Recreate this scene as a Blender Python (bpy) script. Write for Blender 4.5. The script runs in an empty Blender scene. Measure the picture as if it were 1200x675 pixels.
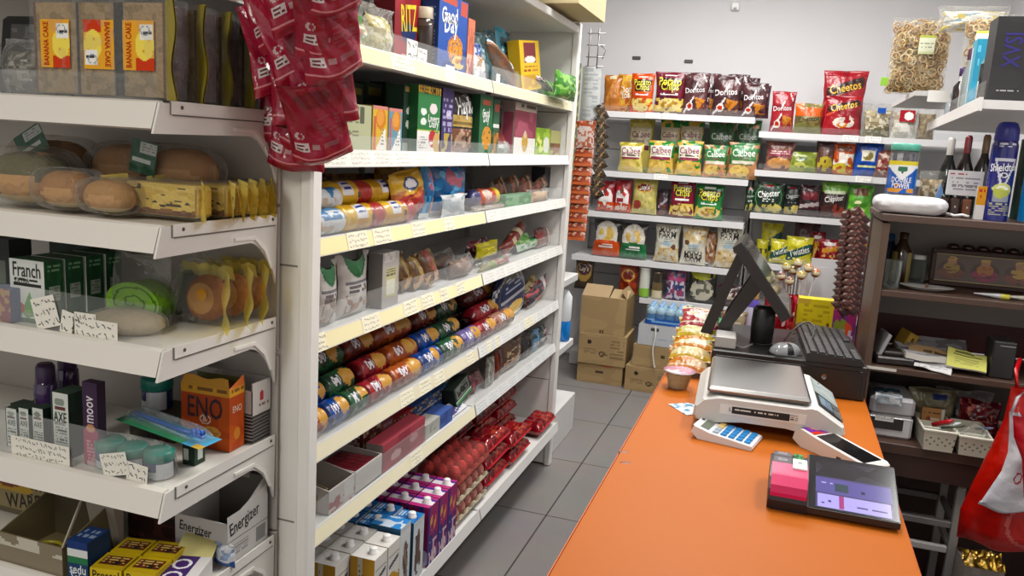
import bpy, math, random
import numpy as np
from mathutils import Matrix, Vector
SC = bpy.context.scene
COL = SC.collection
PI = math.pi
# ------------------------------------------------------------------ camera (fitted to the photograph)
F, YAW, PITCH, ROLL, H = 953.27, -.313888, .173631, -.059975, 1.45
def _axes():
    cy, sy, cp, sp = math.cos(YAW), math.sin(YAW), math.cos(PITCH), math.sin(PITCH)
    f = np.array([sy*cp, cy*cp, -sp]); r = np.array([cy, -sy, 0.]); d = np.cross(f, r)
    c, s = math.cos(ROLL), math.sin(ROLL)
    return c*r+s*d, -s*r+c*d, f
AR, AD, AF = _axes()
EYE = np.array([0, 0, H])
cd = bpy.data.cameras.new('camera'); cam = bpy.data.objects.new('camera', cd); COL.objects.link(cam)
cd.sensor_width = 36; cd.lens = F/1200*36; cd.clip_start = .05
mw = Matrix.Identity(4)
for i in range(3):
    mw[i][0], mw[i][1], mw[i][2], mw[i][3] = AR[i], -AD[i], -AF[i], EYE[i]
cam.matrix_world = mw; SC.camera = cam
def ray(x, y): return AR*((x-600)/F)+AD*((y-337.5)/F)+AF
def onz(x, y, z): d = ray(x, y); return EYE+d*((z-H)/d[2])
def onx(x, y, X): d = ray(x, y); return EYE+d*(X/d[0])
def ony(x, y, Y): d = ray(x, y); return EYE+d*(Y/d[1])
def lineY(px, X, z):                     # the Y at which the line (X, *, z) crosses image column px
    k = (px-600)/F
    return (AR[0]*X+AR[2]*(z-H)-k*(AF[0]*X+AF[2]*(z-H)))/(k*AF[1]-AR[1])
def lineX(px, Y, z):
    k = (px-600)/F
    return (AR[1]*Y+AR[2]*(z-H)-k*(AF[1]*Y+AF[2]*(z-H)))/(k*AF[0]-AR[0])
# ------------------------------------------------------------------ colour, noise, painting
_lc = {}
def lin(h):
    if not isinstance(h, str): return np.array(h, float)
    if h not in _lc:
        s = h.lstrip('#')
        if len(s) == 3: s = ''.join(c*2 for c in s)
        v = np.array([int(s[i:i+2], 16)/255 for i in (0, 2, 4)])
        v = v*.92+.08*(v @ (.3, .59, .11)); _lc[h] = np.where(v <= .04045, v/12.92, ((v+.055)/1.055)**2.4)
    return _lc[h]
def hsh(i, j, sd=0):
    x = np.sin(i*127.1+j*311.7+sd*74.7)*43758.5453
    return x-np.floor(x)
def noise(x, y, sd=0):
    x = np.asarray(x, float); y = np.asarray(y, float)
    i, j = np.floor(x), np.floor(y); a, b = x-i, y-j
    a = a*a*(3-2*a); b = b*b*(3-2*b)
    return (hsh(i, j, sd)*(1-a)+hsh(i+1, j, sd)*a)*(1-b)+(hsh(i, j+1, sd)*(1-a)+hsh(i+1, j+1, sd)*a)*b
def paint(U, V, ops, sd=0):
    c = np.zeros((len(U), 3))
    for n, o in enumerate(ops):
        k = o[0]
        if k == 'bg': c[:] = lin(o[1]); continue
        if k == 'x': continue
        if k == 'r': m = (U >= o[1]) & (U <= o[3]) & (V >= o[2]) & (V <= o[4]); q = o[5]
        elif k == 'e': m = ((U-o[1])/o[3])**2+((V-o[2])/o[4])**2 <= 1; q = o[5]
        elif k == 'o': t = ((U-o[1])/o[3])**2+((V-o[2])/o[4])**2; m = (t <= 1) & (t >= o[6]); q = o[5]
        elif k == 'b':
            dx, dy = o[3]-o[1], o[4]-o[2]; t = np.clip(((U-o[1])*dx+(V-o[2])*dy)/(dx*dx+dy*dy), 0, 1)
            m = np.hypot(U-o[1]-t*dx, V-o[2]-t*dy) < o[5]; q = o[6]
        elif k == 'w': m = V < o[1]+o[2]*np.sin(2*PI*(o[3]*U+o[5] if len(o) > 5 else o[3]*U)); q = o[4]
        elif k == 'n': m = (U >= o[1]) & (U <= o[3]) & (V >= o[2]) & (V <= o[4]) & (noise(U*o[6]+n*7, V*o[6]*1.3, sd+n) > o[7]); q = o[5]
        elif k == 'ne': m = (((U-o[1])/o[3])**2+((V-o[2])/o[4])**2 <= 1) & (noise(U*o[6]+n*7, V*o[6]*1.3, sd+n) > o[7]); q = o[5]
        elif k == 'l':
            t = (V-o[2])/max(o[4]-o[2], 1e-6)*o[6]
            m = (U >= o[1]) & (U <= o[3]) & (V >= o[2]) & (V <= o[4]) & (t % 1 > .45) & (hsh(np.floor(U*o[7] if len(o) > 7 else U*26), np.floor(t), n) > .32); q = o[5]
        elif k == 't':
            (x1, y1), (x2, y2), (x3, y3) = o[1], o[2], o[3]
            s1 = (U-x1)*(y2-y1)-(V-y1)*(x2-x1); s2 = (U-x2)*(y3-y2)-(V-y2)*(x3-x2); s3 = (U-x3)*(y1-y3)-(V-y3)*(x1-x3)
            m = ((s1 >= 0) & (s2 >= 0) & (s3 >= 0)) | ((s1 <= 0) & (s2 <= 0) & (s3 <= 0)); q = o[4]
        c[m] = lin(q)
    return c
# ------------------------------------------------------------------ materials
MATS = {}
def _mat(name):
    m = bpy.data.materials.new(name); m.use_nodes = True
    nt = m.node_tree; b = nt.nodes['Principled BSDF']; MATS[name] = m
    return m, nt, b
def amat(name, rough=.5, spec=.5, bump=0, bscale=60, metal=0, coat=0, val=1.):      # colour comes from the mesh's own printed colours
    m, nt, b = _mat(name)
    a = nt.nodes.new('ShaderNodeAttribute'); a.attribute_name = 'Col'
    hv = nt.nodes.new('ShaderNodeHueSaturation'); hv.inputs['Saturation'].default_value = 1.06; hv.inputs['Value'].default_value = val
    nt.links.new(a.outputs['Color'], hv.inputs['Color']); nt.links.new(hv.outputs['Color'], b.inputs['Base Color'])
    b.inputs['Roughness'].default_value = rough; b.inputs['Specular IOR Level'].default_value = spec
    b.inputs['Metallic'].default_value = metal; b.inputs['Coat Weight'].default_value = coat
    if bump:
        t = nt.nodes.new('ShaderNodeTexCoord'); n = nt.nodes.new('ShaderNodeTexNoise'); n.inputs['Scale'].default_value = bscale
        n.inputs['Detail'].default_value = 3; u = nt.nodes.new('ShaderNodeBump'); u.inputs['Strength'].default_value = bump; u.inputs['Distance'].default_value = .01
        nt.links.new(t.outputs['Object'], n.inputs['Vector']); nt.links.new(n.outputs['Fac'], u.inputs['Height']); nt.links.new(u.outputs['Normal'], b.inputs['Normal'])
    return m
def cmat(name, tint='#fff', alpha=.12, rough=.08, bump=0, bscale=40, fk=.5):       # clear film / acrylic: see-through with a gloss
    m, nt, b = _mat(name); nt.nodes.remove(b)
    out = nt.nodes['Material Output']; tr = nt.nodes.new('ShaderNodeBsdfTransparent'); gl = nt.nodes.new('ShaderNodeBsdfPrincipled'); mx = nt.nodes.new('ShaderNodeMixShader')
    tr.inputs['Color'].default_value = (*lin(tint), 1); gl.inputs['Roughness'].default_value = rough; gl.inputs['Base Color'].default_value = (*lin(tint), 1)
    gl.inputs['Specular IOR Level'].default_value = 1
    fr = nt.nodes.new('ShaderNodeLayerWeight'); fr.inputs['Blend'].default_value = .25
    ma = nt.nodes.new('ShaderNodeMath'); ma.operation = 'MULTIPLY_ADD'; ma.inputs[1].default_value = fk; ma.inputs[2].default_value = alpha; ma.use_clamp = True
    nt.links.new(fr.outputs['Fresnel'], ma.inputs[0]); nt.links.new(ma.outputs[0], mx.inputs['Fac'])
    nt.links.new(tr.outputs[0], mx.inputs[1]); nt.links.new(gl.outputs[0], mx.inputs[2]); nt.links.new(mx.outputs[0], out.inputs['Surface'])
    if bump:
        t = nt.nodes.new('ShaderNodeTexCoord'); n = nt.nodes.new('ShaderNodeTexNoise'); n.inputs['Scale'].default_value = bscale; n.inputs['Detail'].default_value = 2
        u = nt.nodes.new('ShaderNodeBump'); u.inputs['Strength'].default_value = bump; u.inputs['Distance'].default_value = .02
        nt.links.new(t.outputs['Object'], n.inputs['Vector']); nt.links.new(n.outputs['Fac'], u.inputs['Height'])
        nt.links.new(u.outputs['Normal'], gl.inputs['Normal']); nt.links.new(u.outputs['Normal'], fr.inputs['Normal'])
    return m
amat('card', .55, .35, val=.84); amat('film', .26, .6, .35, 45, val=.8); amat('plastic', .35, .5); amat('gloss', .12, .5, coat=.3, val=.88); amat('paper', .8, .2)
amat('metal_paint', .38, .45); amat('steel', .3, .5, metal=1); amat('food', .75, .25, .6, 90, val=.88); amat('board', .8, .2, .12, 25); amat('wood', .45, .4, .1, 18)
amat('bagplastic', .3, .5, .8, 14)
cmat('acrylic', '#fafbfb', .03, .03, fk=.12); cmat('clear_film', '#f8f8f6', .05, .12, .6, 45, fk=.32); cmat('yellow_film', '#f2e27a', .38, .2, .5, 40); cmat('glass', '#eef3f1', .04, .03, fk=.2)
cmat('red_film', '#e04040', .5, .2, .6, 50); cmat('net_film', '#f2a09c', .08, .2, .5, 40, fk=.2); cmat('green_film', '#9fe06a', .5, .2, .6, 40)
# ------------------------------------------------------------------ text outlines
_tc = {}
def glyphs(s):
    if s not in _tc:
        cu = bpy.data.curves.new('t', 'FONT'); cu.body = s; cu.align_x = 'CENTER'; cu.offset = .012; cu.resolution_u = 2
        ob = bpy.data.objects.new('t', cu); me = ob.to_mesh()
        v = np.array([x.co[:2] for x in me.vertices]); f = [tuple(p.vertices) for p in me.polygons]
        ob.to_mesh_clear(); bpy.data.objects.remove(ob); bpy.data.curves.remove(cu)
        v = v-(v.min(0)+v.max(0))/2; v = v/(v[:, 0].max()*2)            # unit width
        _tc[s] = (v, f)
    return _tc[s]
# ------------------------------------------------------------------ mesh collector
class MB:
    def __init__(s): s.V = []; s.F = []; s.n = 0; s.T = None
    def add(s, V, Fs, col, mi=0, sm=False):
        V = np.asarray(V, float).reshape(-1, 3)
        if s.T is not None: V = V @ s.T[:3, :3].T+s.T[:3, 3]
        if isinstance(Fs, np.ndarray): Fs = [Fs]
        elif len(Fs) and not hasattr(Fs[0], 'shape'):
            by = {}
            for f in Fs: by.setdefault(len(f), []).append(f)
            Fs = [np.array(x) for x in by.values()]
            col = lin(col)
        k = 0
        for f in Fs:
            c = lin(col); c = np.tile(c, (len(f), 1)) if c.ndim == 1 else c[k:k+len(f)]; k += len(f)
            s.F.append((f+s.n, c, mi, sm))
        s.V.append(V); s.n += len(V); return s
    def grid(s, P, nu, nv, col, mi=0, sm=True, ops=None, sd=0, cu=False):
        u, v = np.meshgrid(np.linspace(0, 1, nu+1), np.linspace(0, 1, nv+1))
        V = P(u.ravel(), v.ravel()); i = np.arange(nu*nv); a = i//nu*(nu+1)+i % nu
        f = np.stack([a, a+1, a+nu+2, a+nu+1], 1)
        if ops is not None: col = paint((i % nu+.5)/nu, (i//nu+.5)/nv, ops, sd)
        return s.add(V, f, col, mi, sm)
    def text(s, fn, txt, col, mi=0, hs=1.):
        v, f = glyphs(txt); w = v.copy(); w[:, 1] *= hs
        return s.add(fn(w), f, col, mi)
    def box(s, c, d, col, mi=0, bev=0., rot=None):
        c = np.array(c, float); h = np.array(d, float)/2; b = min(bev, h.min()*.9)
        sg = np.array([(x, y, z) for x in (-1, 1) for y in (-1, 1) for z in (-1, 1)], float)
        if b <= 0:
            V = sg*h; Fs = [(0, 1, 3, 2), (4, 6, 7, 5), (0, 4, 5, 1), (2, 3, 7, 6), (0, 2, 6, 4), (1, 5, 7, 3)]
        else:
            V = np.concatenate([sg*(h-b*(1-np.eye(3)[a])) for a in range(3)]); Fs = []
            for a in range(3):
                p, q = (a+1) % 3, (a+2) % 3; wt = np.array([4, 2, 1])
                for sa in (0, 1):
                    o = [a*8+sa*wt[a]+x*wt[p]+y*wt[q] for x, y in ((0, 0), (1, 0), (1, 1), (0, 1))]
                    Fs.append(tuple(o if sa else o[::-1]))
                for sp in (0, 1):
                    for sq in (0, 1):                                   # edges along a
                        e0 = sp*wt[p]+sq*wt[q]; e1 = e0+wt[a]
                        o = [p*8+e0, q*8+e0, q*8+e1, p*8+e1]; Fs.append(tuple(o if sp == sq else o[::-1]))
            for k in range(8):
                o = (k, 8+k, 16+k); Fs.append(o if sg[k].prod() > 0 else o[::-1])
        if rot is not None: V = V @ np.array(rot).T
        return s.add(V+c, Fs, col, mi)
    def prism(s, poly, a0, a1, axis, col, mi=0):                         # poly in the two other axes, in cyclic order
        n = len(poly); P = np.array(poly, float); V = np.zeros((2*n, 3)); p, q = [(1, 2), (0, 2), (0, 1)][axis]
        V[:n, p] = V[n:, p] = P[:, 0]; V[:n, q] = V[n:, q] = P[:, 1]; V[:n, axis] = a0; V[n:, axis] = a1
        ar = sum(P[i, 0]*P[(i+1) % n, 1]-P[(i+1) % n, 0]*P[i, 1] for i in range(n))*(1 if axis != 1 else -1)*(a1-a0)
        Fs = [tuple(range(n))[::-1], tuple(range(n, 2*n))]+[(i, (i+1) % n, n+(i+1) % n, n+i) for i in range(n)]
        if ar < 0: Fs = [f[::-1] for f in Fs]
        return s.add(V, Fs, col, mi)
    def lathe(s, prof, seg, col, mi=0, sm=True, ops=None, c=(0, 0, 0), axis=2, sx=1., sy=1., sd=0):
        pr = np.array(prof, float); n = len(pr)
        def P(u, v):
            t = v*(n-1); i = np.clip(t.astype(int), 0, n-2); f = (t-i)[:, None]; q = pr[i]*(1-f)+pr[i+1]*f
            a = u*2*PI; o = np.stack([np.sin(a)*q[:, 0]*sx, -np.cos(a)*q[:, 0]*sy, q[:, 1]], 1)      # u = 0.5 faces +y; u = 0 faces -y
            if axis == 0: o = o[:, [2, 0, 1]]
            if axis == 1: o = o[:, [1, 2, 0]]
            return o+np.array(c)
        m = n-1
        if isinstance(col, list):
            cc = np.concatenate([np.tile(lin(x), (seg, 1)) for x in col])
            return s.grid(P, seg, m, cc, mi, sm)
        return s.grid(P, seg, m, col, mi, sm, ops, sd)
    def tube(s, path, r, col, seg=6, mi=0):
        p = np.array(path, float); n = len(p); V = []
        rr = np.full(n, r) if np.isscalar(r) else np.array(r)
        for i in range(n):
            t = p[min(i+1, n-1)]-p[max(i-1, 0)]; t /= max(np.linalg.norm(t), 1e-9)
            a = np.cross(t, (0, 0, 1) if abs(t[2]) < .9 else (1, 0, 0)); a /= np.linalg.norm(a); b = np.cross(t, a)
            for k in range(seg): V.append(p[i]+rr[i]*(a*math.cos(2*PI*k/seg)+b*math.sin(2*PI*k/seg)))
        Fs = [(i*seg+k, i*seg+(k+1) % seg, (i+1)*seg+(k+1) % seg, (i+1)*seg+k) for i in range(n-1) for k in range(seg)]
        Fs += [tuple(range(seg))[::-1], tuple(range((n-1)*seg, n*seg))]
        return s.add(V, Fs, col, mi, True)
    def mesh(s, name, mats):
        me = bpy.data.meshes.new(name); V = np.concatenate(s.V)
        lv = np.concatenate([f.ravel() for f, _, _, _ in s.F]); tot = np.concatenate([np.full(len(f), f.shape[1]) for f, _, _, _ in s.F])
        st = np.concatenate([[0], np.cumsum(tot)[:-1]]); cc = np.concatenate([c for _, c, _, _ in s.F])
        me.vertices.add(len(V)); me.loops.add(len(lv)); me.polygons.add(len(tot))
        me.vertices.foreach_set('co', V.ravel()); me.loops.foreach_set('vertex_index', lv.astype(np.int32)); me.polygons.foreach_set('loop_start', st.astype(np.int32))
        me.polygons.foreach_set('material_index', np.concatenate([np.full(len(f), m) for f, _, m, _ in s.F]).astype(np.int32))
        me.update(calc_edges=True)
        me.polygons.foreach_set('use_smooth', np.concatenate([np.full(len(f), b) for f, _, _, b in s.F]))
        a = me.attributes.new('Col', 'FLOAT_COLOR', 'CORNER')
        k = np.ones((len(lv), 4), np.float32); k[:, :3] = np.repeat(cc, tot, 0); a.data.foreach_set('color', k.ravel())
        for m in mats if isinstance(mats, (list, tuple)) else [mats]: me.materials.append(MATS[m] if isinstance(m, str) else m)
        return me
    def obj(s, name, mats='card', parent=None, loc=(0, 0, 0), rz=0., rot=None):
        return mkobj(name, s.mesh(name, mats), parent, loc, rz, rot)
def mkobj(name, me, parent=None, loc=(0, 0, 0), rz=0., rot=None):
    o = bpy.data.objects.new(name, me); COL.objects.link(o); o.location = [float(x) for x in loc]
    o.rotation_euler = rot if rot is not None else (0, 0, rz)
    if parent: o.parent = parent
    return o
def tag(o, label, cat, group=None):
    o['label'] = label; o['category'] = cat
    if group: o['group'] = group
    return o
def thing(name, label, cat, loc=(0, 0, 0), rz=0., group=None, rot=None):
    return tag(mkobj(name, None, None, loc, rz, rot), label, cat, group)
def struct(o): o['kind'] = 'structure'; return o
def dup(o, loc, rz, label, rot=None, scale=None):
    c = o.copy(); COL.objects.link(c); c.location = [float(x) for x in loc]; c.rotation_euler = rot if rot is not None else (0, 0, rz); c['label'] = label
    if scale: c.scale = scale
    for ch in list(o.children):
        k = ch.copy(); COL.objects.link(k); k.parent = c
        for g in list(ch.children):
            q = g.copy(); COL.objects.link(q); q.parent = k
    return c
def rotm(ax, a):
    return np.array(Matrix.Rotation(a, 3, ax))
# ================================================================== the room
def node_mat(name, base, rough=.6, var=.03, scale=3., spec=.3):
    m, nt, b = _mat(name); t = nt.nodes.new('ShaderNodeTexCoord'); n = nt.nodes.new('ShaderNodeTexNoise'); r = nt.nodes.new('ShaderNodeValToRGB')
    n.inputs['Scale'].default_value = scale; n.inputs['Detail'].default_value = 5
    c = lin(base); r.color_ramp.elements[0].color = (*np.clip(c*(1-var*4), 0, 1), 1); r.color_ramp.elements[1].color = (*np.clip(c*(1+var*4), 0, 1), 1)
    nt.links.new(t.outputs['Object'], n.inputs['Vector']); nt.links.new(n.outputs['Fac'], r.inputs['Fac']); nt.links.new(r.outputs['Color'], b.inputs['Base Color'])
    b.inputs['Roughness'].default_value = rough; b.inputs['Specular IOR Level'].default_value = spec
    return m
node_mat('wall_paint', '#d3d2d4', .7, .01, 2); node_mat('ceiling_paint', '#dcdbd8', .8, .01, 2)
node_mat('orange_laminate', (.42, .107, .008), .5, .02, 1.2, .15); node_mat('orange_edge', '#d8622c', .5, .02, 3)
def tile_mat():
    m, nt, b = _mat('floor_tiles'); t = nt.nodes.new('ShaderNodeTexCoord'); br = nt.nodes.new('ShaderNodeTexBrick'); n = nt.nodes.new('ShaderNodeTexNoise'); mx = nt.nodes.new('ShaderNodeMix')
    mp = nt.nodes.new('ShaderNodeMapping'); mp.inputs['Location'].default_value = (.761, .036, 0)
    br.offset = 0; br.inputs['Scale'].default_value = 1; br.inputs['Brick Width'].default_value = .6; br.inputs['Row Height'].default_value = .6; br.inputs['Mortar Size'].default_value = .0035; br.inputs['Mortar Smooth'].default_value = .2
    br.inputs['Color1'].default_value = (*lin('#85807e'), 1); br.inputs['Color2'].default_value = (*lin('#817c7a'), 1); br.inputs['Mortar'].default_value = (*lin('#3a3634'), 1)
    n.inputs['Scale'].default_value = 5; n.inputs['Detail'].default_value = 6
    mx.data_type = 'RGBA'; mx.blend_type = 'MULTIPLY'; mx.inputs['Factor'].default_value = .25
    nt.links.new(t.outputs['Object'], mp.inputs['Vector']); nt.links.new(mp.outputs['Vector'], br.inputs['Vector']); nt.links.new(t.outputs['Object'], n.inputs['Vector'])
    nt.links.new(br.outputs['Color'], mx.inputs['A']); nt.links.new(n.outputs['Color'], mx.inputs['B']); nt.links.new(mx.outputs['Result'], b.inputs['Base Color'])
    b.inputs['Roughness'].default_value = .5; b.inputs['Specular IOR Level'].default_value = .4
tile_mat()
WY, WX, LX, CZ = 5.56, 1.12, -3.6, 2.75
struct(MB().box((( LX+WX)/2, 1.5, -.05), (WX-LX+.4, 9, .1), '#888').obj('floor', 'floor_tiles'))
struct(MB().box(((LX+WX)/2, 1.5, CZ+.05), (WX-LX+.4, 9, .1), '#ddd').obj('ceiling', 'ceiling_paint'))
struct(MB().box(((LX+WX)/2, WY+.05, CZ/2), (WX-LX+.4, .1, CZ), '#ddd').obj('wall_back', 'wall_paint'))
struct(MB().box((WX+.05, 1.5, CZ/2), (.1, 8.2, CZ), '#ddd').obj('wall_right', 'wall_paint'))
struct(MB().box((LX-.05, 1.5, CZ/2), (.1, 8.2, CZ), '#ddd').obj('wall_left', 'wall_paint'))
WHITE, GREY, PANEL, CREAM = '#d9d7d3', '#b9b8b7', '#a9a8a8', '#efe3ac'
# ------------------------------------------------------------------ price tags and hand-written strips
def scrawl(mb, x0, z0, w, h, P, rows, col='#4a4a52', sd=0, mi=0):          # strokes of handwriting on the surface P(x, z)
    rnd = random.Random(sd)
    for r in range(rows):
        zc = z0+h*(1-(r+.5)/rows); x = x0+w*.08; hh = h/rows*.34
        while x < x0+w*.9:
            n = rnd.randint(2, 5)
            pts = [(x+.45*hh*k, zc+rnd.uniform(-hh, hh)) for k in range(n+1)]
            for (xa, za), (xb, zb) in zip(pts, pts[1:]):
                t = hh*.16; q = np.array([(xa, za-t), (xb, zb-t), (xb+t, zb+t), (xa+t, za+t)])
                mb.add(P(q[:, 0], q[:, 1]), [(0, 1, 2, 3)], col, mi)
            x += hh*(.45*n+.7)
# ------------------------------------------------------------------ shelving gondola
GX = -.9                                                                 # front plane of its shelves
BAY = ((1.458, 2.450), (2.458, 3.452))
LEV = {1: 1.645, 2: 1.42, 3: 1.237, 4: 1.032, 5: .785, 6: .587, 7: .222}
SLOPE = -.009
gond = thing('shelving_gondola', 'long white metal shelving gondola with cream price strips along the aisle', 'shelving', (-1.4, 2.45, 0))
def kid(mb, name, mats='metal_paint', parent=None, label=None):          # parts are built in world coordinates
    p = parent or gond; o = mb.obj(name, mats, p)
    q = p; L = Vector((0, 0, 0))
    while q is not None: L += q.location; q = q.parent
    o.location = -L
    if label: o['label'] = label
    return o
def panel(y0, y1, name):
    mb = MB(); mb.box((-1.395, (y0+y1)/2, .99), (.97, y1-y0, 1.965), '#dddbd6', bev=.003)
    mb.box((-.905, (y0+y1)/2, .987), (.03, y1-y0+.012, 1.974), '#e6e4df', bev=.005)
    for z in (.41, .62, 1.18, 1.385, 1.6): mb.box((-1.4, (y0+y1)/2, z), (.95, y1-y0+.001, .004), '#7d7a79')
    kid(mb, name)
panel(1.425, 1.452, 'end_panel'); panel(3.462, 3.492, 'end_panel')
mb = MB()
for y0, y1 in BAY:
    for z in (.31, .52, .72, .92, 1.12, 1.32, 1.52, 1.72): mb.box((-1.362, (y0+y1)/2, z+.099), (.02, y1-y0, .196), '#a5a4a3', bev=.002)
kid(mb, 'back_panel')
for y in (1.47, 2.454, 3.445): mb = MB(); mb.box((-1.345, y, 1.0), (.03, .03, 1.96), '#b4b2b0', bev=.002); kid(mb, 'post')
mb = MB(); mb.box((-1.20, 2.455, .09), (.30, 1.99, .16), '#6a6664'); kid(mb, 'base_plinth')
mb = MB()
for y0, y1 in BAY: mb.box((-1.13, (y0+y1)/2, 1.945), (.47, y1-y0, .03), WHITE, bev=.003)
kid(mb, 'canopy_shelf'); mb = MB()
STRIP = {(1, 0): '#efe2b0', (1, 1): '#dcd2ae', (2, 0): '#ebe8dc', (2, 1): '#eceae6', (3, 0): CREAM, (3, 1): '#e2e1d8', (4, 0): '#ece2b4', (4, 1): '#e3e2dc', (5, 0): '#e2dabd', (5, 1): '#e2e2de', (6, 0): '#e6dfc0', (6, 1): '#dfe0df', (7, 0): '#dcdad8', (7, 1): '#dcdad8'}
PAPER = {(1, 1), (2, 0), (3, 1), (4, 1), (5, 1), (6, 1)}
TAGS = {(3, 0): [(.12, .15), (.24, .15), (.45, .13), (.66, .12)], (4, 0): [(.0, .06), (.2, .14), (.42, .13), (.53, .13), (.66, .08), (.78, .1)], (5, 0): [(.42, .13), (.54, .12), (.64, .12), (.9, .09)], (6, 0): [(.5, .12)], (1, 0): [(.3, .2), (.62, .12)], (5, 1): [(.08, .07), (.16, .07), (.5, .2)]}
def sface(lv, off=.0012):                                                # point on the sloped front of a shelf strip
    z0 = LEV[lv]; xf = GX if lv < 7 else -.862
    return lambda y, z: np.stack([xf-.004+off-SLOPE*(z0-z)/.038, y, z], 1)
for lv, z in LEV.items():
    for b, (y0, y1) in enumerate(BAY):
        xf = GX if lv < 7 else -.862
        mb = MB(); mb.prism([(xf-.004, z), (xf-SLOPE-.004, z-.038), (xf-.03, z-.038), (xf-.03, z-.026), (-1.35, z-.026), (-1.35, z-.006), (xf-.006, z-.006), (xf-.006, z)], y0, y1, 1, '#d6d4d1')
        sh = kid(mb, 'shelf')
        if lv < 7:
            mb = MB(); P = sface(lv, .0008); yy = np.array([y0+.002, y1-.002, y1-.002, y0+.002]); zz = np.array([z-.036, z-.036, z-.003, z-.003])
            mb.add(P(yy, zz), [(0, 1, 2, 3)], STRIP[lv, b])
            if (lv, b) in PAPER:
                n = 9
                for k in range(n): scrawl(mb, y0+.01+k*.108, z-.034, .1, .03, sface(lv, .0012), 3, '#77747c', lv*31+k+b*7)
            kid(mb, 'price_strip', 'paper', sh)
            for k, (t, w) in enumerate(TAGS.get((lv, b), [])):
                mb = MB(); P = sface(lv, .0016); w *= .62; ya = y0+t*(y1-y0)
                mb.add(P(np.array([ya, ya+w, ya+w, ya]), np.array([z-.037, z-.037, z+.001, z+.001])), [(0, 1, 2, 3)], '#efe9cf')
                scrawl(mb, ya, z-.036, w, .034, sface(lv, .002), 3, '#45434d', lv*17+k); kid(mb, 'price_tag', 'paper', sh)
        if lv in (1, 2, 3, 4, 5, 6):
            hgt = {1: .05, 2: .035, 3: .05, 4: .06, 5: .045, 6: .06}[lv]
            ya, yb = y0+.012, y1-.012
            if (lv, b) == (6, 0): yb = y0+.62
            mb = MB(); mb.box((GX-.010, (ya+yb)/2, z+hgt/2-.004), (.003, yb-ya, hgt), '#fff', bev=.0008); kid(mb, 'front_riser', 'acrylic', sh)
        if b == 0 and lv < 7:
            mb = MB(); mb.box((xf-.012, 2.454, z-.036), (.02, .014, .016), '#1c1b1b', bev=.003); kid(mb, 'joint_clip', 'plastic', sh)
# small feet under the bottom shelf
# ------------------------------------------------------------------ end cap facing the camera
EX0, EX1, EY0, EY1 = -1.86, -.962, 1.08, 1.418
ELEV = {0: 1.722, 1: 1.487, 2: 1.285, 3: 1.074, 4: .82, 5: .592}
ecap = thing('end_shelving', 'white metal shelving unit with side brackets across the near end of the long gondola', 'shelving', (-1.4, 1.25, 0))
mb = MB()
for z0, z1 in ((.1, .595), (.6, .99), (1.0, 1.30), (1.305, 1.60), (1.605, 1.98)): mb.box(((EX0+EX1)/2, EY1-.004, (z0+z1)/2), (EX1-EX0, .008, z1-z0), '#b5afa8', bev=.0015)
kid(mb, 'back_panel', parent=ecap)
mb = MB(); mb.box(((EX0+EX1)/2, 1.25, .06), (EX1-EX0-.03, .31, .1), '#a09c98'); kid(mb, 'base_plinth', parent=ecap)
for lv, z in ELEV.items():
    mb = MB()
    mb.prism([(EY0+.012, z), (EY0+.004, z-.003), (EY0-.010, z-.045), (EY0+.012, z-.048), (EY0+.03, z-.02), (EY1-.01, z-.02), (EY1-.01, z-.006), (EY0+.02, z-.006), (EY0+.016, z)], EX0, EX1-.006, 0, '#d8d4cc')
    sh = kid(mb, 'shelf', parent=ecap)
    mb = MB()
    ys = [EY0+.004, EY0-.012, EY1-.10]+[EY1-.10+.012*k for k in range(1, 7)]+[EY1-.015]
    zs = [z-.003, z-.053, z-.050]+[z-.050-.075*(k/7)**1.8 for k in range(1, 7)]+[z-.14]
    mb.prism(list(zip(ys, zs))+[(EY1-.012, z-.022), (EY1-.012, z-.001)], EX1-.0045, EX1, 0, '#d8d5cf')
    mb.prism([(EY0+.028, z-.020), (EY0+.028, z+.001), (EY1-.016, z+.001), (EY1-.016, z-.020)], EX1, EX1+.0022, 0, '#dedbd5')
    mb.box((EX1+.0004, (EY0+EY1)/2+.006, z-.0218), (.0022, EY1-EY0-.05, .0022), '#6d6863'); mb.box((EX1+.0004, EY0+.0265, z-.011), (.0022, .0018, .022), '#6d6863')
    for y in (EY0+.052, EY1-.03): mb.lathe([(0, .0012), (.0032, .001), (.0036, 0)], 10, '#4f4b48', c=(EX1+.0024, y, z-.0085), axis=0)
    mb.prism([(EY0+.19, z-.042), (EY0+.19, z-.036), (EY1-.085, z-.0375), (EY1-.05, z-.062), (EY1-.03, z-.105), (EY1-.035, z-.108), (EY1-.056, z-.07), (EY1-.088, z-.044)], EX1, EX1+.003, 0, '#e3e0da')
    kid(mb, 'side_bracket', parent=sh)
    if lv in (1, 3, 4):
        hh = {1: .045, 3: .075, 4: .085}[lv]
        mb = MB(); mb.box(((EX0+EX1)/2-.005, EY0+.022, z+hh/2-.004), (EX1-EX0-.03, .003, hh), '#fff', bev=.0008); kid(mb, 'front_riser', 'acrylic', sh)
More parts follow.
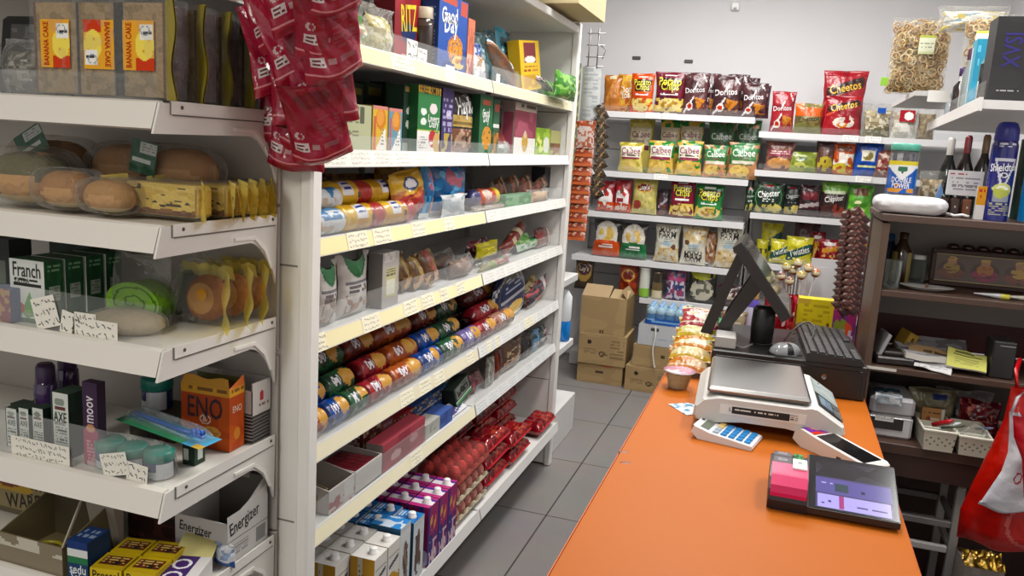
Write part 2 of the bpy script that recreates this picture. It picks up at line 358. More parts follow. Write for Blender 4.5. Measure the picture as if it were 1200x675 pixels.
# ------------------------------------------------------------------ wall shelving at the back
BY = 5.1
back = []
def wall_unit(x0, x1, levels, name, label, dz=.42):
    t = thing(name, label, 'shelving', ((x0+x1)/2, 5.3, 0))
    mb = MB()
    zt = levels[0]-.06
    for k in range(9):
        za, zb = .1+(zt-.1)*k/9, .1+(zt-.1)*(k+1)/9
        mb.box(((x0+x1)/2, WY-.018, (za+zb)/2), (x1-x0, .02, zb-za-.004), '#b3b2b3', bev=.002)
    kid(mb, 'back_panel', parent=t)
    for x in (x0, x1): mb = MB(); mb.box((x, WY-.035, levels[0]/2+.01), (.03, .035, levels[0]), '#bdbcbc', bev=.002); kid(mb, 'post', parent=t)
    mb = MB(); mb.box(((x0+x1)/2, WY-.16, .05), (x1-x0, .26, .09), '#c5c3c1'); kid(mb, 'base_plinth', parent=t)
    for i, z in enumerate(levels):
        a = x0+.008
        if z < .6 and x0 < -1: a = -.80
        mb = MB(); mb.prism([(BY, z), (BY+.004, z-.036), (BY+.03, z-.036), (BY+.03, z-.026), (WY-.03, z-.026), (WY-.03, z-.006), (BY+.006, z-.006), (BY+.006, z)], a, x1-.008, 0, '#dddcdd')
        s = kid(mb, 'shelf', parent=t)
        if i < 4:
            mb = MB(); mb.box(((a+x1)/2, BY+.018, z+.02), (x1-a-.03, .002, .034), '#fff'); kid(mb, 'front_riser', 'acrylic', s)
        if i == 0 or i == 1:
            for q in ([.42, .52] if i == 0 else [.5]):
                mb = MB(); xx = a+(x1-a)*q
                mb.box((xx, BY-.003, z-.016), (.085, .002, .036), '#f2f0ea'); scrawl(mb, xx-.04, z-.034, .08, .034, lambda x, zz: np.stack([x, np.full(len(x), BY-.0045), zz], 1), 2, '#55535c', i); kid(mb, 'price_tag', 'paper', s)
    return t
wall_unit(-1.27, -.205, [1.695, 1.327, 1.068, .779, .545], 'wall_shelving', 'white wall shelving bay behind the cardboard boxes, taller of the two at the back')
wall_unit(-.19, 1.02, [1.617, 1.392, 1.138, .838, .56], 'wall_shelving', 'white wall shelving bay at the back, behind the touch screen and the keyboard')
LB = {1: 1.695, 2: 1.327, 3: 1.068, 4: .779, 5: .545}; RB = {1: 1.617, 2: 1.392, 3: 1.138, 4: .838, 5: .56}
# dark slots and a small fitting on the back wall
for x, y in ((746, 68), (807, 72)):
    p = ony(x, y, WY); tag(MB().box((0, -.004, 0), (.055, .008, .022), '#4b4a4c', bev=.003).obj('wall_clip', 'plastic', None, (p[0], WY, p[2])), 'small dark grey plastic clip on the white wall, %s' % ('above the orange chip packets' if x < 780 else 'above the brown chip packets'), 'wall clip', 'clips on the back wall')
p = ony(862, 8, WY); tag(MB().box((0, -.012, 0), (.05, .024, .05), '#dedddb', bev=.006).box((0, -.03, -.012), (.02, .014, .012), '#bbb', bev=.003).obj('wall_sensor', 'plastic', None, (p[0], WY, p[2])), 'small white sensor box high on the white back wall', 'sensor')
# ------------------------------------------------------------------ counter
CZT, CX0, CX1, CY0, CY1 = .8, -.281, .279, .35, 3.27
ct = thing('service_counter', 'long service counter with a bright orange laminate top', 'counter', (0, 1.5, 0))
mb = MB(); mb.box((0, (CY0+CY1)/2, CZT-.014), (CX1-CX0, CY1-CY0, .028), '#f80', bev=.002); kid(mb, 'countertop', 'orange_laminate', ct)
mb = MB(); mb.box((CX0-.0008, (CY0+CY1)/2, CZT-.0145), (.0016, CY1-CY0-.004, .025), '#f80'); mb.box((CX1+.0008, (CY0+CY1)/2, CZT-.0145), (.0016, CY1-CY0-.004, .025), '#f80'); kid(mb, 'edge_band', 'orange_edge', ct)
mb = MB(); mb.box((0, 1.85, .386), (.42, 2.6, .772), '#5b4a42', bev=.004); kid(mb, 'counter_body', 'wood', ct)
# ================================================================== kinds of goods
def texts(mb, ops, w, h, fn, mi=0):
    for o in ops:
        if o[0] != 'x': continue
        _, u, v, wf, s, col = o[:6]; rot = math.radians(o[6]) if len(o) > 6 else 0; hs = o[7] if len(o) > 7 else 1
        ca, sa = math.cos(rot), math.sin(rot)
        def G(q, u=u, v=v, wf=wf, ca=ca, sa=sa):
            x = (q[:, 0]*ca-q[:, 1]*sa)*wf*w; y = (q[:, 0]*sa+q[:, 1]*ca)*wf*w
            return fn(u+x/w, v+y/h)
        mb.text(G, s, col, mi, hs)
def bag_surface(w, h, d, sd=0, bend=0., pinch=.1, wr=1., base=.9):
    def S(u, v, sg, off=0.):
        u = np.asarray(u, float); v = np.asarray(v, float); uc = np.clip(u, 0, 1); vc = np.clip(v, 0, 1)
        g = np.clip(np.sin(PI*np.clip((vc-.035)/.93, 0, 1)**base), 0, 1)**.5
        t = d/2*np.clip(4*uc*(1-uc), 0, 1)**.5*g
        n = noise(uc*5+sg, vc*6, sd)-.5; n2 = noise(uc*13, vc*11+sg, sd+3)-.5
        t = t*(1+wr*(.32*n+.14*n2))
        seal = np.exp(-np.minimum(vc, 1-vc)*9)
        t = t+wr*d*.05*np.sin(uc*38+4*noise(uc*6, vc*3, sd+9))*seal*g
        W = w*(1-pinch*np.sin(PI*vc)*(.8+.5*noise(vc*7, 0*vc, sd+5)))
        x = (u-.5)*W; z = v*h+wr*.012*h*(noise(uc*4, 0*uc, sd+6)-.5)*vc+.004*h*np.abs(((uc*17) % 1)-.5)*(vc > .985)
        y = bend*vc*vc+wr*.006*np.sin(uc*9+sd)*(vc > .93)
        return np.stack([x, y+sg*(t+off), z], 1)
    return S
def bag_mb(ops, w, h, d, sd=0, cell=.006, bend=0., pinch=.1, wr=1., mi=0, mb=None, back=None):
    mb = mb or MB(); S = bag_surface(w, h, d, sd, bend, pinch, wr)
    nu, nv = max(8, int(w/cell)), max(8, int(h/cell))
    mb.grid(lambda u, v: S(u, v, -1), nu, nv, None, mi, True, ops, sd)
    bg = back or next(o[1] for o in ops if o[0] == 'bg')
    mb.grid(lambda u, v: S(1-u, v, 1), 14, 12, bg, mi, True)
    texts(mb, ops, w, h, lambda u, v: S(u, v, -1, .0012), mi)
    return mb
def face_print(mb, o, ex, ez, w, h, ops, cell, mi=0, sd=0, off=.0006):     # a printed rectangle: corner o, directions ex (right) and ez (up)
    o = np.array(o, float); ex = np.array(ex, float); ez = np.array(ez, float); nrm = np.cross(ex, ez)
    fn = lambda u, v, k=0.: o+np.outer(u*w, ex)+np.outer(v*h, ez)+nrm*k
    if len(ops) == 1: mb.grid(lambda u, v: fn(u, v), 1, 1, ops[0][1], mi, False)
    else: mb.grid(lambda u, v: fn(u, v), max(2, int(w/cell)), max(2, int(h/cell)), None, mi, False, ops, sd)
    texts(mb, ops, w, h, lambda u, v: fn(u, v, off), mi)
def carton_mb(w, d, h, front, left=None, top=None, right=None, cell=.004, mb=None, sd=0, mi=0):   # front faces -y, box centred over its base
    mb = mb or MB(); bg = [next(o for o in front if o[0] == 'bg')]; g = lambda s: s or bg
    face_print(mb, (-w/2, -d/2, 0), (1, 0, 0), (0, 0, 1), w, h, front, cell, mi, sd)
    face_print(mb, (-w/2, d/2, 0), (0, -1, 0), (0, 0, 1), d, h, g(left), cell, mi, sd)
    face_print(mb, (w/2, -d/2, 0), (0, 1, 0), (0, 0, 1), d, h, g(right or left), cell, mi, sd)
    face_print(mb, (w/2, d/2, 0), (-1, 0, 0), (0, 0, 1), w, h, bg, cell, mi)
    face_print(mb, (-w/2, -d/2, h), (1, 0, 0), (0, 1, 0), w, d, g(top), cell, mi, sd)
    face_print(mb, (-w/2, d/2, 0), (1, 0, 0), (0, -1, 0), w, d, bg, cell, mi)
    return mb
def one(mb, name, label, cat, loc, rz=0., mats='card', group=None, rot=None):
    return tag(mb.obj(name, mats, None, loc, rz, rot), label, cat, group)
ORD = 'first second third fourth fifth sixth seventh eighth ninth tenth eleventh twelfth'.split()
# prints shared by several packets
def chips_art(bg, bg2, txt='#f3e34a', sub='#fff', lines=('Potato', 'Chips')):
    return [('bg', bg), ('w', .42, .03, 1, bg2), ('n', 0, .05, 1, .36, '#e9c85a', 9, .45), ('ne', .5, .2, .4, .17, '#f1d98a', 7, .3), ('ne', .55, .2, .3, .12, '#b98b3a', 12, .6), ('r', .2, .44, .8, .49, sub), ('l', .22, .445, .78, .485, bg, 1),
            ('r', .08, .69, .92, .85, '#3a1a14'), ('r', .16, .55, .86, .69, '#3a1a14'), ('x', .5, .77, .76, lines[0], txt, 0, 1.25), ('x', .51, .625, .62, lines[1], txt, 0, 1.25), ('r', .3, .9, .7, .93, sub)]
def tri_art(bg, dark, sd=0):
    return [('bg', bg), ('n', 0, 0, 1, 1, dark, 5, .62), ('b', .1, .06, .45, .42, .03, '#e9dfe0'), ('b', .55, .75, .45, .6, .025, '#f2ecec'), ('b', .75, .95, .9, .8, .02, '#d8cfd0'), ('t', (.5, .42), (.94, .36), (.62, .1), '#d58a3a'), ('n', .5, .1, .94, .42, '#b5662a', 14, .72), ('e', .3, .2, .14, .1, '#efe6dd'), ('e', .3, .2, .09, .06, '#c23a2a'),
            ('x', .47, .585, .8, 'Doritos', '#f6f2f2', 5, 1.1)]
def calb_art(edge, food, txt, band='#f4efe4', sub='#8a2a50'):
    return [('bg', edge), ('n', 0, 0, 1, 1, food, 7, .55), ('r', .06, .5, .94, .86, band), ('r', .1, .42, .9, .5, sub), ('n', 0, .04, 1, .4, food, 6, .3), ('ne', .4, .22, .34, .16, '#f0cf72', 8, .3), ('l', .12, .52, .88, .6, '#6b5a4a', 2), ('x', .5, .72, .78, 'Calbee', txt, 2, 1.2)]
# ================================================================== packets on the wall shelving at the back
def bspan(z, x0, x1, yt, dy):
    Y = BY+.035+dy; a, b = lineX(x0, Y, z), lineX(x1, Y, z); xc = (x0+x1)/2
    lo = 300; P = ony(xc, yt, Y)
    return (a+b)/2, Y, (b-a)*.99, P[2]-z
def bp(z, x0, x1, yt, ops, name, label, d=.062, dy=0., sd=0, cat='snack packet', group=None, tilt=0., rz=0., cell=.006, mat='film', wr=1., flip=False, ops2=None):
    X, Y, w, h = bspan(z, x0, x1, yt, dy)
    mb = bag_mb(ops, w, h, d, sd, cell, wr=wr)
    o = one(mb, name, label, cat, (X, Y+d/2, z+.002), rz, mat, group, rot=(tilt, 0, rz) if tilt else None)
    if flip: o.rotation_euler = (0, PI, rz); o.location.z += h
    return o
L1, L2, L3, L4, L5 = (LB[i] for i in range(1, 6)); R1, R2, R3, R4, R5 = (RB[i] for i in range(1, 6))
TOP = 'on the top shelf of the back bay'
G1 = 'snack packets on the taller back bay'; G2 = 'snack packets on the lower back bay'
bp(L1, 704, 726, 88, [('bg', '#c9803e'), ('n', 0, 0, 1, 1, '#b06a2c', 5, .6), ('r', .3, .9, .7, .97, '#e3d7b0')], 'crisp_packet', 'plain orange-brown packet at the left end of the top back shelf, half hidden by sachets', sd=1, dy=.03)
bp(L1, 720, 748, 87, [('bg', '#d8943a'), ('n', 0, 0, 1, 1, '#e6b64a', 6, .5), ('n', 0, 0, 1, .5, '#b4502a', 9, .6), ('x', .42, .6, .6, 'Dori', '#f5eee6', 8, 1.3), ('x', .4, .44, .4, 'tos', '#f5eee6', 8, 1.3)], 'crisp_packet', 'yellow and orange mottled packet tucked behind the bright orange crisp packet', sd=2, dy=.05)
bp(L1, 736, 764, 86, chips_art('#e2582c', '#d9481f', '#f4ea55'), 'crisp_packet', 'bright orange crisp packet with yellow lettering on the top back shelf', sd=3)
bp(L1, 763, 801, 84, chips_art('#7d2334', '#5d1830', '#f2e750'), 'crisp_packet', 'wide maroon crisp packet with yellow lettering on the top back shelf', sd=4, d=.085)
bp(L1, 792, 802, 86, [('bg', '#7d2a3a'), ('n', 0, 0, 1, 1, '#5f1c2e', 5, .5)], 'crisp_packet', 'edge of a maroon packet behind the wide maroon crisp packet', sd=5, dy=.1)
BR = ('#5a3033', '#432226')
bp(L1, 797, 828, 85, tri_art(*BR), 'tortilla_chip_packet', 'dark brown chip packet with a triangle chip, next to the maroon crisp packet', sd=6)
bp(L1, 818, 840, 86, tri_art('#553036', '#3d2024'), 'tortilla_chip_packet', 'dark brown chip packet mostly hidden between two others like it', sd=7, dy=.09)
bp(L1, 831, 867, 88, tri_art('#5c3335', '#452428'), 'tortilla_chip_packet', 'dark brown chip packet standing in the middle of the brown ones', sd=8, d=.085)
bp(L1, 848, 874, 87, tri_art('#4f2b31', '#3c2025'), 'tortilla_chip_packet', 'dark brown packet whose pointed corner rises behind the middle brown chip packet', sd=9, dy=.1)
bp(L1, 866, 897, 97, tri_art('#5a3236', '#432327'), 'tortilla_chip_packet', 'shorter dark brown chip packet at the right end of the top shelf', sd=10)
bp(L1, 872, 886, 91, [('bg', '#54303a'), ('n', 0, 0, 1, 1, '#3e2229', 6, .5)], 'tortilla_chip_packet', 'narrow brown packet behind the shorter dark brown chip packet', sd=11, dy=.1)
bp(L1, 884, 900, 100, [('bg', '#5b3138'), ('n', 0, 0, 1, 1, '#3e2229', 6, .5), ('b', .2, .8, .8, .7, .05, '#d7c9cb')], 'tortilla_chip_packet', 'last brown packet, poking past the end of the top shelf', sd=12, dy=.06)
YG, GN, GD = ('#b9a93f', '#e2cf6a'), ('#2f8a3c', '#e0b552'), ('#3b7a41', '#c98f62')
row2 = [(722, 752, 167, YG, '#8f2a5a', 'yellow'), (756, 788, 165, GN, '#8f2a5a', 'green'), (789, 821, 165, GN, '#8f2a5a', 'green'), (821, 851, 170, GD, '#f7f3ee', 'dark green'), (850, 887, 167, GD, '#f7f3ee', 'dark green')]
for i, (a, b, t, (e, f), tx, cn) in enumerate(row2):
    ops = calb_art(e, f, tx, '#f3ecd9' if i < 3 else '#3b8a48', '#9a3a55' if i < 3 else '#e8dcc8')
    bp(L2, a, b, t, ops, 'snack_packet', '%s vegetable chip packet, %s from the left in the front row of its shelf' % (cn, ORD[i]), sd=20+i, d=.07, group='vegetable chip packets in the front row')
for i, (a, b, t, k) in enumerate([(732, 762, 140, 0), (768, 793, 140, 1), (791, 820, 139, 1), (824, 857, 141, 3), (857, 886, 141, 3)]):
    (e, f), tx = row2[k][3], row2[k][4]
    bp(L2, a, b, t, calb_art(e, f, '#7f2a52' if k < 3 else '#dfe9df', '#d9c9a8' if k < 3 else '#456a4a', '#8d3a4c'), 'snack_packet', 'taller shaded vegetable chip packet, %s from the left in the rear row' % ORD[i], sd=30+i, d=.07, dy=.12, group='vegetable chip packets in the rear row')
ROOST = [('bg', '#a02c34'), ('ne', .5, .42, .42, .34, '#efe9e6', 4, .25), ('n', 0, 0, 1, .3, '#d8563a', 6, .4), ('b', .3, .75, .65, .55, .07, '#d94040'), ('e', .45, .68, .12, .1, '#7d3b34'), ('n', .1, .06, .9, .22, '#f0d9c8', 14, .6)]
bp(L3, 697, 719, 212, ROOST, 'snack_packet', 'red and white packet at the left end of the third back shelf', sd=40)
bp(L3, 717, 738, 211, ROOST, 'snack_packet', 'red and white packet between its twin and the pale yellow packet', sd=41)
bp(L3, 737, 768, 208, [('bg', '#c8bb62'), ('n', 0, 0, 1, 1, '#d6c978', 4, .5), ('e', .5, .72, .34, .13, '#d9a43c'), ('e', .5, .72, .28, .1, '#7a2320'), ('e', .25, .25, .16, .13, '#a04038'), ('n', .4, .05, .95, .4, '#b9a952', 7, .55), ('x', .5, .72, .42, "Lay's", '#f2eee0', 6, 1.2)], 'crisp_packet', 'pale yellow crisp packet with a dark oval badge on the third back shelf', sd=42, d=.085)
bp(L3, 767, 783, 222, [('bg', '#3b3440'), ('n', 0, 0, 1, 1, '#5a3a3a', 6, .55), ('b', .2, .3, .8, .6, .06, '#b9b9c9'), ('n', 0, 0, 1, .4, '#8a4a34', 6, .5)], 'snack_packet', 'small dark packet set back between the pale yellow and maroon packets', sd=43, dy=.05)
bp(L3, 782, 812, 211, chips_art('#8e1f35', '#7a1930', '#f0e44c'), 'crisp_packet', 'maroon crisp packet with yellow lettering on the third back shelf', sd=44)
bp(L3, 811, 846, 217, chips_art('#2c8540', '#2f8b46', '#eee84e'), 'crisp_packet', 'green crisp packet with yellow lettering at the right end of the third shelf', sd=45, d=.08)
def curved_art(top, bot): return [('bg', '#3a3634'), ('ne', .5, .55, .44, .42, '#ddd6c8', 3, .1), ('ne', .5, .62, .3, .2, '#d9b45a', 7, .4), ('w', .42, .03, .5, bot), ('l', .25, .22, .75, .34, '#f5f1ec', 2, 14), ('n', 0, .05, 1, .2, top, 9, .55)]
bp(L4, 692, 725, 258, curved_art('#d86a42', '#d4532c'), 'snack_packet', 'packet with a white upper part and an orange lower part, on the fourth back shelf', sd=50)
bp(L4, 723, 757, 262, curved_art('#2f8a55', '#1f6b3c'), 'snack_packet', 'packet with a white upper part and a green lower part, on the fourth back shelf', sd=51)
FARM = [('bg', '#d8d2c0'), ('n', 0, 0, 1, .4, '#d9bf8a', 8, .42), ('n', 0, 0, 1, .36, '#b98f5a', 10, .68), ('e', .8, .42, .1, .07, '#6a4a33'), ('x', .5, .86, .62, "MAX'S", '#2b2a28', 0, 1.3), ('x', .5, .74, .72, 'FARM', '#2b2a28', 0, 1.3), ('l', .2, .54, .8, .64, '#8fa3a5', 2), ('e', .5, .5, .26, .05, '#a9c0c8')]
bp(L4, 764, 794, 264, FARM, 'snack_packet', 'upright pale packet with bold black lettering on the fourth back shelf', sd=52, d=.07)
bp(L4, 795, 826, 266, FARM, 'snack_packet', 'pale packet with black lettering turned upside down on the fourth back shelf', sd=53, d=.07, flip=True)
bp(L4, 822, 838, 272, [('bg', '#8a5a3c'), ('n', 0, 0, 1, 1, '#b5825c', 6, .5), ('n', 0, .3, 1, .8, '#d7c2a8', 7, .6)], 'snack_packet', 'narrow brown packet between two pale lettered packets', sd=54, dy=.03)
bp(L4, 835, 867, 264, FARM, 'snack_packet', 'pale packet with black lettering seen through the stand of the touch screen', sd=55, d=.07)
# lowest shelf of the taller bay
bp(L5, 671, 694, 304, [('bg', '#4a3a2a'), ('e', .5, .6, .42, .34, '#b48f4a'), ('e', .5, .68, .36, .2, '#4b2b33'), ('x', .5, .68, .5, "Lay's", '#d9cdb0', 0, 1.2)], 'crisp_packet', 'dim packet with an oval badge at floor-box level beside the gondola end', sd=60).location.z -= 0
bp(L5, 722, 746, 308, [('bg', '#b4472c'), ('n', 0, 0, 1, 1, '#8a2f22', 5, .5), ('e', .5, .6, .36, .2, '#d9a04a'), ('e', .5, .6, .28, .14, '#7c2a1e')], 'crisp_packet', 'red-orange packet rising behind the topmost open cardboard box', sd=61)
def can(px, yt, z, ops, r, label, lid='#d9d6cf', dy=0):
    Y = BY+.05+dy; X = lineX(px, Y, z); h = ony(px, yt, Y)[2]-z
    t = thing('snack_tube', label, 'snack tube', (X, Y, z+.001))
    MB().lathe([(0, 0), (r*.97, 0), (r, .004), (r, h*.3), (r, h*.6), (r, h-.012)], 24, None, ops=ops).obj('tube_body', 'gloss', t)
    MB().lathe([(r*1.04, h-.012), (r*1.04, h-.001), (r*.9, h), (0, h)], 24, lid).obj('lid', 'plastic', t)
can(754, 313, L5, [('bg', '#5f9a35'), ('r', 0, .7, 1, 1, '#cfd2c5'), ('r', 0, .45, 1, .55, '#8cc04a'), ('r', 0, 0, 1, .25, '#6c7a2a')], .034, 'green snack tube with a pale lid next to the water bottle pack')
can(769, 318, L5, [('bg', '#6b5a3c'), ('r', 0, .3, 1, .55, '#d7c9a8'), ('r', 0, .8, 1, 1, '#3c3428')], .034, 'brown snack tube beside the green one', '#4a3b2a')
bp(L5, 777, 802, 314, [('bg', '#3c4a78'), ('n', 0, 0, 1, 1, '#a04a6a', 6, .5), ('n', 0, 0, 1, .6, '#d9cfe0', 9, .6), ('r', .1, .6, .9, .7, '#c95a8a')], 'sweet_packet', 'blue and pink sweet packet behind the water bottle pack', sd=62)
bp(L5, 803, 838, 307, [('bg', '#2e2c24'), ('ne', .5, .7, .45, .16, '#c8c83c', 6, .25), ('ne', .5, .3, .42, .26, '#c9c2ae', 6, .25), ('n', .1, .1, .9, .5, '#6a6a5a', 8, .65)], 'snack_packet', 'black packet with a yellow-green flash, tilted against the touch screen stand', sd=63, tilt=-.08)
bp(L5, 838, 868, 335, [('bg', '#5a4a48'), ('ne', .5, .5, .4, .3, '#d8c8b8', 6, .35), ('n', 0, .5, 1, 1, '#4a2028', 6, .45)], 'snack_packet', 'brown and white packet seen between the legs of the screen stand', sd=64, dy=-.005)
# ---- lower bay
bp(R1, 900, 929, 107, tri_art('#b03038', '#8f2430'), 'tortilla_chip_packet', 'red chip packet with a triangle chip at the left of the lower bay top shelf', sd=70)
bp(R1, 928, 962, 121, [('bg', '#8a7a42'), ('n', 0, 0, 1, .75, '#6a5a30', 6, .5), ('w', .3, .05, 1, '#77743c'), ('r', 0, .58, 1, .84, '#e2652c'), ('r', .0, .84, .3, 1, '#d8783a'), ('x', .52, .48, .8, 'Cheetos', '#2e2a1c', 8, 1.1)], 'snack_packet', 'squat olive packet with an orange band beside the tall red packets', sd=71)
CHE = [('bg', '#b32a32'), ('n', 0, 0, 1, 1, '#9c2029', 4, .6), ('b', .05, .5, .6, .75, .03, '#d65a44'), ('ne', .55, .32, .3, .14, '#f2e6d8', 6, .4), ('e', .52, .26, .15, .07, '#e0862c'), ('e', .52, .28, .08, .05, '#f4e9da'), ('t', (.7, .5), (.85, .42), (.72, .38), '#e9d7c8'), ('b', .14, .66, .88, .82, .085, '#3a1a16'), ('x', .51, .74, .74, 'Cheetos', '#f6c04a', 12, 1.25)]
bp(R1, 957, 1010, 82, CHE, 'cheese_puff_packet', 'tall red packet with an orange slanted word, standing behind its shorter twin', sd=72, dy=.09, d=.09, cell=.005)
bp(R1, 962, 1007, 112, CHE, 'cheese_puff_packet', 'shorter red packet with an orange slanted word at the front of the top shelf', sd=73, d=.08, cell=.005)
def clear_bag(name, label, w, h, d, loc, fill, sd, rz=0., lab=None, tilt=0., film='clear_film', cat='snack bag', cell=.008, wr=1.3):
    t = thing(name, label, cat, loc, rz, rot=(tilt, 0, rz) if tilt else None)
    bag_mb(fill, w*.86, h*.8, d*.84, sd+3, cell, wr=1.2).obj('food', 'food', t)
    bag_mb([('bg', '#fff')], w, h, d, sd, .014, wr=wr).obj('wrapper', film, t)
    if lab:
        mb = MB(); face_print(mb, (lab[0]*w-w/2, -d/2-.003, lab[1]*h), (1, 0, 0), (0, 0, 1), lab[2]*w, lab[3]*h, lab[4], .004); mb.obj('sticker', 'paper', t)
    return t
def bclear(z, x0, x1, yt, fill, name, label, d, sd, lab=None, dy=0.):
    X, Y, w, h = bspan(z, x0, x1, yt, dy); return clear_bag(name, label, w, h, d, (X, Y+d/2, z+.002), fill, sd, lab=lab)
bclear(R1, 1007, 1046, 121, [('bg', '#b9aa86'), ('n', 0, 0, 1, 1, '#8f7f58', 9, .5), ('n', 0, 0, 1, .4, '#6f6a40', 8, .5), ('n', 0, .3, 1, 1, '#e4dccb', 10, .6)], 'clear_snack_bag', 'clear bag of pale brown snacks with a blue tag beside the red packets', .09, 80, (.45, .7, .25, .16, [('bg', '#2c55a8')]))
bclear(R1, 1040, 1076, 124, [('bg', '#d6d0c4'), ('n', 0, 0, 1, .6, '#efece4', 5, .4), ('n', 0, .4, 1, 1, '#a8967c', 7, .5)], 'clear_snack_bag', 'clear bag of white snacks with a red and white label on the top shelf', .09, 81, (.3, .5, .5, .36, [('bg', '#a82c34'), ('e', .6, .5, .3, .35, '#f0e9e4')]))
bclear(R1, 1072, 1096, 126, [('bg', '#a08a68'), ('n', 0, 0, 1, 1, '#7d6a4a', 8, .5)], 'clear_snack_bag', 'clear bag of tan snacks at the right end under the grey tray shelf', .08, 82)
bp(R2, 894, 930, 166, [('bg', '#6e3a38'), ('n', 0, 0, 1, 1, '#8a5a4a', 6, .5), ('r', .1, .5, .9, .72, '#9a3a52'), ('l', .15, .54, .85, .68, '#e3cfc0', 2), ('ne', .5, .25, .42, .2, '#d79a5a', 6, .3)], 'snack_packet', 'brown and maroon packet at the left of the second shelf in the lower bay', sd=83)
bp(R2, 921, 957, 178, [('bg', '#9aa83c'), ('n', 0, 0, 1, 1, '#7a8a30', 6, .5), ('ne', .5, .45, .3, .25, '#d4d46a', 6, .4), ('r', .35, .6, .65, .75, '#3f5a24')], 'snack_packet', 'slumped lime green packet on the second shelf of the lower bay', sd=84)
bp(R2, 953, 977, 166, [('bg', '#6a4438'), ('n', 0, .4, 1, 1, '#4c3030', 5, .5), ('ne', .5, .3, .4, .24, '#c8b23a', 6, .3)], 'snack_packet', 'brown packet with yellow food, leaning next to the lime green one', sd=85)
bp(R2, 972, 1000, 168, [('bg', '#c9562e'), ('n', 0, .3, 1, .7, '#f0e6da', 5, .55), ('ne', .5, .2, .45, .18, '#d8c23c', 7, .3), ('r', .2, .75, .8, .9, '#7c4a30')], 'snack_packet', 'orange packet with white swirls beside the blue packet', sd=86)
bp(R2, 998, 1033, 165, [('bg', '#2453b5'), ('n', 0, 0, 1, 1, '#1b3f94', 5, .6), ('r', .22, .42, .72, .72, '#e9e2c9'), ('ne', .47, .57, .2, .12, '#8a7a3a', 7, .4), ('l', .12, .18, .85, .3, '#dfe6a0', 1, 9)], 'snack_packet', 'blue packet with a pale square picture on the second shelf', sd=87)
bp(R2, 1023, 1046, 176, [('bg', '#7a4a3c'), ('ne', .5, .5, .4, .4, '#d4b8a0', 5, .35), ('n', 0, 0, 1, 1, '#8f2f34', 7, .62)], 'snack_packet', 'small round-looking brown packet at the end of the second shelf', sd=88, dy=-.01)
CHIP = lambda bg, ring, col: [('bg', bg), ('o', .5, .5, .47, .46, ring, .86), ('n', .1, 0, .9, .25, '#b9a850', 8, .5), ('ne', .72, .18, .24, .14, '#d9c76a', 6, .3), ('r', .34, .86, .62, .94, '#b03038'), ('x', .5, .6, .76, 'Chipster', col, 8, 1.4), ('l', .3, .36, .7, .46, col, 2, 14)]
bp(R3, 871, 884, 219, CHIP('#1f3a28', '#4f8a54', '#d8e6da'), 'crisp_packet', 'dark green packet whose edge shows at the far left of the third shelf', sd=89, dy=.03)
bp(R3, 880, 917, 214, CHIP('#1c3325', '#4f9a54', '#f4f6f0'), 'crisp_packet', 'black-green packet with a green ring and white slanted word', sd=90)
bp(R3, 915, 938, 217, CHIP('#242a28', '#3a4a3e', '#b9bdb9'), 'crisp_packet', 'dark packet half hidden beside the green-ringed one', sd=91, dy=.04)
bp(R3, 933, 961, 217, [('bg', '#4a1f28'), ('n', 0, 0, 1, 1, '#2e1a1c', 5, .55), ('b', .1, .3, .9, .4, .06, '#b9aaa8'), ('r', .15, .55, .8, .75, '#7a2630')], 'crisp_packet', 'dark maroon packet with a grey swoosh in the middle of the third shelf', sd=92)
bp(R3, 959, 991, 214, [('bg', '#33201f'), ('w', .3, .08, .5, '#4a2420'), ('r', 0, .72, 1, 1, '#79b83f'), ('r', .1, .68, .9, .76, '#dbe3c0'), ('ne', .72, .22, .25, .2, '#a04030', 6, .3), ('x', .5, .52, .76, 'Chipster', '#f2eeea', 10, 1.4)], 'crisp_packet', 'black packet with a bright green top on the third shelf', sd=93)
bp(R3, 990, 1021, 217, [('bg', '#6cbf38'), ('n', 0, 0, 1, 1, '#4f9a2c', 5, .58), ('ne', .45, .35, .3, .2, '#e4dfae', 6, .3), ('r', .2, .7, .8, .9, '#7a4a2c')], 'snack_packet', 'bright green packet at the right end of the third shelf, against the hanging sachets', sd=94)
TW = [('bg', '#d8cf35'), ('n', 0, 0, 1, 1, '#bdb32a', 5, .62), ('b', .12, .3, .9, .62, .16, '#1f4f48'), ('n', .1, .05, .9, .25, '#e9dc8a', 9, .6), ('x', .5, .5, .8, 'Twisties', '#f2f2ea', 18, 1.5)]
bp(R4, 888, 914, 262, TW, 'snack_packet', 'yellow packet with a slanted word, standing in the rear row of the fourth shelf', sd=95, dy=.1)
bp(R4, 884, 899, 281, [('bg', '#b9b02c'), ('n', 0, 0, 1, .6, '#3a3a26', 5, .5)], 'snack_packet', 'yellow packet edge next to the top of the touch screen', sd=96, dy=.03)
bp(R4, 900, 925, 281, TW, 'snack_packet', 'yellow packet with a slanted word partly covered by the wider one in front', sd=97, dy=.015)
bp(R4, 918, 951, 278, TW, 'snack_packet', 'widest yellow packet with a slanted word at the front of the fourth shelf', sd=98, d=.06, cell=.005)
bp(R4, 926, 957, 260, [('bg', '#6a3a3c'), ('n', 0, 0, 1, 1, '#4c2428', 5, .5), ('r', .2, .5, .8, .7, '#8a6a6a')], 'snack_packet', 'dim maroon packet in the rear row behind the yellow ones', sd=99, dy=.13)
RD = [('bg', '#9e2430'), ('n', 0, 0, 1, 1, '#7a1722', 5, .55), ('ne', .5, .3, .4, .25, '#d7b45a', 9, .5), ('b', .2, .6, .85, .7, .08, '#c9882c'), ('r', .25, .78, .75, .88, '#d8cfc4')]
bp(R4, 945, 964, 272, RD, 'snack_packet', 'dark red packet squeezed between the yellow packet and the other red ones', sd=100, dy=.05)
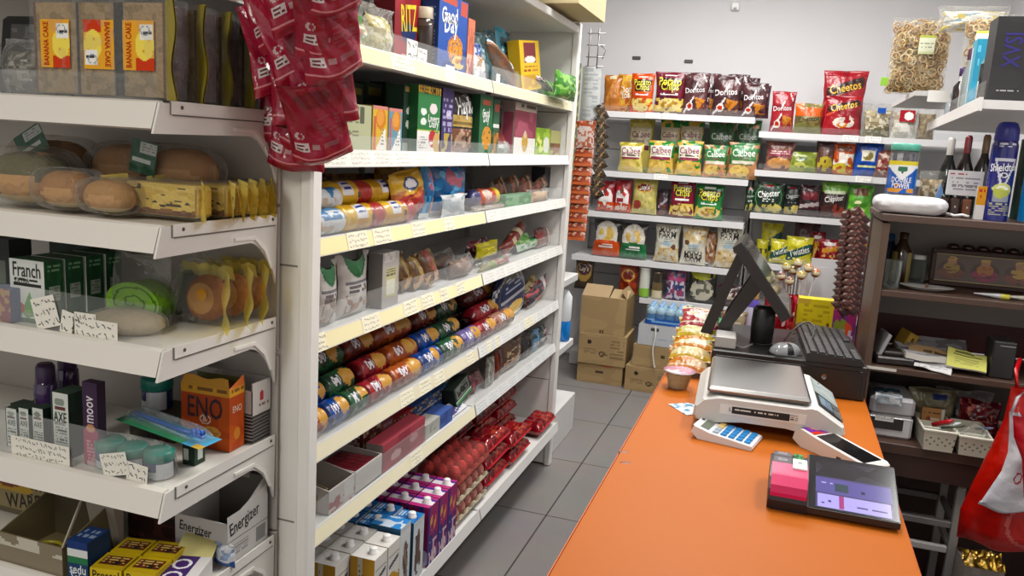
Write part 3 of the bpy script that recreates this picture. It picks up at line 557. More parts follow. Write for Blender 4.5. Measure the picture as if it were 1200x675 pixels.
bp(R4, 956, 983, 281, RD, 'snack_packet', 'front red packet with gold print on the fourth shelf of the lower bay', sd=101)
bp(R4, 976, 1008, 266, RD, 'snack_packet', 'red packet with gold print leaning sideways by the hanging brown sachets', sd=102, dy=.02).rotation_euler = (0, .3, 0)
bp(R4, 984, 1003, 297, [('bg', '#33303c'), ('ne', .5, .35, .35, .3, '#c9b08a', 5, .3)], 'snack_packet', 'small dark packet low in front of the leaning red packet', sd=103, dy=-.03, d=.03)
# ================================================================== goods along the gondola (fronts face the aisle)
R90 = PI/2
def gspan(lv, x0, x1, yt, dx, dz=0.):
    X = (GX if lv < 7 else -.862)-.016-dx; z = LEV[lv]-.0045+dz
    a, b = lineY(x0, X, z), lineY(x1, X, z)
    s_ = max(0, 1.462-a)-max(0, b-3.452); a, b = a+s_, b+s_
    h = onx((x0+x1)/2, yt, X)[2]-z if yt is not None else 0
    if lv > 1: h = min(h, LEV[lv-1]-.032-z)
    return X, (a+b)/2, b-a, h, z
def lift(w, d, tilt): return abs(math.sin(tilt[1]))*w*.5+abs(math.sin(tilt[0]))*d*.5 if tilt else 0.
def gb(lv, x0, x1, yt, front, label, left=None, top=None, dx=0., d=.06, name='carton_box', cat='box', cell=.004, sd=0, group=None, tilt=None, dz=0., mats='card'):
    X, Y, w, h, z = gspan(lv, x0, x1, yt, dx, dz); h -= 1.6*lift(w, d, tilt)
    return one(carton_mb(w, d, h, front, left, top, cell=cell, sd=sd), name, label, cat, (X-d/2, Y, z+lift(w, d, tilt)), R90, mats, group, rot=(tilt[0], tilt[1], R90) if tilt else None)
def gp(lv, x0, x1, yt, ops, label, dx=0., d=.05, name='snack_packet', cat='snack packet', cell=.004, sd=0, group=None, tilt=None, mats='film', wr=1., dz=0., hh=None, bend=0., pinch=.1):
    X, Y, w, h, z = gspan(lv, x0, x1, yt, dx, dz); h -= 1.6*lift(w, d, tilt)
    return one(bag_mb(ops, w, hh or h, d, sd, cell, bend, pinch, wr), name, label, cat, (X-d/2, Y, z+lift(w, d, tilt)), R90, mats, group, rot=(tilt[0], tilt[1], R90) if tilt else None)
def roll_mb(L, r, ops, cell=.004, sd=0, fin=.09, flat=.3):
    mb = MB()
    def S(u, v, off=0.):
        u = np.asarray(u, float); v = np.asarray(v, float); e = np.minimum(u, 1-u)/fin; k = np.clip(e, 0, 1)**.5; a = 2*PI*v
        rr = r*(1+.03*np.sin(u*L*140)*(k > .95)+.05*(noise(u*9, v*8, sd)-.5))+off
        ry = rr*(k*(1-.55)+.55); rz = rr*(k*(1-.08)+.08)
        return np.stack([(u-.5)*L, -np.sin(a)*ry, -np.cos(a)*rz+r], 1)
    mb.grid(lambda u, v: S(u, v), max(16, int(L/cell)), 28, None, 0, True, ops, sd)
    texts(mb, ops, L, 2*PI*r, lambda u, v: S(u, v, .0012))
    return mb
def groll(lv, x0, x1, r, ops, label, dx=0., lift=0., group=None, sd=0, cat='biscuit roll', name='biscuit_roll', yaw=0., L=None, mats='film'):
    X, Y, w, h, z = gspan(lv, x0, x1, None, dx)
    return one(roll_mb(L or w, r, ops, sd=sd), name, label, cat, (X-r, Y, z+lift+.001), R90+yaw, mats, group)
# ---- first shelf (cream strip, above eye level)
def gclear(lv, x0, x1, yt, fill, label, dx=0., d=.06, sd=0, lab=None, tilt=0., name='clear_snack_bag', film='clear_film', cat='snack bag', dz=0., wr=1.3):
    X, Y, w, h, z = gspan(lv, x0, x1, yt, dx, dz)
    return clear_bag(name, label, w, h, d, (X-d/2, Y, z), fill, sd, R90, lab, tilt, film, cat, .006, wr)
MIXED = lambda a, b, c: [('bg', a), ('n', 0, 0, 1, 1, b, 7, .5), ('n', 0, 0, 1, 1, c, 11, .62), ('n', 0, 0, 1, 1, '#e9e6d4', 14, .7)]
gclear(1, 404, 446, 10, MIXED('#c9c08a', '#9fae62', '#d98a5a'), 'clear bag of pale mixed snacks with a green corner, behind the hanging maroon packets', .03, .07, 1, (.1, .6, .3, .2, [('bg', '#4f8a4a')]))
gclear(1, 436, 472, 6, MIXED('#d3c48a', '#e2d7b0', '#b5b06a'), 'clear bag of pale yellow crackers on the top shelf of the gondola', .015, .07, 2)
gb(1, 461, 490, -12, [('bg', '#a3242c'), ('n', 0, 0, 1, 1, '#8c1d26', 4, .6), ('e', .56, .43, .3, .14, '#1c2f63'), ('r', .3, .1, .7, .14, '#d8b0a8'), ('x', .55, .64, .62, 'RITZ', '#e8d23c', 8, 2.1)], 'red cracker box with tall yellow letters and a blue oval', [('bg', '#7d1c24')], d=.06, dx=.055)
X, Y, w, h, z = gspan(1, 497, 517, 8, .02)
t = thing('spread_jar', 'dark jar with a cream screw lid beside the tall blue biscuit box', 'jar', (X-.032, Y, z))
MB().lathe([(0, 0), (.03, 0), (.034, .005), (.034, h-.05), (.03, h-.034), (.026, h-.028)], 28, None, ops=[('bg', '#54473f'), ('n', 0, 0, 1, 1, '#3f332d', 5, .5), ('r', .62, .1, .85, .9, '#cfc6b8')]).obj('jar_body', 'gloss', t)
MB().lathe([(.0285, h-.03), (.0295, h-.028), (.0295, h-.003), (.027, h), (0, h)], 28, '#d9cdb2').obj('lid', 'plastic', t)
X, Y, w, h, z = gspan(1, 503, 517, -6, .075)
t = thing('spread_jar', 'taller jar with a black lettered lid behind the cream-lidded jar', 'jar', (X-.034, Y+.02, z))
MB().lathe([(0, 0), (.032, 0), (.034, .01), (.034, h-.07), (.03, h-.05)], 24, '#3c322e').obj('jar_body', 'gloss', t)
MB().lathe([(.034, h-.055), (.034, h-.004), (.03, h), (0, h)], 24, None, ops=[('bg', '#2a2828'), ('l', 0, .3, 1, .8, '#b9b4ae', 1, 30)]).obj('lid', 'plastic', t)
GDAY = lambda bg, dk: [('bg', bg), ('n', 0, 0, 1, .4, dk, 3, .55), ('r', .08, .88, .6, .97, '#c0503c'), ('r', .74, .8, .98, .99, '#c5503e'), ('ne', .6, .31, .27, .2, '#e0963a', 30, .25), ('o', .6, .31, .25, .18, '#b56a24', .8), ('o', .6, .31, .13, .1, '#b56a24', .7), ('ne', .72, .15, .22, .09, '#e9cf7a', 9, .3), ('r', .3, .02, .6, .08, '#f4f2ee'), ('x', .36, .73, .54, 'Good', '#f4f3ee', 5, 1.25), ('x', .42, .60, .46, 'Day', '#f4f3ee', 5, 1.25)]
gb(1, 512, 545, -6, GDAY('#2a55ae', '#20458f'), 'tall blue biscuit box with a round biscuit picture and white bubble lettering', [('bg', '#23427f'), ('l', .2, .1, .8, .8, '#9fb2d8', 14, 12)], d=.05, dx=.006, cell=.0035)
gb(1, 546, 554, 21, [('bg', '#d07a58'), ('r', 0, 0, 1, .4, '#e2b49a'), ('n', 0, 0, 1, 1, '#b85f48', 6, .6)], 'slim orange box standing just past the blue biscuit box', [('bg', '#c9735a')], d=.06, dx=.004)
gp(1, 553, 578, 45, [('bg', '#3a5aa0'), ('n', 0, 0, 1, .6, '#e4e2de', 5, .4), ('n', 0, .3, 1, .8, '#b98a5a', 7, .55), ('w', .2, .03, 1, '#d7d9e2')], 'blue and white biscuit pack leaning back on the top shelf', .01, .05, sd=3, tilt=(-.25, 0))
for i, (a, b, c) in enumerate([(556, 572, '#3f6a6c'), (570, 584, '#33626c'), (583, 600, '#3a8aa0')]):
    gp(1, a, b, 36-2*i, [('bg', c), ('n', 0, 0, 1, 1, '#2b4c55', 4, .6), ('r', .2, .5, .8, .7, '#5fa0ae'), ('l', .2, .52, .8, .68, '#d8e6e6', 2, 12)], 'tall teal pouch at the back of the top shelf, %s of three' % ORD[i], .10, .045, 'snack_pouch', 'pouch', sd=i+5, group='teal pouches')
gp(1, 576, 614, 52, [('bg', '#8a6a52'), ('n', 0, 0, 1, .55, '#a8663c', 7, .5), ('n', 0, .5, 1, 1, '#d7e2e4', 5, .45), ('ne', .4, .75, .5, .2, '#5a9abf', 5, .35), ('n', 0, .8, 1, 1, '#2f5a4a', 5, .5)], 'clear-fronted brown biscuit pack with a blue swirl, slumped across the shelf front', .012, .06, sd=6, tilt=(-.3, .35))
gb(1, 612, 634, 43, [('bg', '#e2bb2e'), ('r', .2, .55, .8, .95, '#7d2a30'), ('e', .5, .62, .28, .07, '#efe3d9'), ('l', .15, .35, .85, .5, '#a83a24', 2), ('n', .1, .05, .9, .3, '#c9962c', 5, .5)], 'tall yellow box with a dark red panel, leaning at the end of the top shelf', [('bg', '#c89f2a'), ('r', .2, .1, .8, .4, '#d8c27a')], d=.045, dx=.03, tilt=(-.1, -.12))
gp(1, 632, 654, 88, [('bg', '#4a4644'), ('n', 0, 0, 1, 1, '#cfcfd2', 6, .55), ('n', 0, 0, 1, 1, '#7d3a3a', 9, .68)], 'small dark packet with white spots beside the yellow box', .012, .04, sd=8, tilt=(-.4, .2))
GR = [('bg', '#5fae3a'), ('n', 0, 0, 1, 1, '#3d8a2a', 5, .5), ('n', 0, 0, 1, 1, '#9fdc6a', 9, .68)]
gp(1, 640, 662, 84, GR, 'shiny bright green packet at the far end of the top shelf, lower of two', .02, .06, sd=9, hh=.075)
gp(1, 656, 680, 80, GR, 'shiny bright green packet poking out past the end of the top shelf', -.075, .05, sd=10, hh=.10)
def pcard(lv, px, y0, w, h, label, dx=-.004, ry=0., rows=2, dz=0.):       # loose price card standing at the riser
    X, Y, _, _, z = gspan(lv, px-2, px+2, None, dx, dz)
    mb = MB(); mb.box((0, 0, h/2), (w, .0012, h), '#eceae4'); scrawl(mb, -w/2, 0, w, h, lambda x, zz: np.stack([x, np.full(len(x), -.001), zz], 1), rows, '#3c3a44', int(px))
    return one(mb, 'price_card', label, 'price card', (X+.001, Y, z+dz), R90, 'paper', rot=(0, ry, R90))
pcard(1, 482, 0, .06, .05, 'white price card behind the acrylic lip below the red cracker box'); pcard(1, 494, 0, .055, .036, 'white price card low in front of the cream-lidded jar', dx=-.006)
pcard(1, 558, 0, .035, .032, 'small white price card in front of the blue and white biscuit pack', dx=-.006); pcard(1, 583, 0, .035, .03, 'small white price card under the slumped brown biscuit pack', dx=-.006)
# ---- second shelf
OAT = [('bg', '#b9bd95'), ('l', .3, .3, .7, .95, '#7a8060', 14, 20), ('r', .72, .6, .82, .95, '#5a5f4a'), ('l', .06, .1, .3, .7, '#e0e2cc', 10, 30)]
gb(2, 384, 434, 121, OAT, 'pale green carton turned to show its small print, next to the hanging maroon packets', d=.09, dx=.01, left=[('bg', '#9fa584')])
ORG = lambda a, b: [('bg', a), ('e', .55, .72, .34, .24, '#d9862e'), ('e', .5, .74, .24, .17, '#e8a04a'), ('t', (.25, .05), (.95, .05), (.85, .55), '#f2f0ea'), ('r', .05, .05, .2, .75, b), ('l', .55, .1, .8, .5, '#8a8a7a', 5), ('r', 0, .93, 1, 1, '#d88a80')]
gb(2, 436, 453, 124, ORG('#e2b93c', '#cf6a4a'), 'yellow-edged box with an orange fruit picture', d=.05, dx=.012, left=[('bg', '#d9cf8a')])
gb(2, 455, 470, 127, ORG('#6a9ab0', '#c95a5a'), 'blue-edged box with an orange fruit picture', d=.05, dx=.012, left=[('bg', '#d5d9c9')])
for i, (a, b) in enumerate([(408, 424), (428, 446), (449, 468)]):
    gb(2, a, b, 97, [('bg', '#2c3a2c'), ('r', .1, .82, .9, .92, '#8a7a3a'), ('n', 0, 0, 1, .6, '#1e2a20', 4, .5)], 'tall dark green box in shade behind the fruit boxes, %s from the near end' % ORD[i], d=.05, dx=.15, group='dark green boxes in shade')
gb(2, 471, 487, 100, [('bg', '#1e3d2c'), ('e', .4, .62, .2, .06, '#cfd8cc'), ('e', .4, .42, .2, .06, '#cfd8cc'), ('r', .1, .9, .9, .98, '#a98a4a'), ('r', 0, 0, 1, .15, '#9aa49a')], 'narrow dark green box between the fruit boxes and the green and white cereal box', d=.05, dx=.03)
gb(2, 488, 514, 101, [('bg', '#2a7a3e'), ('w', .33, .025, 1, '#eceae6'), ('r', 0, .33, 1, .345, '#a8c23c'), ('r', 0, .9, 1, 1, '#e0b23c'), ('e', .25, .62, .13, .055, '#dfe8df'), ('e', .25, .47, .13, .055, '#dfe8df'), ('e', .68, .68, .17, .08, '#e8d8d8'), ('ne', .68, .22, .18, .13, '#c23c44', 10, .25), ('ne', .9, .16, .2, .16, '#cfa862', 9, .3), ('l', .06, .05, .45, .25, '#9a9a98', 5), ('x', .5, .95, .9, 'FREE RM10', '#3a2a10', 0, 1.1), ('x', .7, .53, .5, 'Lavers', '#f4f6f2'), ('x', .72, .43, .42, 'Dairy', '#f4f6f2')], 'green and white cereal box with a yellow flash across its top', left=[('bg', '#226434')], d=.06, dx=.004, cell=.003)
gb(2, 516, 529, 103, [('bg', '#3e2f66'), ('e', .6, .6, .22, .07, '#c9c3dc'), ('l', .1, .3, .9, .85, '#a79fc8', 6, 8), ('n', 0, 0, 1, .3, '#b9a24a', 6, .5)], 'narrow purple box next to the green and white cereal box', d=.06, dx=.012, left=[('bg', '#322655')])
gp(2, 529, 559, 106, [('bg', '#1f1c1c'), ('r', .02, .42, .98, .6, '#b99a4f'), ('r', .1, .46, .9, .5, '#7d6428'), ('n', .02, .02, .98, .4, '#8a5a44', 9, .4), ('n', .02, .02, .98, .4, '#c9a58a', 12, .66), ('e', .88, .72, .08, .06, '#d9d6cf'), ('x', .5, .73, .6, 'Hayik', '#f2f0ec', 6, 1.3)], 'black pouch with a gold band and a picture of nuts', .012, .05, 'nut_pouch', 'pouch', sd=12, cell=.003)
gb(2, 560, 575, 111, [('bg', '#22683c'), ('r', .2, .83, .8, .92, '#b8523c'), ('ne', .6, .28, .36, .2, '#d9923a', 16, .25), ('x', .46, .7, .54, 'Good', '#eef0ea', 5, 1.4), ('x', .5, .61, .44, 'Day', '#eef0ea', 5, 1.4)], 'green biscuit box with white bubble lettering', d=.05, dx=.012, left=[('bg', '#1b5230')], cell=.003)
gb(2, 576, 583, 116, [('bg', '#2c5a3c'), ('r', .2, .78, .9, .92, '#a8483a'), ('r', 0, .5, 1, .56, '#d9ddd2'), ('n', 0, 0, 1, .4, '#b97a34', 6, .4)], 'slim green box with a red patch beside the green biscuit box', d=.05, dx=.02)
gb(2, 584, 602, 141, [('bg', '#9a4a44'), ('n', 0, 0, 1, 1, '#7d3a38', 4, .5), ('r', .6, 0, 1, .35, '#c9b9b0')], 'dull red pack lying at a slant behind the acrylic lip', d=.03, dx=.03, tilt=(-.5, 0))
gclear(2, 583, 603, 166, [('bg', '#c9c9c4'), ('n', 0, 0, 1, 1, '#8f9a9a', 6, .5)], 'flattened clear tray between the green boxes and the pink box', .008, .05, 4)
gb(2, 601, 626, 121, [('bg', '#8e3a4e'), ('r', 0, 0, 1, .34, '#e6e2dc'), ('r', 0, .86, 1, 1, '#b9ad9c'), ('l', .05, .88, .95, .98, '#4a4038', 1, 8), ('n', .05, .36, .95, .84, '#a85566', 4, .55), ('e', .5, .26, .14, .2, '#c9a34a'), ('e', .5, .4, .06, .08, '#d8b8a8')], 'pink and white box with a gold figure below a plain band', d=.05, dx=.02, left=[('bg', '#9c8a84'), ('r', .1, .1, .9, .8, '#9a4a5c')], cell=.003)
gb(2, 627, 643, 150, [('bg', '#9fc23c'), ('n', 0, 0, 1, 1, '#7da42c', 5, .5), ('e', .75, .4, .22, .3, '#d9dcd2'), ('ne', .3, .4, .3, .3, '#d8e07a', 6, .4)], 'small lime green box next to the pink and white box', d=.05, dx=.02)
gb(2, 644, 656, 153, [('bg', '#a8a66a'), ('n', 0, 0, 1, .5, '#6a4a34', 5, .5), ('e', .6, .3, .3, .2, '#8a5a3c')], 'small olive and brown box, last on the second shelf', d=.05, dx=.02)
# ---- third shelf
WB = [('bg', '#d5dade'), ('r', 0, .42, 1, .6, '#4a90c2'), ('n', 0, .3, 1, .7, '#3c7fb5', 7, .62), ('n', .1, .08, .7, .3, '#c9b59a', 9, .5), ('e', .3, .6, .1, .08, '#c9536a')]
groll(3, 365, 408, .028, WB, 'white and blue biscuit pack lying at the near end of the third shelf', 0, 0, sd=1)
groll(3, 368, 404, .026, WB, 'white and blue biscuit pack resting on the one at the shelf edge', .028, .047, sd=2)
YR = lambda s: [('bg', '#dcae34'), ('r', .62, 0, 1, 1, '#b03430'), ('n', .0, 0, .66, 1, '#c8921f', 5, .62), ('r', .3, .26, .52, .46, '#e2e2e6'), ('l', .33, .3, .5, .44, '#2c3f8f', 2, 34), ('e', .62, .25, .03, .05, '#5a3a24')]+([('r', .66, .28, .95, .5, '#d4cfc8'), ('l', .67, .29, .94, .49, '#8a8688', 7, 50)] if s else [])
groll(3, 402, 456, .030, YR(0), 'yellow and red biscuit roll in the front row, nearer of two', 0, 0, 'yellow and red rolls', 3)
groll(3, 446, 491, .030, YR(0), 'yellow and red biscuit roll in the front row, ending at the upright red pack', .002, 0, 'yellow and red rolls', 4)
groll(3, 383, 440, .031, YR(0), 'yellow and red biscuit roll in the upper row, above the white and blue packs', .045, .048, 'yellow and red rolls', 5)
groll(3, 432, 480, .031, YR(1), 'yellow and red biscuit roll showing its white printed panel', .045, .048, 'yellow and red rolls', 6)
for i, (a, b) in enumerate([(372, 398), (398, 424), (424, 450)]): gp(3, a, b, 204, [('bg', '#8a6a34'), ('n', 0, 0, 1, 1, '#6a3a2c', 4, .5), ('r', .2, .5, .8, .8, '#b08a3a')], 'dim yellow-brown pack standing at the back of the third shelf, %s from the near end' % ORD[i], .17, .05, sd=13+i, group='dim packs at the back')
gp(3, 470, 508, 196, [('bg', '#b0332f'), ('r', 0, .5, 1, 1, '#dcae34'), ('n', 0, .4, 1, .6, '#c9702c', 6, .5), ('e', .45, .72, .22, .15, '#33406e'), ('e', .45, .72, .16, .1, '#e3e0e6'), ('n', 0, 0, 1, .4, '#cf5a50', 7, .62)], 'upright red and yellow pack leaning over the end of the biscuit rolls', .006, .055, sd=17, tilt=(-.1, -.12))
gp(3, 446, 482, 194, [('bg', '#c89a34'), ('n', 0, 0, 1, 1, '#a87424', 5, .5), ('r', 0, 0, 1, .4, '#8a2f2a')], 'yellow pack standing behind the upper biscuit rolls', .12, .05, sd=18)
BLU = [('bg', '#2277b8'), ('n', 0, 0, 1, 1, '#1a5f9c', 4, .55), ('n', 0, 0, 1, 1, '#55b0e0', 6, .68), ('ne', .5, .72, .28, .2, '#b5556a', 7, .4), ('ne', .68, .25, .2, .18, '#c98a4a', 6, .3), ('w', .1, .02, 1, '#dfe6ea')]
gp(3, 500, 511, 193, BLU, 'narrow blue packet edge beside the wide blue packet', .012, .05, sd=19)
gp(3, 514, 552, 190, BLU, 'wide glossy blue packet with a red burst on the third shelf', .02, .06, sd=20)
gp(3, 520, 548, 228, [('bg', '#d5dadc'), ('n', 0, 0, 1, 1, '#a9b4ba', 5, .5)], 'white folded packet lying in front of the wide blue packet', -.002, .02, sd=21)
groll(3, 556, 588, .028, [('bg', '#c8452f'), ('r', .75, 0, 1, 1, '#e2c43a'), ('r', 0, 0, .2, 1, '#3b3a6e'), ('n', .2, 0, .75, 1, '#d9694a', 6, .5), ('e', .48, .33, .16, .1, '#e9d0c0')], 'red biscuit roll with a yellow end past the wide blue packet', .012, .012, sd=7)
gclear(3, 555, 600, 240, [('bg', '#c9c2b8'), ('n', 0, 0, 1, 1, '#a58a72', 7, .5)], 'flat clear packet under the red biscuit roll', -.002, .03, 6)
DK = lambda a: [('bg', '#3f2d24'), ('n', 0, 0, 1, 1, a, 5, .5), ('b', .3, .1, .5, .9, .08, '#8a4a34'), ('b', .7, .1, .75, .9, .05, '#b58a6a')]
for i, (a, b, t) in enumerate([(585, 600, 205), (598, 616, 202), (610, 630, 203), (624, 646, 206)]):
    gp(3, a, b, t, DK('#6a3a2a'), 'reddish-brown stick pack leaning back above the green tray, %s of four' % ORD[i], .05-.01*i, .035, sd=23+i, tilt=(-.3, -.2), group='reddish-brown stick packs', name='stick_packet')
gb(3, 592, 622, 228, [('bg', '#3f8a4a'), ('n', 0, 0, 1, 1, '#7ab07a', 5, .55)], 'flat green tray under the reddish-brown stick packs', d=.05, dx=.004)
gclear(3, 622, 648, 222, [('bg', '#b98a62'), ('n', 0, 0, 1, 1, '#d9b48a', 6, .5)], 'small clear bag of tan pieces at the end of the third shelf', .002, .04, 7)
gb(3, 645, 651, 196, [('bg', '#26282c'), ('r', .3, .1, .6, .8, '#4a3c3c')], 'narrow black box at the far end of the third shelf', d=.06, dx=.06)
# ---- fourth shelf
gp(4, 352, 371, 318, [('bg', '#8a8f72'), ('n', 0, 0, 1, .4, '#c9c6a0', 8, .4), ('r', .3, .4, 1, 1, '#4a4a3e')], 'grey-green packet half hidden by the near post of the gondola', .01, .04, sd=30)
def scoop_pack(x0, x1, yt, label, sd, dx):
    X, Y, w, h, z = gspan(4, x0, x1, yt, dx); d = .045
    ops = [('bg', '#c9c5c0'), ('e', .5, .98, .34, .36, '#2f6f42'), ('e', .5, .98, .3, .3, '#37804c'), ('r', .1, .52, .9, .56, '#77757a'), ('n', .12, .05, .88, .45, '#8a7a6e', 9, .6), ('n', .2, .08, .8, .3, '#b58a6a', 8, .66), ('l', .2, .36, .8, .5, '#6a676a', 2, 10)]
    mb = MB(); S = bag_surface(w, h, d, sd, pinch=.16, wr=.6, base=.75)
    def P(u, v):                                                        # top edge scooped out between two ears
        v2 = v*(1-.13*np.clip(1-((u-.5)/.36)**2, 0, 1)*(v > .7)*(v-.7)/.3); return S(u, v2, -1)
    mb.grid(P, 30, 44, None, 0, True, ops, sd); mb.grid(lambda u, v: S(1-u, np.minimum(v, .86), 1), 12, 12, '#b9b5b0', 0, True)
    texts(mb, ops, w, h, lambda u, v: S(u, v, -1, .001))
    return one(mb, 'biscuit_pouch', label, 'pouch', (X-d/2, Y, z), R90, 'film')
scoop_pack(376, 402, 307, 'narrow white pouch with a green scooped top on the fourth shelf', 1, .006); scoop_pack(402, 438, 297, 'wide white pouch with a green scooped top on the fourth shelf', 2, .012)
gp(4, 437, 448, 300, [('bg', '#a09a90'), ('n', 0, .1, 1, .5, '#7a5a44', 6, .5), ('r', 0, .5, 1, .7, '#6a5a50')], 'thin grey-brown packet behind the wide white pouch', .05, .04, sd=31)
gb(4, 447, 466, 296, [('bg', '#b5b1ac'), ('n', 0, .82, 1, 1, '#cfccc8', 6, .5), ('r', .2, .18, .85, .72, '#c9c390'), ('r', .28, .22, .78, .5, '#e3e3d2'), ('l', .25, .55, .8, .7, '#6a6650', 3)], 'tall grey-white packet with a pale yellow label', [('bg', '#8f8c88')], d=.04, dx=.006, cell=.003)
for i, (a, b, t) in enumerate([(470, 480, 292), (478, 490, 294), (492, 505, 296), (507, 521, 289)]):
    gp(4, a, b, t, [('bg', '#6a4630'), ('n', 0, 0, 1, 1, '#8a6a3c', 5, .5), ('b', .5, .05, .45, .95, .12, '#b59a5a' if i < 3 else '#9a4a44'), ('n', 0, 0, 1, .3, '#c9a27a', 6, .5)], 'slim brown stick pack leaning back, %s of four on the fourth shelf' % ORD[i], .05-.015*i, .035, sd=33+i, tilt=(-.28, -.2), group='slim brown stick packs', name='stick_packet')
gclear(4, 536, 562, 300, [('bg', '#7d5f50'), ('n', 0, 0, 1, 1, '#a58a7a', 5, .5)], 'crumpled clear bag of brown biscuits on the fourth shelf', .004, .07, 11)
gclear(4, 508, 540, 296, [('bg', '#5a4038'), ('n', 0, 0, 1, 1, '#7a5a4c', 5, .5)], 'dim brown clear-wrapped bag behind the stick packs', .09, .07, 12)
gp(4, 553, 577, 282, [('bg', '#7a2a3a'), ('n', 0, 0, 1, 1, '#4a1c2a', 5, .5), ('n', 0, 0, 1, 1, '#c9a2a8', 8, .7)], 'maroon packet leaning behind the bright yellow one', .06, .05, sd=38, dz=.015)
gp(4, 563, 588, 284, [('bg', '#e0d62c'), ('n', 0, 0, 1, 1, '#c2b71e', 5, .55), ('l', .15, .3, .85, .8, '#a89a1c', 3, 9)], 'small bright yellow packet on the fourth shelf', .03, .04, sd=39, dz=.03)
gclear(4, 562, 604, 304, [('bg', '#b9b58a'), ('n', 0, 0, .6, 1, '#8fa862', 6, .5), ('n', .5, 0, 1, 1, '#c2627a', 6, .45)], 'clear packet with green and pink sweets in front of the yellow packet', .0, .03, 13)
gp(4, 596, 622, 262, [('bg', '#7a3428'), ('b', .3, .02, .4, .98, .07, '#c9b08a'), ('b', .62, .02, .62, .98, .06, '#d8c9a8'), ('n', 0, 0, 1, .25, '#c23c34', 5, .4), ('n', 0, .7, 1, 1, '#8a2f28', 5, .4)], 'long red packet with pale stripes leaning back on the fourth shelf', .02, .05, sd=40, tilt=(-.3, -.35))
for i, (a, b, t, c) in enumerate([(612, 630, 273, '#5fae4a'), (624, 641, 276, '#3f9a5a')]): gp(4, a, b, t, [('bg', c), ('n', 0, 0, 1, 1, '#9fd08a', 5, .6), ('n', 0, 0, 1, .4, '#c9d8d0', 5, .5)], 'small green packet lying near the far end of the fourth shelf, %s of two' % ORD[i], .03, .04, sd=41+i, tilt=(-.5, 0), group='small green packets')
gp(4, 636, 652, 266, [('bg', '#6a4a44'), ('n', 0, 0, 1, 1, '#8a2f34', 6, .55), ('r', .7, 0, .85, 1, '#cfc6bc')], 'brown and white packet, last on the fourth shelf', .02, .04, sd=43, tilt=(-.2, 0))
# ---- fifth shelf: biscuit rolls
TG = lambda bg, dk, food='#d9a04a', bw='#e6e3ea': [('bg', bg), ('n', 0, 0, 1, 1, dk, 5, .58), ('ne', .72, .36, .2, .13, food, 6, .25), ('e', .36, .36, .12, .085, bw), ('o', .36, .36, .085, .06, dk, .5), ('r', 0, 0, .06, 1, dk), ('r', .94, 0, 1, 1, dk)]
OR_, BL, GNR, RDR, GDR, BRN, VIO = ('#b5562c', '#8a3a1c'), ('#2450a8', '#183878'), ('#245a38', '#17402a'), ('#a82c34', '#7d1c26'), ('#b5582a', '#8f3c1c'), ('#7a2c20', '#57201a'), ('#7a6aa8', '#5a4a8a')
front = [(362, 387, OR_, 'copper'), (386, 412, BL, 'blue'), (411, 434, GNR, 'green'), (432, 463, RDR, 'red'), (462, 497, GDR, 'orange-gold'), (495, 521, BL, 'blue'), (520, 545, GNR, 'green'), (545, 565, VIO, 'violet'), (564, 583, RDR, 'red'), (582, 604, ('#b5806a', '#8f5a4a'), 'tan')]
seen = {}
for i, (a, b, (c, dk), cn) in enumerate(front):
    seen[cn] = seen.get(cn, 0)+1
    groll(5, a, b, .031, TG(c, dk), '%s biscuit roll in the front row of rolls, %s from the near end' % (cn, ORD[i]), 0, 0, 'biscuit rolls on the fifth shelf', 50+i)
rear = [(360, 384, BL, 'blue'), (384, 418, GNR, 'dark green'), (424, 455, RDR, 'red'), (455, 491, GDR, 'copper'), (490, 516, BL, 'blue'), (515, 540, GNR, 'green'), (556, 590, RDR, 'red')]
for i, (a, b, (c, dk), cn) in enumerate(rear):
    groll(5, a, b, .031, TG(c, dk), '%s biscuit roll in the second row of rolls, %s from the near end' % (cn, ORD[i]), .05, .036, 'biscuit rolls on the fifth shelf', 70+i)
top3 = [(362, 405, GNR, 'dark green'), (405, 440, BRN, 'dark red'), (440, 484, GDR, 'copper'), (486, 512, BRN, 'brown'), (512, 536, GNR, 'green'), (545, 585, BRN, 'dark red')]
for i, (a, b, (c, dk), cn) in enumerate(top3):
    groll(5, a, b, .032, TG(c, dk), '%s biscuit roll on the rear heap of rolls, %s from the near end' % (cn, ORD[i]), .10, .082, 'biscuit rolls on the fifth shelf', 90+i)
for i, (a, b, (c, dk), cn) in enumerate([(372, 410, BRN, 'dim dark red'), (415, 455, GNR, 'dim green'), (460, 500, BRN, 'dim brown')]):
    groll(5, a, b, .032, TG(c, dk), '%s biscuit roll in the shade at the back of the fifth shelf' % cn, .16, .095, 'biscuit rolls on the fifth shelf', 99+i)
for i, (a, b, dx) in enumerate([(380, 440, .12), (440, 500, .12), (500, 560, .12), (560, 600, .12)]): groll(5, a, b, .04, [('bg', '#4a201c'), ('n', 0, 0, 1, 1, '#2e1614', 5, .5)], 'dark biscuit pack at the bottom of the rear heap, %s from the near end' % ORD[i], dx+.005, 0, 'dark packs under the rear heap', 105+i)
X, Y, w, h, z = gspan(5, 587, 622, 317, .03)
mb = MB(); oval = [('bg', '#1f2a55'), ('o', .5, .5, .5, .5, '#c9c4b0', .9), ('r', .1, .42, .9, .47, '#b9b8c0'), ('e', .5, .22, .3, .12, '#d9b25a'), ('l', .25, .55, .75, .85, '#aab0c9', 4, 9), ('w', .1, 0, 1, '#d9d4c4')]
def ovs(u, v, sg, off=0.):
    a = (v-.5)*2; hw = np.sqrt(np.clip(1-a*a, 0, 1)); return np.stack([(u-.5)*w*hw, sg*(.022*np.clip(1-np.maximum(np.abs(2*u-1), np.abs(a))**8, 0, 1)+off), v*h], 1)
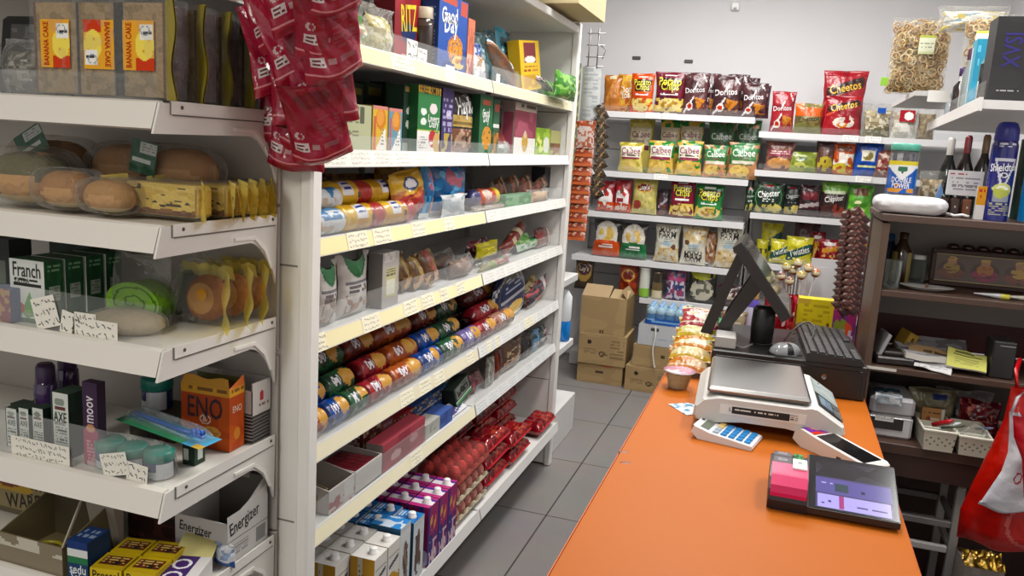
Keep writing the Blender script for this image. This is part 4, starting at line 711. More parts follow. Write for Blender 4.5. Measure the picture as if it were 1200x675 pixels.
mb.grid(lambda u, v: ovs(u, v, -1), 36, 50, None, 0, True, oval); mb.grid(lambda u, v: ovs(1-u, v, 1), 14, 16, '#1f2a55', 0, True)
texts(mb, oval, w, h, lambda u, v: ovs(u, v, -1, .001)); one(mb, 'cookie_tin', 'upright navy oval cookie pack with pale cookies at its foot', 'cookie pack', (X-.024, Y, z), R90, 'gloss', rot=(-.12, -.1, R90))
gp(5, 618, 634, 326, [('bg', '#b9a878'), ('n', 0, 0, 1, 1, '#8a6a3c', 6, .5), ('r', .1, .5, .7, .8, '#d9cfae'), ('x', .42, .65, .5, 'la', '#8a2f24', 5, 1.3), ('n', .1, .1, .9, .45, '#5a6a3a', 8, .5), ('n', .2, .1, .9, .4, '#c9a24a', 9, .6)], 'tan packet with red letters behind the navy oval pack', .05, .05, sd=45, tilt=(-.1, -.25))
gp(5, 628, 650, 326, [('bg', '#5a4a5a'), ('n', 0, 0, 1, 1, '#2e2a34', 6, .5), ('n', 0, 0, 1, 1, '#c95a5a', 8, .68), ('b', .75, .1, .8, .95, .07, '#d9d4d0')], 'dark mottled packet near the far end of the fifth shelf', .02, .04, sd=46, tilt=(-.15, -.2))
gp(5, 646, 656, 322, [('bg', '#b5785a'), ('r', 0, 0, .4, 1, '#d2c4b4')], 'thin orange-brown packet against the far panel on the fifth shelf', .05, .03, sd=47)
# ---- sixth shelf
def open_box(name, label, w, d, h, loc, outc, inc, front=None, rz=R90, back_up=0., sides=1., contents=None, cat='display box', left=None, tk=.003):
    t = thing(name, label, cat, loc, rz)
    mb = MB(); hb = h+back_up; hs = h*sides
    mb.box((0, 0, tk/2), (w, d, tk), outc); mb.box((0, d/2-tk/2, hb/2), (w, tk, hb), inc)
    for s in (-1, 1): mb.prism([(-d/2+tk, tk), (d/2-tk, tk), (d/2-tk, hs+(hb-hs)*.6), (-d/2+tk, h)], s*(w/2-tk), s*w/2, 0, outc)
    mb.box((0, -d/2+tk/2, h/2), (w, tk, h), outc)
    if front: face_print(mb, (-w/2, -d/2-.0005, 0), (1, 0, 0), (0, 0, 1), w, h, front, .004)
    if left: face_print(mb, (-w/2-.0005, d/2, 0), (0, -1, 0), (0, 0, 1), d, h, left, .004)
    mb.obj('tray', 'card', t)
    return t
def gopen(lv, x0, x1, yt, label, outc, inc, front=None, dx=0., d=.12, back_up=0., sides=1., left=None, name='display_box'):
    X, Y, w, h, z = gspan(lv, x0, x1, yt, dx); return open_box(name, label, w, d, h, (X-d/2, Y, z), outc, inc, front, R90, back_up, sides, None, 'display box', left), (X, Y, w, h, z)
gopen(6, 362, 384, 580, 'open brown cardboard tray at the near end of the sixth shelf', '#a08a5e', '#4a4034', dx=.03, d=.14, back_up=.03)
for i in range(3): one(roll_mb(.09, .022, [('bg', '#4a463c'), ('n', 0, 0, 1, 1, '#6a5f44', 5, .5)], sd=i), 'spool_pack', 'dark round pack inside the brown tray of the sixth shelf, %s of three' % ORD[i], 'round pack', (GX-.08-.042*i, 1.52, LEV[6]+.004), R90, 'film', 'round packs in the brown tray')
t, (X, Y, w, h, z) = gopen(6, 385, 415, 566, 'white open-front display box with red print on the sixth shelf', '#cfc8c2', '#6a5a54', [('bg', '#c9c2bc'), ('n', 0, 0, 1, .6, '#a85a5c', 6, .55), ('r', .6, .2, .95, .9, '#d9d4d0')], d=.13, back_up=.05, sides=.75)
t, (X, Y, w, h, z) = gopen(6, 416, 447, 543, 'plain white display box beside the pink carton on the sixth shelf', '#d6d2cb', '#8a7f78', d=.13, back_up=.012)
for i in range(6): one(carton_mb(.02, .10, .045, [('bg', '#8a2f38'), ('r', .2, .1, .8, .4, '#d9cfc4')]), 'sweet_bar', 'dark red sweet bar standing in the plain white display box, %s from the near end' % ORD[i], 'sweet bar', (X-.065, Y-w/2+.012+(w-.024)*i/5*.95, z+.004), R90, 'film', 'sweet bars in the white display box')
gb(6, 448, 497, 506, [('bg', '#b54c58'), ('n', 0, 0, 1, 1, '#a03e4c', 4, .55), ('e', .3, .35, .12, .16, '#d9a8a8'), ('e', .72, .5, .1, .14, '#d08a90')], 'long low pink carton on the sixth shelf edge', dx=.0, d=.05, left=[('bg', '#a8a09c')]).location.z += 0
for i, (a, b, t_, c1) in enumerate([(424, 446, 500, '#6a2f2c'), (446, 460, 495, '#a8626a'), (459, 472, 489, '#b02a34'), (470, 484, 482, '#b8343a'), (483, 497, 473, '#3a5a9c'), (496, 510, 464, '#3f66a8'), (509, 524, 455, '#355a98')]):
    ops = [('bg', c1), ('n', 0, 0, 1, .5, '#8a2028' if i < 4 else '#27447a', 4, .55), ('n', .05, .5, .95, .95, '#c9b084', 9, .52), ('n', .1, .5, .9, .9, '#3a2418', 11, .66)]
    if i == 1: ops = [('bg', c1), ('l', .1, .1, .9, .95, '#c99aa0', 12, 8)]
    gb(6, a, b, t_, ops, '%s sweet box behind the long pink carton, %s from the near end' % (('brown', 'pink striped', 'red', 'red', 'blue', 'blue', 'blue')[i], ORD[i]), dx=.075, d=.07, group='sweet boxes in the rear row', left=[('bg', c1), ('l', .1, .1, .9, .9, '#d9b0b0', 9, 8)])
gb(6, 498, 515, 494, [('bg', '#b9b8b0'), ('n', .3, .3, .8, .8, '#9aa09a', 6, .5)], 'small pale grey carton next to the long pink carton', dx=.0, d=.05, left=[('bg', '#a5a49c')])
gb(6, 515, 530, 482, [('bg', '#4a66b0'), ('n', 0, 0, 1, 1, '#3a549a', 4, .5)], 'small plain blue carton on the sixth shelf edge', dx=.0, d=.05, left=[('bg', '#3c5696')])
gb(6, 530, 548, 478, [('bg', '#d9d8dc'), ('b', .1, .2, .9, .8, .12, '#3a3460'), ('b', .1, .6, .6, .95, .08, '#6a62a0')], 'white box with a purple pattern hanging over the shelf edge near the joint', dx=.004, d=.05, left=[('bg', '#8a8890')], top=[('bg', '#dcdce2'), ('b', .1, .2, .9, .8, .12, '#3a3460'), ('b', .2, .1, .9, .4, .06, '#544c8c')], tilt=(.35, 0), dz=.002)
gb(6, 536, 553, 445, [('bg', '#2a3a2e'), ('r', .1, .35, .9, .9, '#8f948c'), ('n', .15, .4, .85, .88, '#2c302c', 7, .5), ('r', 0, .05, 1, .2, '#4a9a58'), ('r', 0, .2, 1, .28, '#dcdcd4')], 'dark box with green and white base, leaning at the shelf joint', dx=.02, d=.05, tilt=(-.2, -.2), left=[('bg', '#1f2a22')])
for i, (a, b, t_, ops) in enumerate([(552, 562, 440, [('bg', '#9a4a58'), ('n', 0, 0, 1, 1, '#6a2f3c', 5, .5)]), (560, 570, 434, [('bg', '#6a4a48'), ('n', 0, 0, 1, 1, '#8f5a5c', 5, .5)])]):
    gp(6, a, b, t_, ops, 'dull pink pouch behind the acrylic lip just past the shelf joint, %s of two' % ORD[i], .02, .035, sd=60+i, tilt=(-.2, -.3), group='dull pink pouches')
gp(6, 572, 582, 420, [('bg', '#9a968c'), ('o', .5, .5, .42, .45, '#d9d6cc', .7), ('n', 0, 0, 1, 1, '#7a7a6a', 6, .6)], 'clear pouch with a white oval outline in the middle of the sixth shelf', .012, .03, sd=62)
gp(6, 583, 590, 410, [('bg', '#8a3c2c'), ('n', 0, 0, 1, 1, '#6a2a20', 5, .5)], 'narrow rust packet beside the square brown packet', .014, .04, sd=63)
gp(6, 589, 616, 399, [('bg', '#7a5236'), ('n', 0, 0, 1, 1, '#5c3a28', 5, .5), ('n', .2, .3, .8, .7, '#d9c094', 10, .5), ('n', .1, .1, .9, .35, '#b0703c', 7, .5)], 'square brown packet with a speckled picture on the sixth shelf', .014, .05, sd=64)
gp(6, 614, 628, 394, [('bg', '#33302e'), ('e', .5, .55, .3, .3, '#1c1a1a'), ('n', 0, 0, 1, .3, '#6a4a34', 5, .5)], 'black packet with a round dark badge on the sixth shelf', .014, .045, sd=65)
for i, (a, b, t_, c, c2) in enumerate([(625, 635, 389, '#6fa0c9', '#33536a'), (633, 641, 385, '#26303a', '#5a6a6a'), (639, 648, 381, '#3a2c30', '#d9d4d0'), (646, 654, 378, '#b54a64', '#6a2434')]):
    gp(6, a, b, t_, [('bg', c), ('n', 0, 0, 1, 1, c2, 5, .55), ('r', .15, .3, .85, .5, '#b9b9b9' if i != 3 else '#8a2c44')], '%s pouch, one of four at the far end of the sixth shelf' % ('pale blue', 'black and grey', 'brown and white', 'pink')[i], .014, .045, sd=66+i)
# ---- bottom shelf: drink cartons
def drink(kind, X, Y, label, group):
    t = thing('drink_carton', label, 'drink carton', (X, Y, LEV[7]-.004), R90, group)
    w, d, h = .070, .068, .186
    if kind == 'y':
        f = [('bg', '#e6e3dc'), ('w', .5, .06, .7, '#c9992c'), ('n', 0, 0, 1, .5, '#b5842a', 5, .6), ('b', .15, .66, .85, .74, .03, '#44505e'), ('r', .1, .8, .9, .83, '#b9b4a4')]; l = [('bg', '#c2902c'), ('r', .3, 0, .52, 1, '#cfc6ae'), ('l', .32, .1, .5, .9, '#8a7a5a', 10), ('x', .7, .7, .4, 'Kc', '#4a3a20'), ('n', .55, .1, 1, .5, '#a8781f', 5, .5)]; tp = [('bg', '#e2dfd8')]
    elif kind == 'b':
        f = [('bg', '#d9dfe2'), ('n', .2, .1, .8, .75, '#5a4a44', 6, .62), ('e', .5, .55, .16, .3, '#6a5048'), ('r', 0, .9, 1, 1, '#cfd6da')]; l = [('bg', '#22587e'), ('l', .2, .06, .8, .8, '#b59a62', 16, 8), ('r', 0, .9, 1, 1, '#2a6494')]; tp = [('bg', '#2f7fc9'), ('n', 0, 0, 1, 1, '#2468b0', 4, .55), ('l', .1, .55, .9, .95, '#bcd4ea', 3, 9)]
    else:
        f = [('bg', '#a02c6a'), ('n', 0, 0, 1, .5, '#3b2f7a', 5, .5), ('n', 0, 0, 1, .4, '#d9c0c9', 8, .66), ('ne', .5, .7, .3, .14, '#d9a04a', 6, .35), ('r', 0, 0, .16, 1, '#36308a')]; l = [('bg', '#a8306a'), ('r', .55, 0, .75, 1, '#37318c'), ('n', 0, 0, 1, .35, '#d9cfe0', 7, .6), ('n', 0, .3, .5, .9, '#c9609a', 5, .6)]; tp = [('bg', '#c4387e'), ('r', .3, 0, .62, 1, '#e6dde6'), ('r', .7, 0, .85, 1, '#4438a0')]
    carton_mb(w, d, h, f, l, tp, l, cell=.0028).obj('carton', 'card', t)
    MB().lathe([(.0125, h), (.0125, h+.004), (.0105, h+.005), (.0105, h+.014), (.009, h+.0155), (0, h+.0155)], 18, '#eceae8', c=(0, -.012, 0)).obj('cap', 'plastic', t)
    return t
proto = {}
nth = {'y': [], 'b': [], 'p': []}
def place_drink(kind, X, Y, row, k, word):
    lab = '%s drink carton, %s along the %s row of cartons' % (word, ORD[k], row)
    if kind not in proto: proto[kind] = drink(kind, X, Y, lab, '%s drink cartons' % word); return
    dup(proto[kind], (X, Y, LEV[7]-.004), R90, lab)
for r, (X, row) in enumerate([(-.905, 'front'), (-.978, 'second'), (-1.052, 'third')]):
    for k in range(3):
        if r or k < 2: place_drink('y', X, (1.738 if r == 0 else 1.667)+.074*k+.004*r, row, k, 'yellow and white')
    for k in range(1 if r == 0 else 2):
        place_drink('b', X+(.002 if r == 0 else 0), (1.962 if r == 0 else 1.902+.074*k), row, k, 'blue')
    for k in range(3): place_drink('p', X, 2.068+.074*k, row, k, 'purple and pink')
# the tall blue box in front of them
one(carton_mb(.064, .092, .2, [('bg', '#dfe3e3'), ('e', .55, .5, .2, .26, '#5a4a44'), ('n', .3, .15, .8, .8, '#8a7a70', 7, .6), ('r', 0, .92, 1, 1, '#d0d6d8')], [('bg', '#23597f'), ('l', .25, .05, .75, .8, '#b5965a', 18, 8)], [('bg', '#3d8fd8'), ('n', 0, 0, 1, 1, '#cfe0ee', 4, .62)], cell=.0025), 'carton_box', 'tall blue-sided box with a white front between the yellow and purple cartons', 'box', (-.920, 1.886, LEV[7]-.004), R90)
# ---- eggs
def egg_tray(L, w, sd):
    mb = MB(); nx, ny = 5, 3
    def P(u, v):
        a, b = np.cos(u*nx*2*PI), np.cos(v*ny*2*PI); edge = np.minimum(np.minimum(u, 1-u)*30, np.minimum(v, 1-v)*20)
        return np.stack([(u-.5)*L, (v-.5)*w, .02+.013*(a+b)*.5*np.clip(edge, 0, 1)+.002*noise(u*30, v*20, sd)], 1)
    mb.grid(P, 60, 36, None, 0, True, [('bg', '#a89c86'), ('n', 0, 0, 1, 1, '#948872', 20, .5)]); mb.grid(lambda u, v: P(1-u, v)*[1, 1, 1]-[0, 0, .004], 60, 36, '#8f836e', 0, True); return mb
EGGP = [(0, -.0255)]+[(.0205*math.sin(PI*k/10)*(1+.1*math.cos(PI*k/10)), -.0255*math.cos(PI*k/10)) for k in range(1, 10)]+[(0, .0255)]
egg_me = MB().lathe(EGGP, 14, '#d98f86').mesh('egg', 'food')
tray_me = egg_tray(.29, .15, 1).mesh('egg_tray', 'paper')
film_me = None
for s in range(3):
    z = LEV[7]-.004+s*.068
    t = thing('egg_tray', 'grey pulp tray of pink eggs under red film, %s of its stack' % ('lowest', 'middle', 'top')[s], 'egg tray', (-.955, 2.425, z+.002), R90, 'stacked egg trays')
    mkobj('tray', tray_me, t)
    for i in range(5):
        for j in range(3): mkobj('egg', egg_me, t, ((i-2)*.055, (j-1)*.047, .041))
    if s < 2: continue
    mb = MB(); S = lambda u, v: np.stack([(u-.5)*.296, (v-.5)*.158, .018+.05*np.clip(np.minimum(np.minimum(u, 1-u)*14, np.minimum(v, 1-v)*7), 0, 1)**.4-.0*u], 1)
    mb.grid(S, 30, 16, '#c23040', 0, True); mb.obj('net_wrap', 'net_film', t)
rnd = random.Random(5)
def egg_box(name, label, loc, rz=R90, L=.24, w=.1, h=.062, group=None, tilt=None):
    t = thing(name, label, 'egg box', loc, rz, group, rot=tilt)
    mb = MB(); nx = 5
    def P(u, v, top=1):
        e = np.clip(np.minimum(np.minimum(u, 1-u)*10, np.minimum(v, 1-v)*6), 0, 1)**.5
        b = .5+.5*np.cos((u*nx+.5)*2*PI)*-1; c = .5-.5*np.cos((v*2)*2*PI)
        zz = h*.5+top*h*.5*e*(.72+.28*(b*.6+c*.4)); return np.stack([(u-.5)*L, (v-.5)*w, zz], 1)
    ops = [('bg', '#8f2026'), ('n', 0, 0, 1, 1, '#6f141d', 6, .55), ('n', 0, 0, 1, 1, '#b54a38', 9, .75)]  # orange flecks are highlights put into the red case colour
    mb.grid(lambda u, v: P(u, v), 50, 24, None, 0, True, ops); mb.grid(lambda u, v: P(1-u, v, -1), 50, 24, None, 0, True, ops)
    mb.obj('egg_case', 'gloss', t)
    mb = MB(); mb.box((0, -w/2-.002, h*.5), (L*.96, .008, .005), '#bf3038', bev=.002); mb.obj('rim', 'gloss', t); return t
p0 = None
def eb(X, Y, s, label, group='red egg boxes', rz=R90):
    global p0
    z = LEV[7]-.004+s*.064+.001
    if p0 is None: p0 = egg_box('egg_box', label, (X, Y, z), rz, group=group); return p0
    return dup(p0, (X, Y, z), rz, label)
LV = ('lowest', 'second', 'third', 'fourth', 'top')
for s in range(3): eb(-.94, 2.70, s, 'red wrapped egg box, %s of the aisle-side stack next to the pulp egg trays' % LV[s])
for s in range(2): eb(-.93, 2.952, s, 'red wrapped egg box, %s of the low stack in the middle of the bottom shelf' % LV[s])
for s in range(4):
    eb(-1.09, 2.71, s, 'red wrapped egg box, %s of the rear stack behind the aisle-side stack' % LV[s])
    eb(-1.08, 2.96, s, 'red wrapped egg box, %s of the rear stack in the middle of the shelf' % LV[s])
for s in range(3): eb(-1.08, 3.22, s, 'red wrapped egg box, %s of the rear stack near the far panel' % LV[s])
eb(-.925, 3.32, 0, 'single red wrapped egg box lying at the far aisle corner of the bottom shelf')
# ---- cartons on top of the gondola
def top_carton(x0, x1, y0, y1, h, label, ops, lops):
    mb = carton_mb(y1-y0, x1-x0, h, ops, lops, [('bg', '#b9a98a')], cell=.005)
    t = thing('cardboard_carton', label, 'carton', ((x0+x1)/2, (y0+y1)/2, 1.976), R90); mb.obj('carton', 'board', t)
    m2 = MB(); m2.box((0, 0, h+.001), (y1-y0, .05, .002), '#cdbb92'); m2.box((0, -(x1-x0)/2-.001, h-.03), (.05, .002, .06), '#cdbb92'); m2.obj('tape', 'film', t)
BARC = [('bg', '#cbb994'), ('l', .12, .34, .78, .75, '#3a342e', 1, 60), ('r', .12, .22, .78, .3, '#cbb994'), ('l', .2, .2, .72, .3, '#4a443c', 1, 22), ('r', .86, .05, .98, 1, '#b0525f'), ('r', .05, .05, .84, .09, '#8a7a5c')]
top_carton(-1.15, -.79, 3.02, 3.47, .30, 'brown cardboard carton with a barcode and a pink edge on top of the gondola', [('bg', '#c6b48e'), ('r', .05, .5, .3, .7, '#b0525f')], BARC)
top_carton(-1.19, -.85, 2.50, 2.95, .26, 'brown cardboard carton further along the top of the gondola, nearer the camera', [('bg', '#c2b08a'), ('l', .2, .3, .8, .6, '#6a5f4a', 3)], [('bg', '#bba984')])
# ================================================================== goods on the end shelving (fronts face the camera side)
def es(lv, x0, x1, yt, Y, dz=0.):
    z = ELEV[lv]-.0045+dz; a, b = lineX(x0, Y, z), lineX(x1, Y, z)
    h = ony((x0+x1)/2, yt, Y)[2]-z if yt is not None else 0
    if lv > 0: h = min(h, ELEV[lv-1]-.024-z)
    return (a+b)/2, b-a, h, z
def eb_box(lv, x0, x1, yt, Y, d, front, label, left=None, top=None, right=None, name='carton_box', cat='box', cell=.0022, group=None, dz=0., rz=0., sd=0):
    X, w, h, z = es(lv, x0, x1, yt, Y, dz)
    return one(carton_mb(w, d, h, front, left or [('bg', front[0][1])], top, right, cell=cell, sd=sd), name, label, cat, (X, Y+d/2, z), rz, 'card', group)
# ---- top visible shelf: cake packs
def cake_pack(label, X, Y, flip=False, w=.112, h=.162, d=.048, z=None, lab=True, fin=True, group=None, cake=('#a58c68', '#8f7856'), sd=0):
    z = ELEV[1]+.0016 if z is None else z
    t = thing('banana_cake_pack', label, 'cake pack', (X, Y, z), 0, group)
    mb = MB(); ops = [('bg', cake[0]), ('n', 0, 0, 1, 1, cake[1], 9, .55), ('r', 0, 0, .05, 1, '#6a5040'), ('r', .95, 0, 1, 1, '#6a5040')]
    side = [('bg', '#5c4a4e'), ('n', 0, 0, 1, 1, '#4f3f44', 4, .55)]
    carton_mb(w*.84, d, h-.012, ops, side, [('bg', '#6a5242')], side, cell=.003, sd=sd, mb=mb); mb.obj('cake', 'food', t, (0, 0, .004))
    if lab:
        L = [('bg', '#e2a33c'), ('r', .42, .0, 1, .25, '#c8452f'), ('ne', .7, .5, .3, .3, '#e9d25a', 6, .3), ('r', .55, .62, .98, .93, '#e4e2dc'), ('l', .6, .66, .93, .78, '#3c3a38', 1, 18), ('o', .72, .8, .16, .1, '#8a9aa2', .6), ('x', .22, .5, .86, 'BANANA CAKE', '#b4342a', 90, 1.7)]
        m2 = MB(); o = (-.032, -d/2-.0035, .046) if not flip else (.032, -d/2-.0035, .046+.080)
        sg = 1 if not flip else -1
        face_print(m2, o, (sg, 0, 0), (0, 0, sg), .064, .08, [L[0]]+L[1:-1], .0022)
        texts(m2, [('x', .2, .5, 1.12, 'BANANA CAKE', '#b4342a', 90, 1.5)], .064, .08, lambda u, v: np.array(o)+np.outer(u*.064, (sg, 0, 0))+np.outer(v*.08, (0, 0, sg))+np.array([0, -.0008, 0]))
        m2.obj('label', 'paper', t)
    m3 = MB(); S = lambda u, v: np.stack([(u-.5)*w*.94, -d/2-.0025-.0018*noise(u*9, v*9, sd), v*h], 1)
    m3.grid(S, 14, 18, '#fff', 0, True)
    m3.grid(lambda u, v: np.stack([w*.47-.012*np.sin(PI*u)*0-.004*noise(u*4, v*9, 2), -d/2+u*d, v*h], 1), 5, 14, '#fff', 0, True); m3.obj('wrapper', 'clear_film', t)
    if fin:
        m4 = MB(); m4.grid(lambda u, v: np.stack([w*.43+u*.024+.0025*np.sin(v*9+sd)*u, -d/2-.002-.010*u+.003*np.sin(v*7+sd)*u, v*h], 1), 5, 26, [lin('#b39a2c')]*0 or '#9a8a34', 0, True)
        m4.grid(lambda u, v: np.stack([w*.43+u*.025+.0025*np.sin(v*9+sd)*u, -d/2+.001-.010*u+.003*np.sin(v*7+sd)*u, v*h], 1), 5, 26, '#8f7f2c', 0, True); m4.obj('end_seal', 'film', t)
    return t
CY = EY0+.062
for i, (a, b, lab) in enumerate([(42, 96, 'banana cake pack with an upright orange label, first of the three facing the aisle end'), (97, 142, 'banana cake pack whose orange label hangs upside down'), (135, 196, 'banana cake pack with an upright orange label next to the yellow seals')]):
    X = (lineX(a, CY-.024, ELEV[1])+lineX(b, CY-.024, ELEV[1]))/2
    cake_pack(lab, X, CY, i == 1, sd=i, fin=(i == 2), w=.118 if i != 2 else .125)
for k in range(3): cake_pack('cake pack with its yellow seal at the shelf edge, %s behind the front one' % ORD[k], -1.022-.004*k, CY+.070*(k+1), False, lab=False, sd=5+k, group='cake packs behind the front one')
X, w, h, z = es(1, -20, 40, 42, EY0+.05)
clear_bag('clear_snack_bag', 'clear bag of grey snacks on the top left of the end shelving', w, h, .09, (X, EY0+.1, z), [('bg', '#77736a'), ('n', 0, 0, 1, 1, '#57544e', 8, .5), ('n', 0, 0, 1, 1, '#a09c92', 10, .66)], 3, cell=.004)
X, w, h, z = es(1, 38, 64, 55, EY0+.09)
clear_bag('clear_snack_bag', 'small clear bag squeezed between the grey snack bag and the first banana cake pack', w, h, .06, (X, EY0+.13, z), [('bg', '#6a665e'), ('n', 0, 0, 1, 1, '#8a867c', 8, .55)], 4, cell=.004)
X, w, h, z = es(1, -25, 38, None, EY0+.16)
t = thing('food_tray', 'black plastic food tray with a grey label standing behind the grey snack bag', 'tray', (X, EY0+.215, z), rot=(-.12, 0, 0))
mb = MB(); mb.box((0, 0, .085), (w, .04, .16), '#2c2a29', bev=.01); mb.obj('tray', 'plastic', t); mb = MB(); face_print(mb, (-.035, -.0215, .11), (1, 0, 0), (0, 0, 1), .07, .036, [('bg', '#8a8988'), ('n', 0, 0, 1, 1, '#6f6e6e', 5, .5)], .004); mb.obj('label', 'paper', t)
# ---- bread shelf
def bun_bag(name, label, X, Y, z, n, s, col, lab=None, cat='bread', sd=0, W=None):
    t = thing(name, label, cat, (X, Y, z)); r = random.Random(sd)
    for k in range(n):
        mb = MB(); a, b, c = s*(.5+.04*r.random()), s*.42, s*.36
        def P(u, v, a=a, b=b, c=c):
            th, ph = u*2*PI, (v-.5)*PI; k_ = np.cos(ph); zz = np.sin(ph)
            return np.stack([np.cos(th)*np.abs(k_)**.7*a, np.sin(th)*np.abs(k_)**.7*b, c*np.where(zz < 0, zz*.75, zz)+c*.78], 1)
        c2 = lin(col)
        mb.grid(P, 24, 14, None, 0, True, [('bg', col), ('n', 0, 0, 1, 1, '#c99a66', 5, .55), ('r', 0, 0, 1, .3, '#d9c29a')]); mb.obj('bun', 'food', t, ((k-(n-1)/2)*s*.98, .004*k, .003))
    w = (n*s*1.02); mb = MB()
    def Q(u, v):
        th, ph = u*2*PI, (v-.5)*PI; k_ = np.abs(np.cos(ph))**.45
        q = np.stack([np.sign(np.cos(th))*np.abs(np.cos(th))**.55*k_*(w/2+.012), np.sign(np.sin(th))*np.abs(np.sin(th))**.6*k_*s*.47, (np.sin(ph)*.5+.5)*s*.72], 1)
        q += .004*(np.stack([noise(u*14, v*9, sd), noise(u*15, v*10, sd+1), noise(u*12, v*8, sd+2)], 1)-.5); return q
    mb.grid(Q, 40, 18, '#fff', 0, True)
    mb.obj('wrapper', 'clear_film', t)
    if lab:
        lx, lz, lw, lh, rot = lab; mb = MB(); c, s_ = math.cos(rot), math.sin(rot)
        face_print(mb, (lx, -s*.49, lz), (c, 0, s_), (-s_, 0, c), lw, lh, [('bg', '#1f5a3a'), ('n', 0, 0, 1, .5, '#2a6a48', 5, .5), ('r', .35, .62, .95, .95, '#c9cfc9'), ('l', .4, .66, .9, .9, '#8a928c', 3), ('l', .1, .2, .8, .45, '#dfe6df', 1, 7)], .0025); mb.obj('label', 'film', t)
    return t
zb = ELEV[2]+.0016
bun_bag('bread_bag', 'front bag of brown buns at the left on the bread shelf', -1.236, 1.16, zb, 1, .105, '#a87848', sd=1)
bun_bag('bread_bag', 'front bag with a pale-sided bun beside the yellow butter cake', -1.137, 1.155, zb, 1, .09, '#b5874f', sd=2)
bun_bag('bread_bag', 'rear bag of large tan buns with a green label behind the yellow butter cake', -1.17, 1.30, zb+.03, 2, .135, '#b07f50', (.0, .045, .06, .062, -.18), sd=3)
bun_bag('bread_bag', 'rear bag of brown buns with a tilted green label behind the left front buns', -1.40, 1.285, zb+.02, 1, .15, '#a3764a', (.0, .05, .075, .055, .5), sd=4)
X, w, h, z = es(2, -60, 62, 132, EY0+.06)
bun_bag('bread_loaf_bag', 'large bag of greenish-brown loaf at the far left of the bread shelf', -1.345, 1.18, zb, 1, .15, '#5f5a36', sd=5)
def butter(label, X, Y, group=None, sd=0, w=.155, d=.052):
    t = thing('butter_cake_pack', label, 'cake pack', (X, Y, zb), 0, group); h = .062
    mb = MB(); mb.box((0, 0, h/2), (w*.86, d*.9, h*.92), '#d9b95a', bev=.006)
    face_print(mb, (-w*.42, -d*.452, h*.07), (1, 0, 0), (0, 0, 1), w*.84, h*.84, [('bg', '#dcbf62'), ('n', 0, 0, 1, 1, '#cfae4c', 6, .55), ('n', 0, .25, 1, 1, '#3a2a1c', 9, .8), ('r', 0, 0, 1, .16, '#6a4424'), ('n', 0, .1, 1, .22, '#8a5a30', 12, .45)], .0022); mb.obj('cake', 'food', t)
    mb = MB()
    mb.grid(lambda u, v: np.stack([(u-.5)*w, -d*.5-.0015-.002*noise(u*9, v*6, sd), v*h*1.03], 1), 20, 10, '#fff', 0, True)
    mb.grid(lambda u, v: np.stack([(u-.5)*w, (v-.5)*d, h*1.03+.002*noise(u*9, v*6, sd+1)], 1), 16, 6, '#fff', 0, True); mb.obj('wrapper', 'clear_film', t)
    for s in (-1, 1):
        mb = MB()
        for q in (0, .0008): mb.grid(lambda u, v: np.stack([s*(w*.44+u*.03)+q, -d*.5+.012+.006*np.sin(u*3+v*2.5+sd)-.02*u-.008*u*np.abs(v-.5), (v*1.16-.08*u)*h+.004*np.sin(v*25)*(u > .7)], 1), 7, 14, '#fff', 0, True)
        mb.obj('end_seal', 'yellow_film', t)
    return t
butter('yellow butter cake with dark chips in yellow film at the front of the bread shelf', -1.054, 1.205, w=.185)
for k in range(5): butter('butter cake pack in yellow film, %s behind the front one at the shelf edge' % ORD[k], -1.028-.003*k, 1.258+.034*k, 'butter cake packs in a row', k+1, .155, .032) if k < 5 else None
# ---- third shelf: green boxes, cakes
FR = [('bg', '#d9dcd6'), ('r', 0, 0, 1, .06, '#4a6a54'), ('r', .1, .58, .9, .62, '#2a2a2a'), ('l', .12, .63, .9, .7, '#33332f', 1, 16), ('t', (.55, .5), (.8, .14), (.3, .14), '#4f9a3c'), ('e', .55, .2, .25, .1, '#4f9a3c'), ('e', .26, .22, .14, .09, '#b5524a'), ('e', .48, .14, .12, .07, '#7aa84a'), ('l', .06, .07, .7, .16, '#9aa09a', 3), ('x', .5, .84, .8, 'Franch', '#2c2e2a', 0, 1.5), ('x', .36, .665, .42, 'EXTRA', '#3c3e3a', 0, 1.2)]
FRS = [('bg', '#1f5a34'), ('n', 0, 0, 1, 1, '#1a4c2c', 4, .5), ('r', .25, .35, .8, .6, '#aab4a8'), ('l', .15, .8, .85, .93, '#7fae86', 2, 10), ('l', .3, .38, .75, .57, '#7a8a7c', 4, 12)]
X, w, h, z = es(3, 14, 54, 305, EY0+.052)
mb = carton_mb(w, .042, h, FR, FRS, [('bg', '#2a5a3a')], FRS, cell=.002)
fr0 = tag(mkobj('carton_box', mb.mesh('carton_box', 'card'), None, (X, EY0+.073, z)), 'white-fronted box with a green drop picture on the third end shelf', 'box', 'green-sided boxes in a row')
for k in range(3): dup(fr0, (X+.002*k, EY0+.073+.047*(k+1), z), 0, 'green-sided box with a pale side label, %s behind the white-fronted one' % ORD[k])
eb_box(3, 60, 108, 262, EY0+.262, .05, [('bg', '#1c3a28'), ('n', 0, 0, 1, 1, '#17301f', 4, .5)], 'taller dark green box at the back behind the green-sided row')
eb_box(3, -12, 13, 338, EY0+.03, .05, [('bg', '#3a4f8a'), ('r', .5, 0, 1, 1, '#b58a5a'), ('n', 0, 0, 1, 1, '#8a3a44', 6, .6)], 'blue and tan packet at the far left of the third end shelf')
eb_box(3, -12, 14, 280, EY0+.09, .05, [('bg', '#2e3430'), ('r', .1, .4, .8, .7, '#6a7068')], 'dark box with a grey label in shade behind the blue and tan packet')
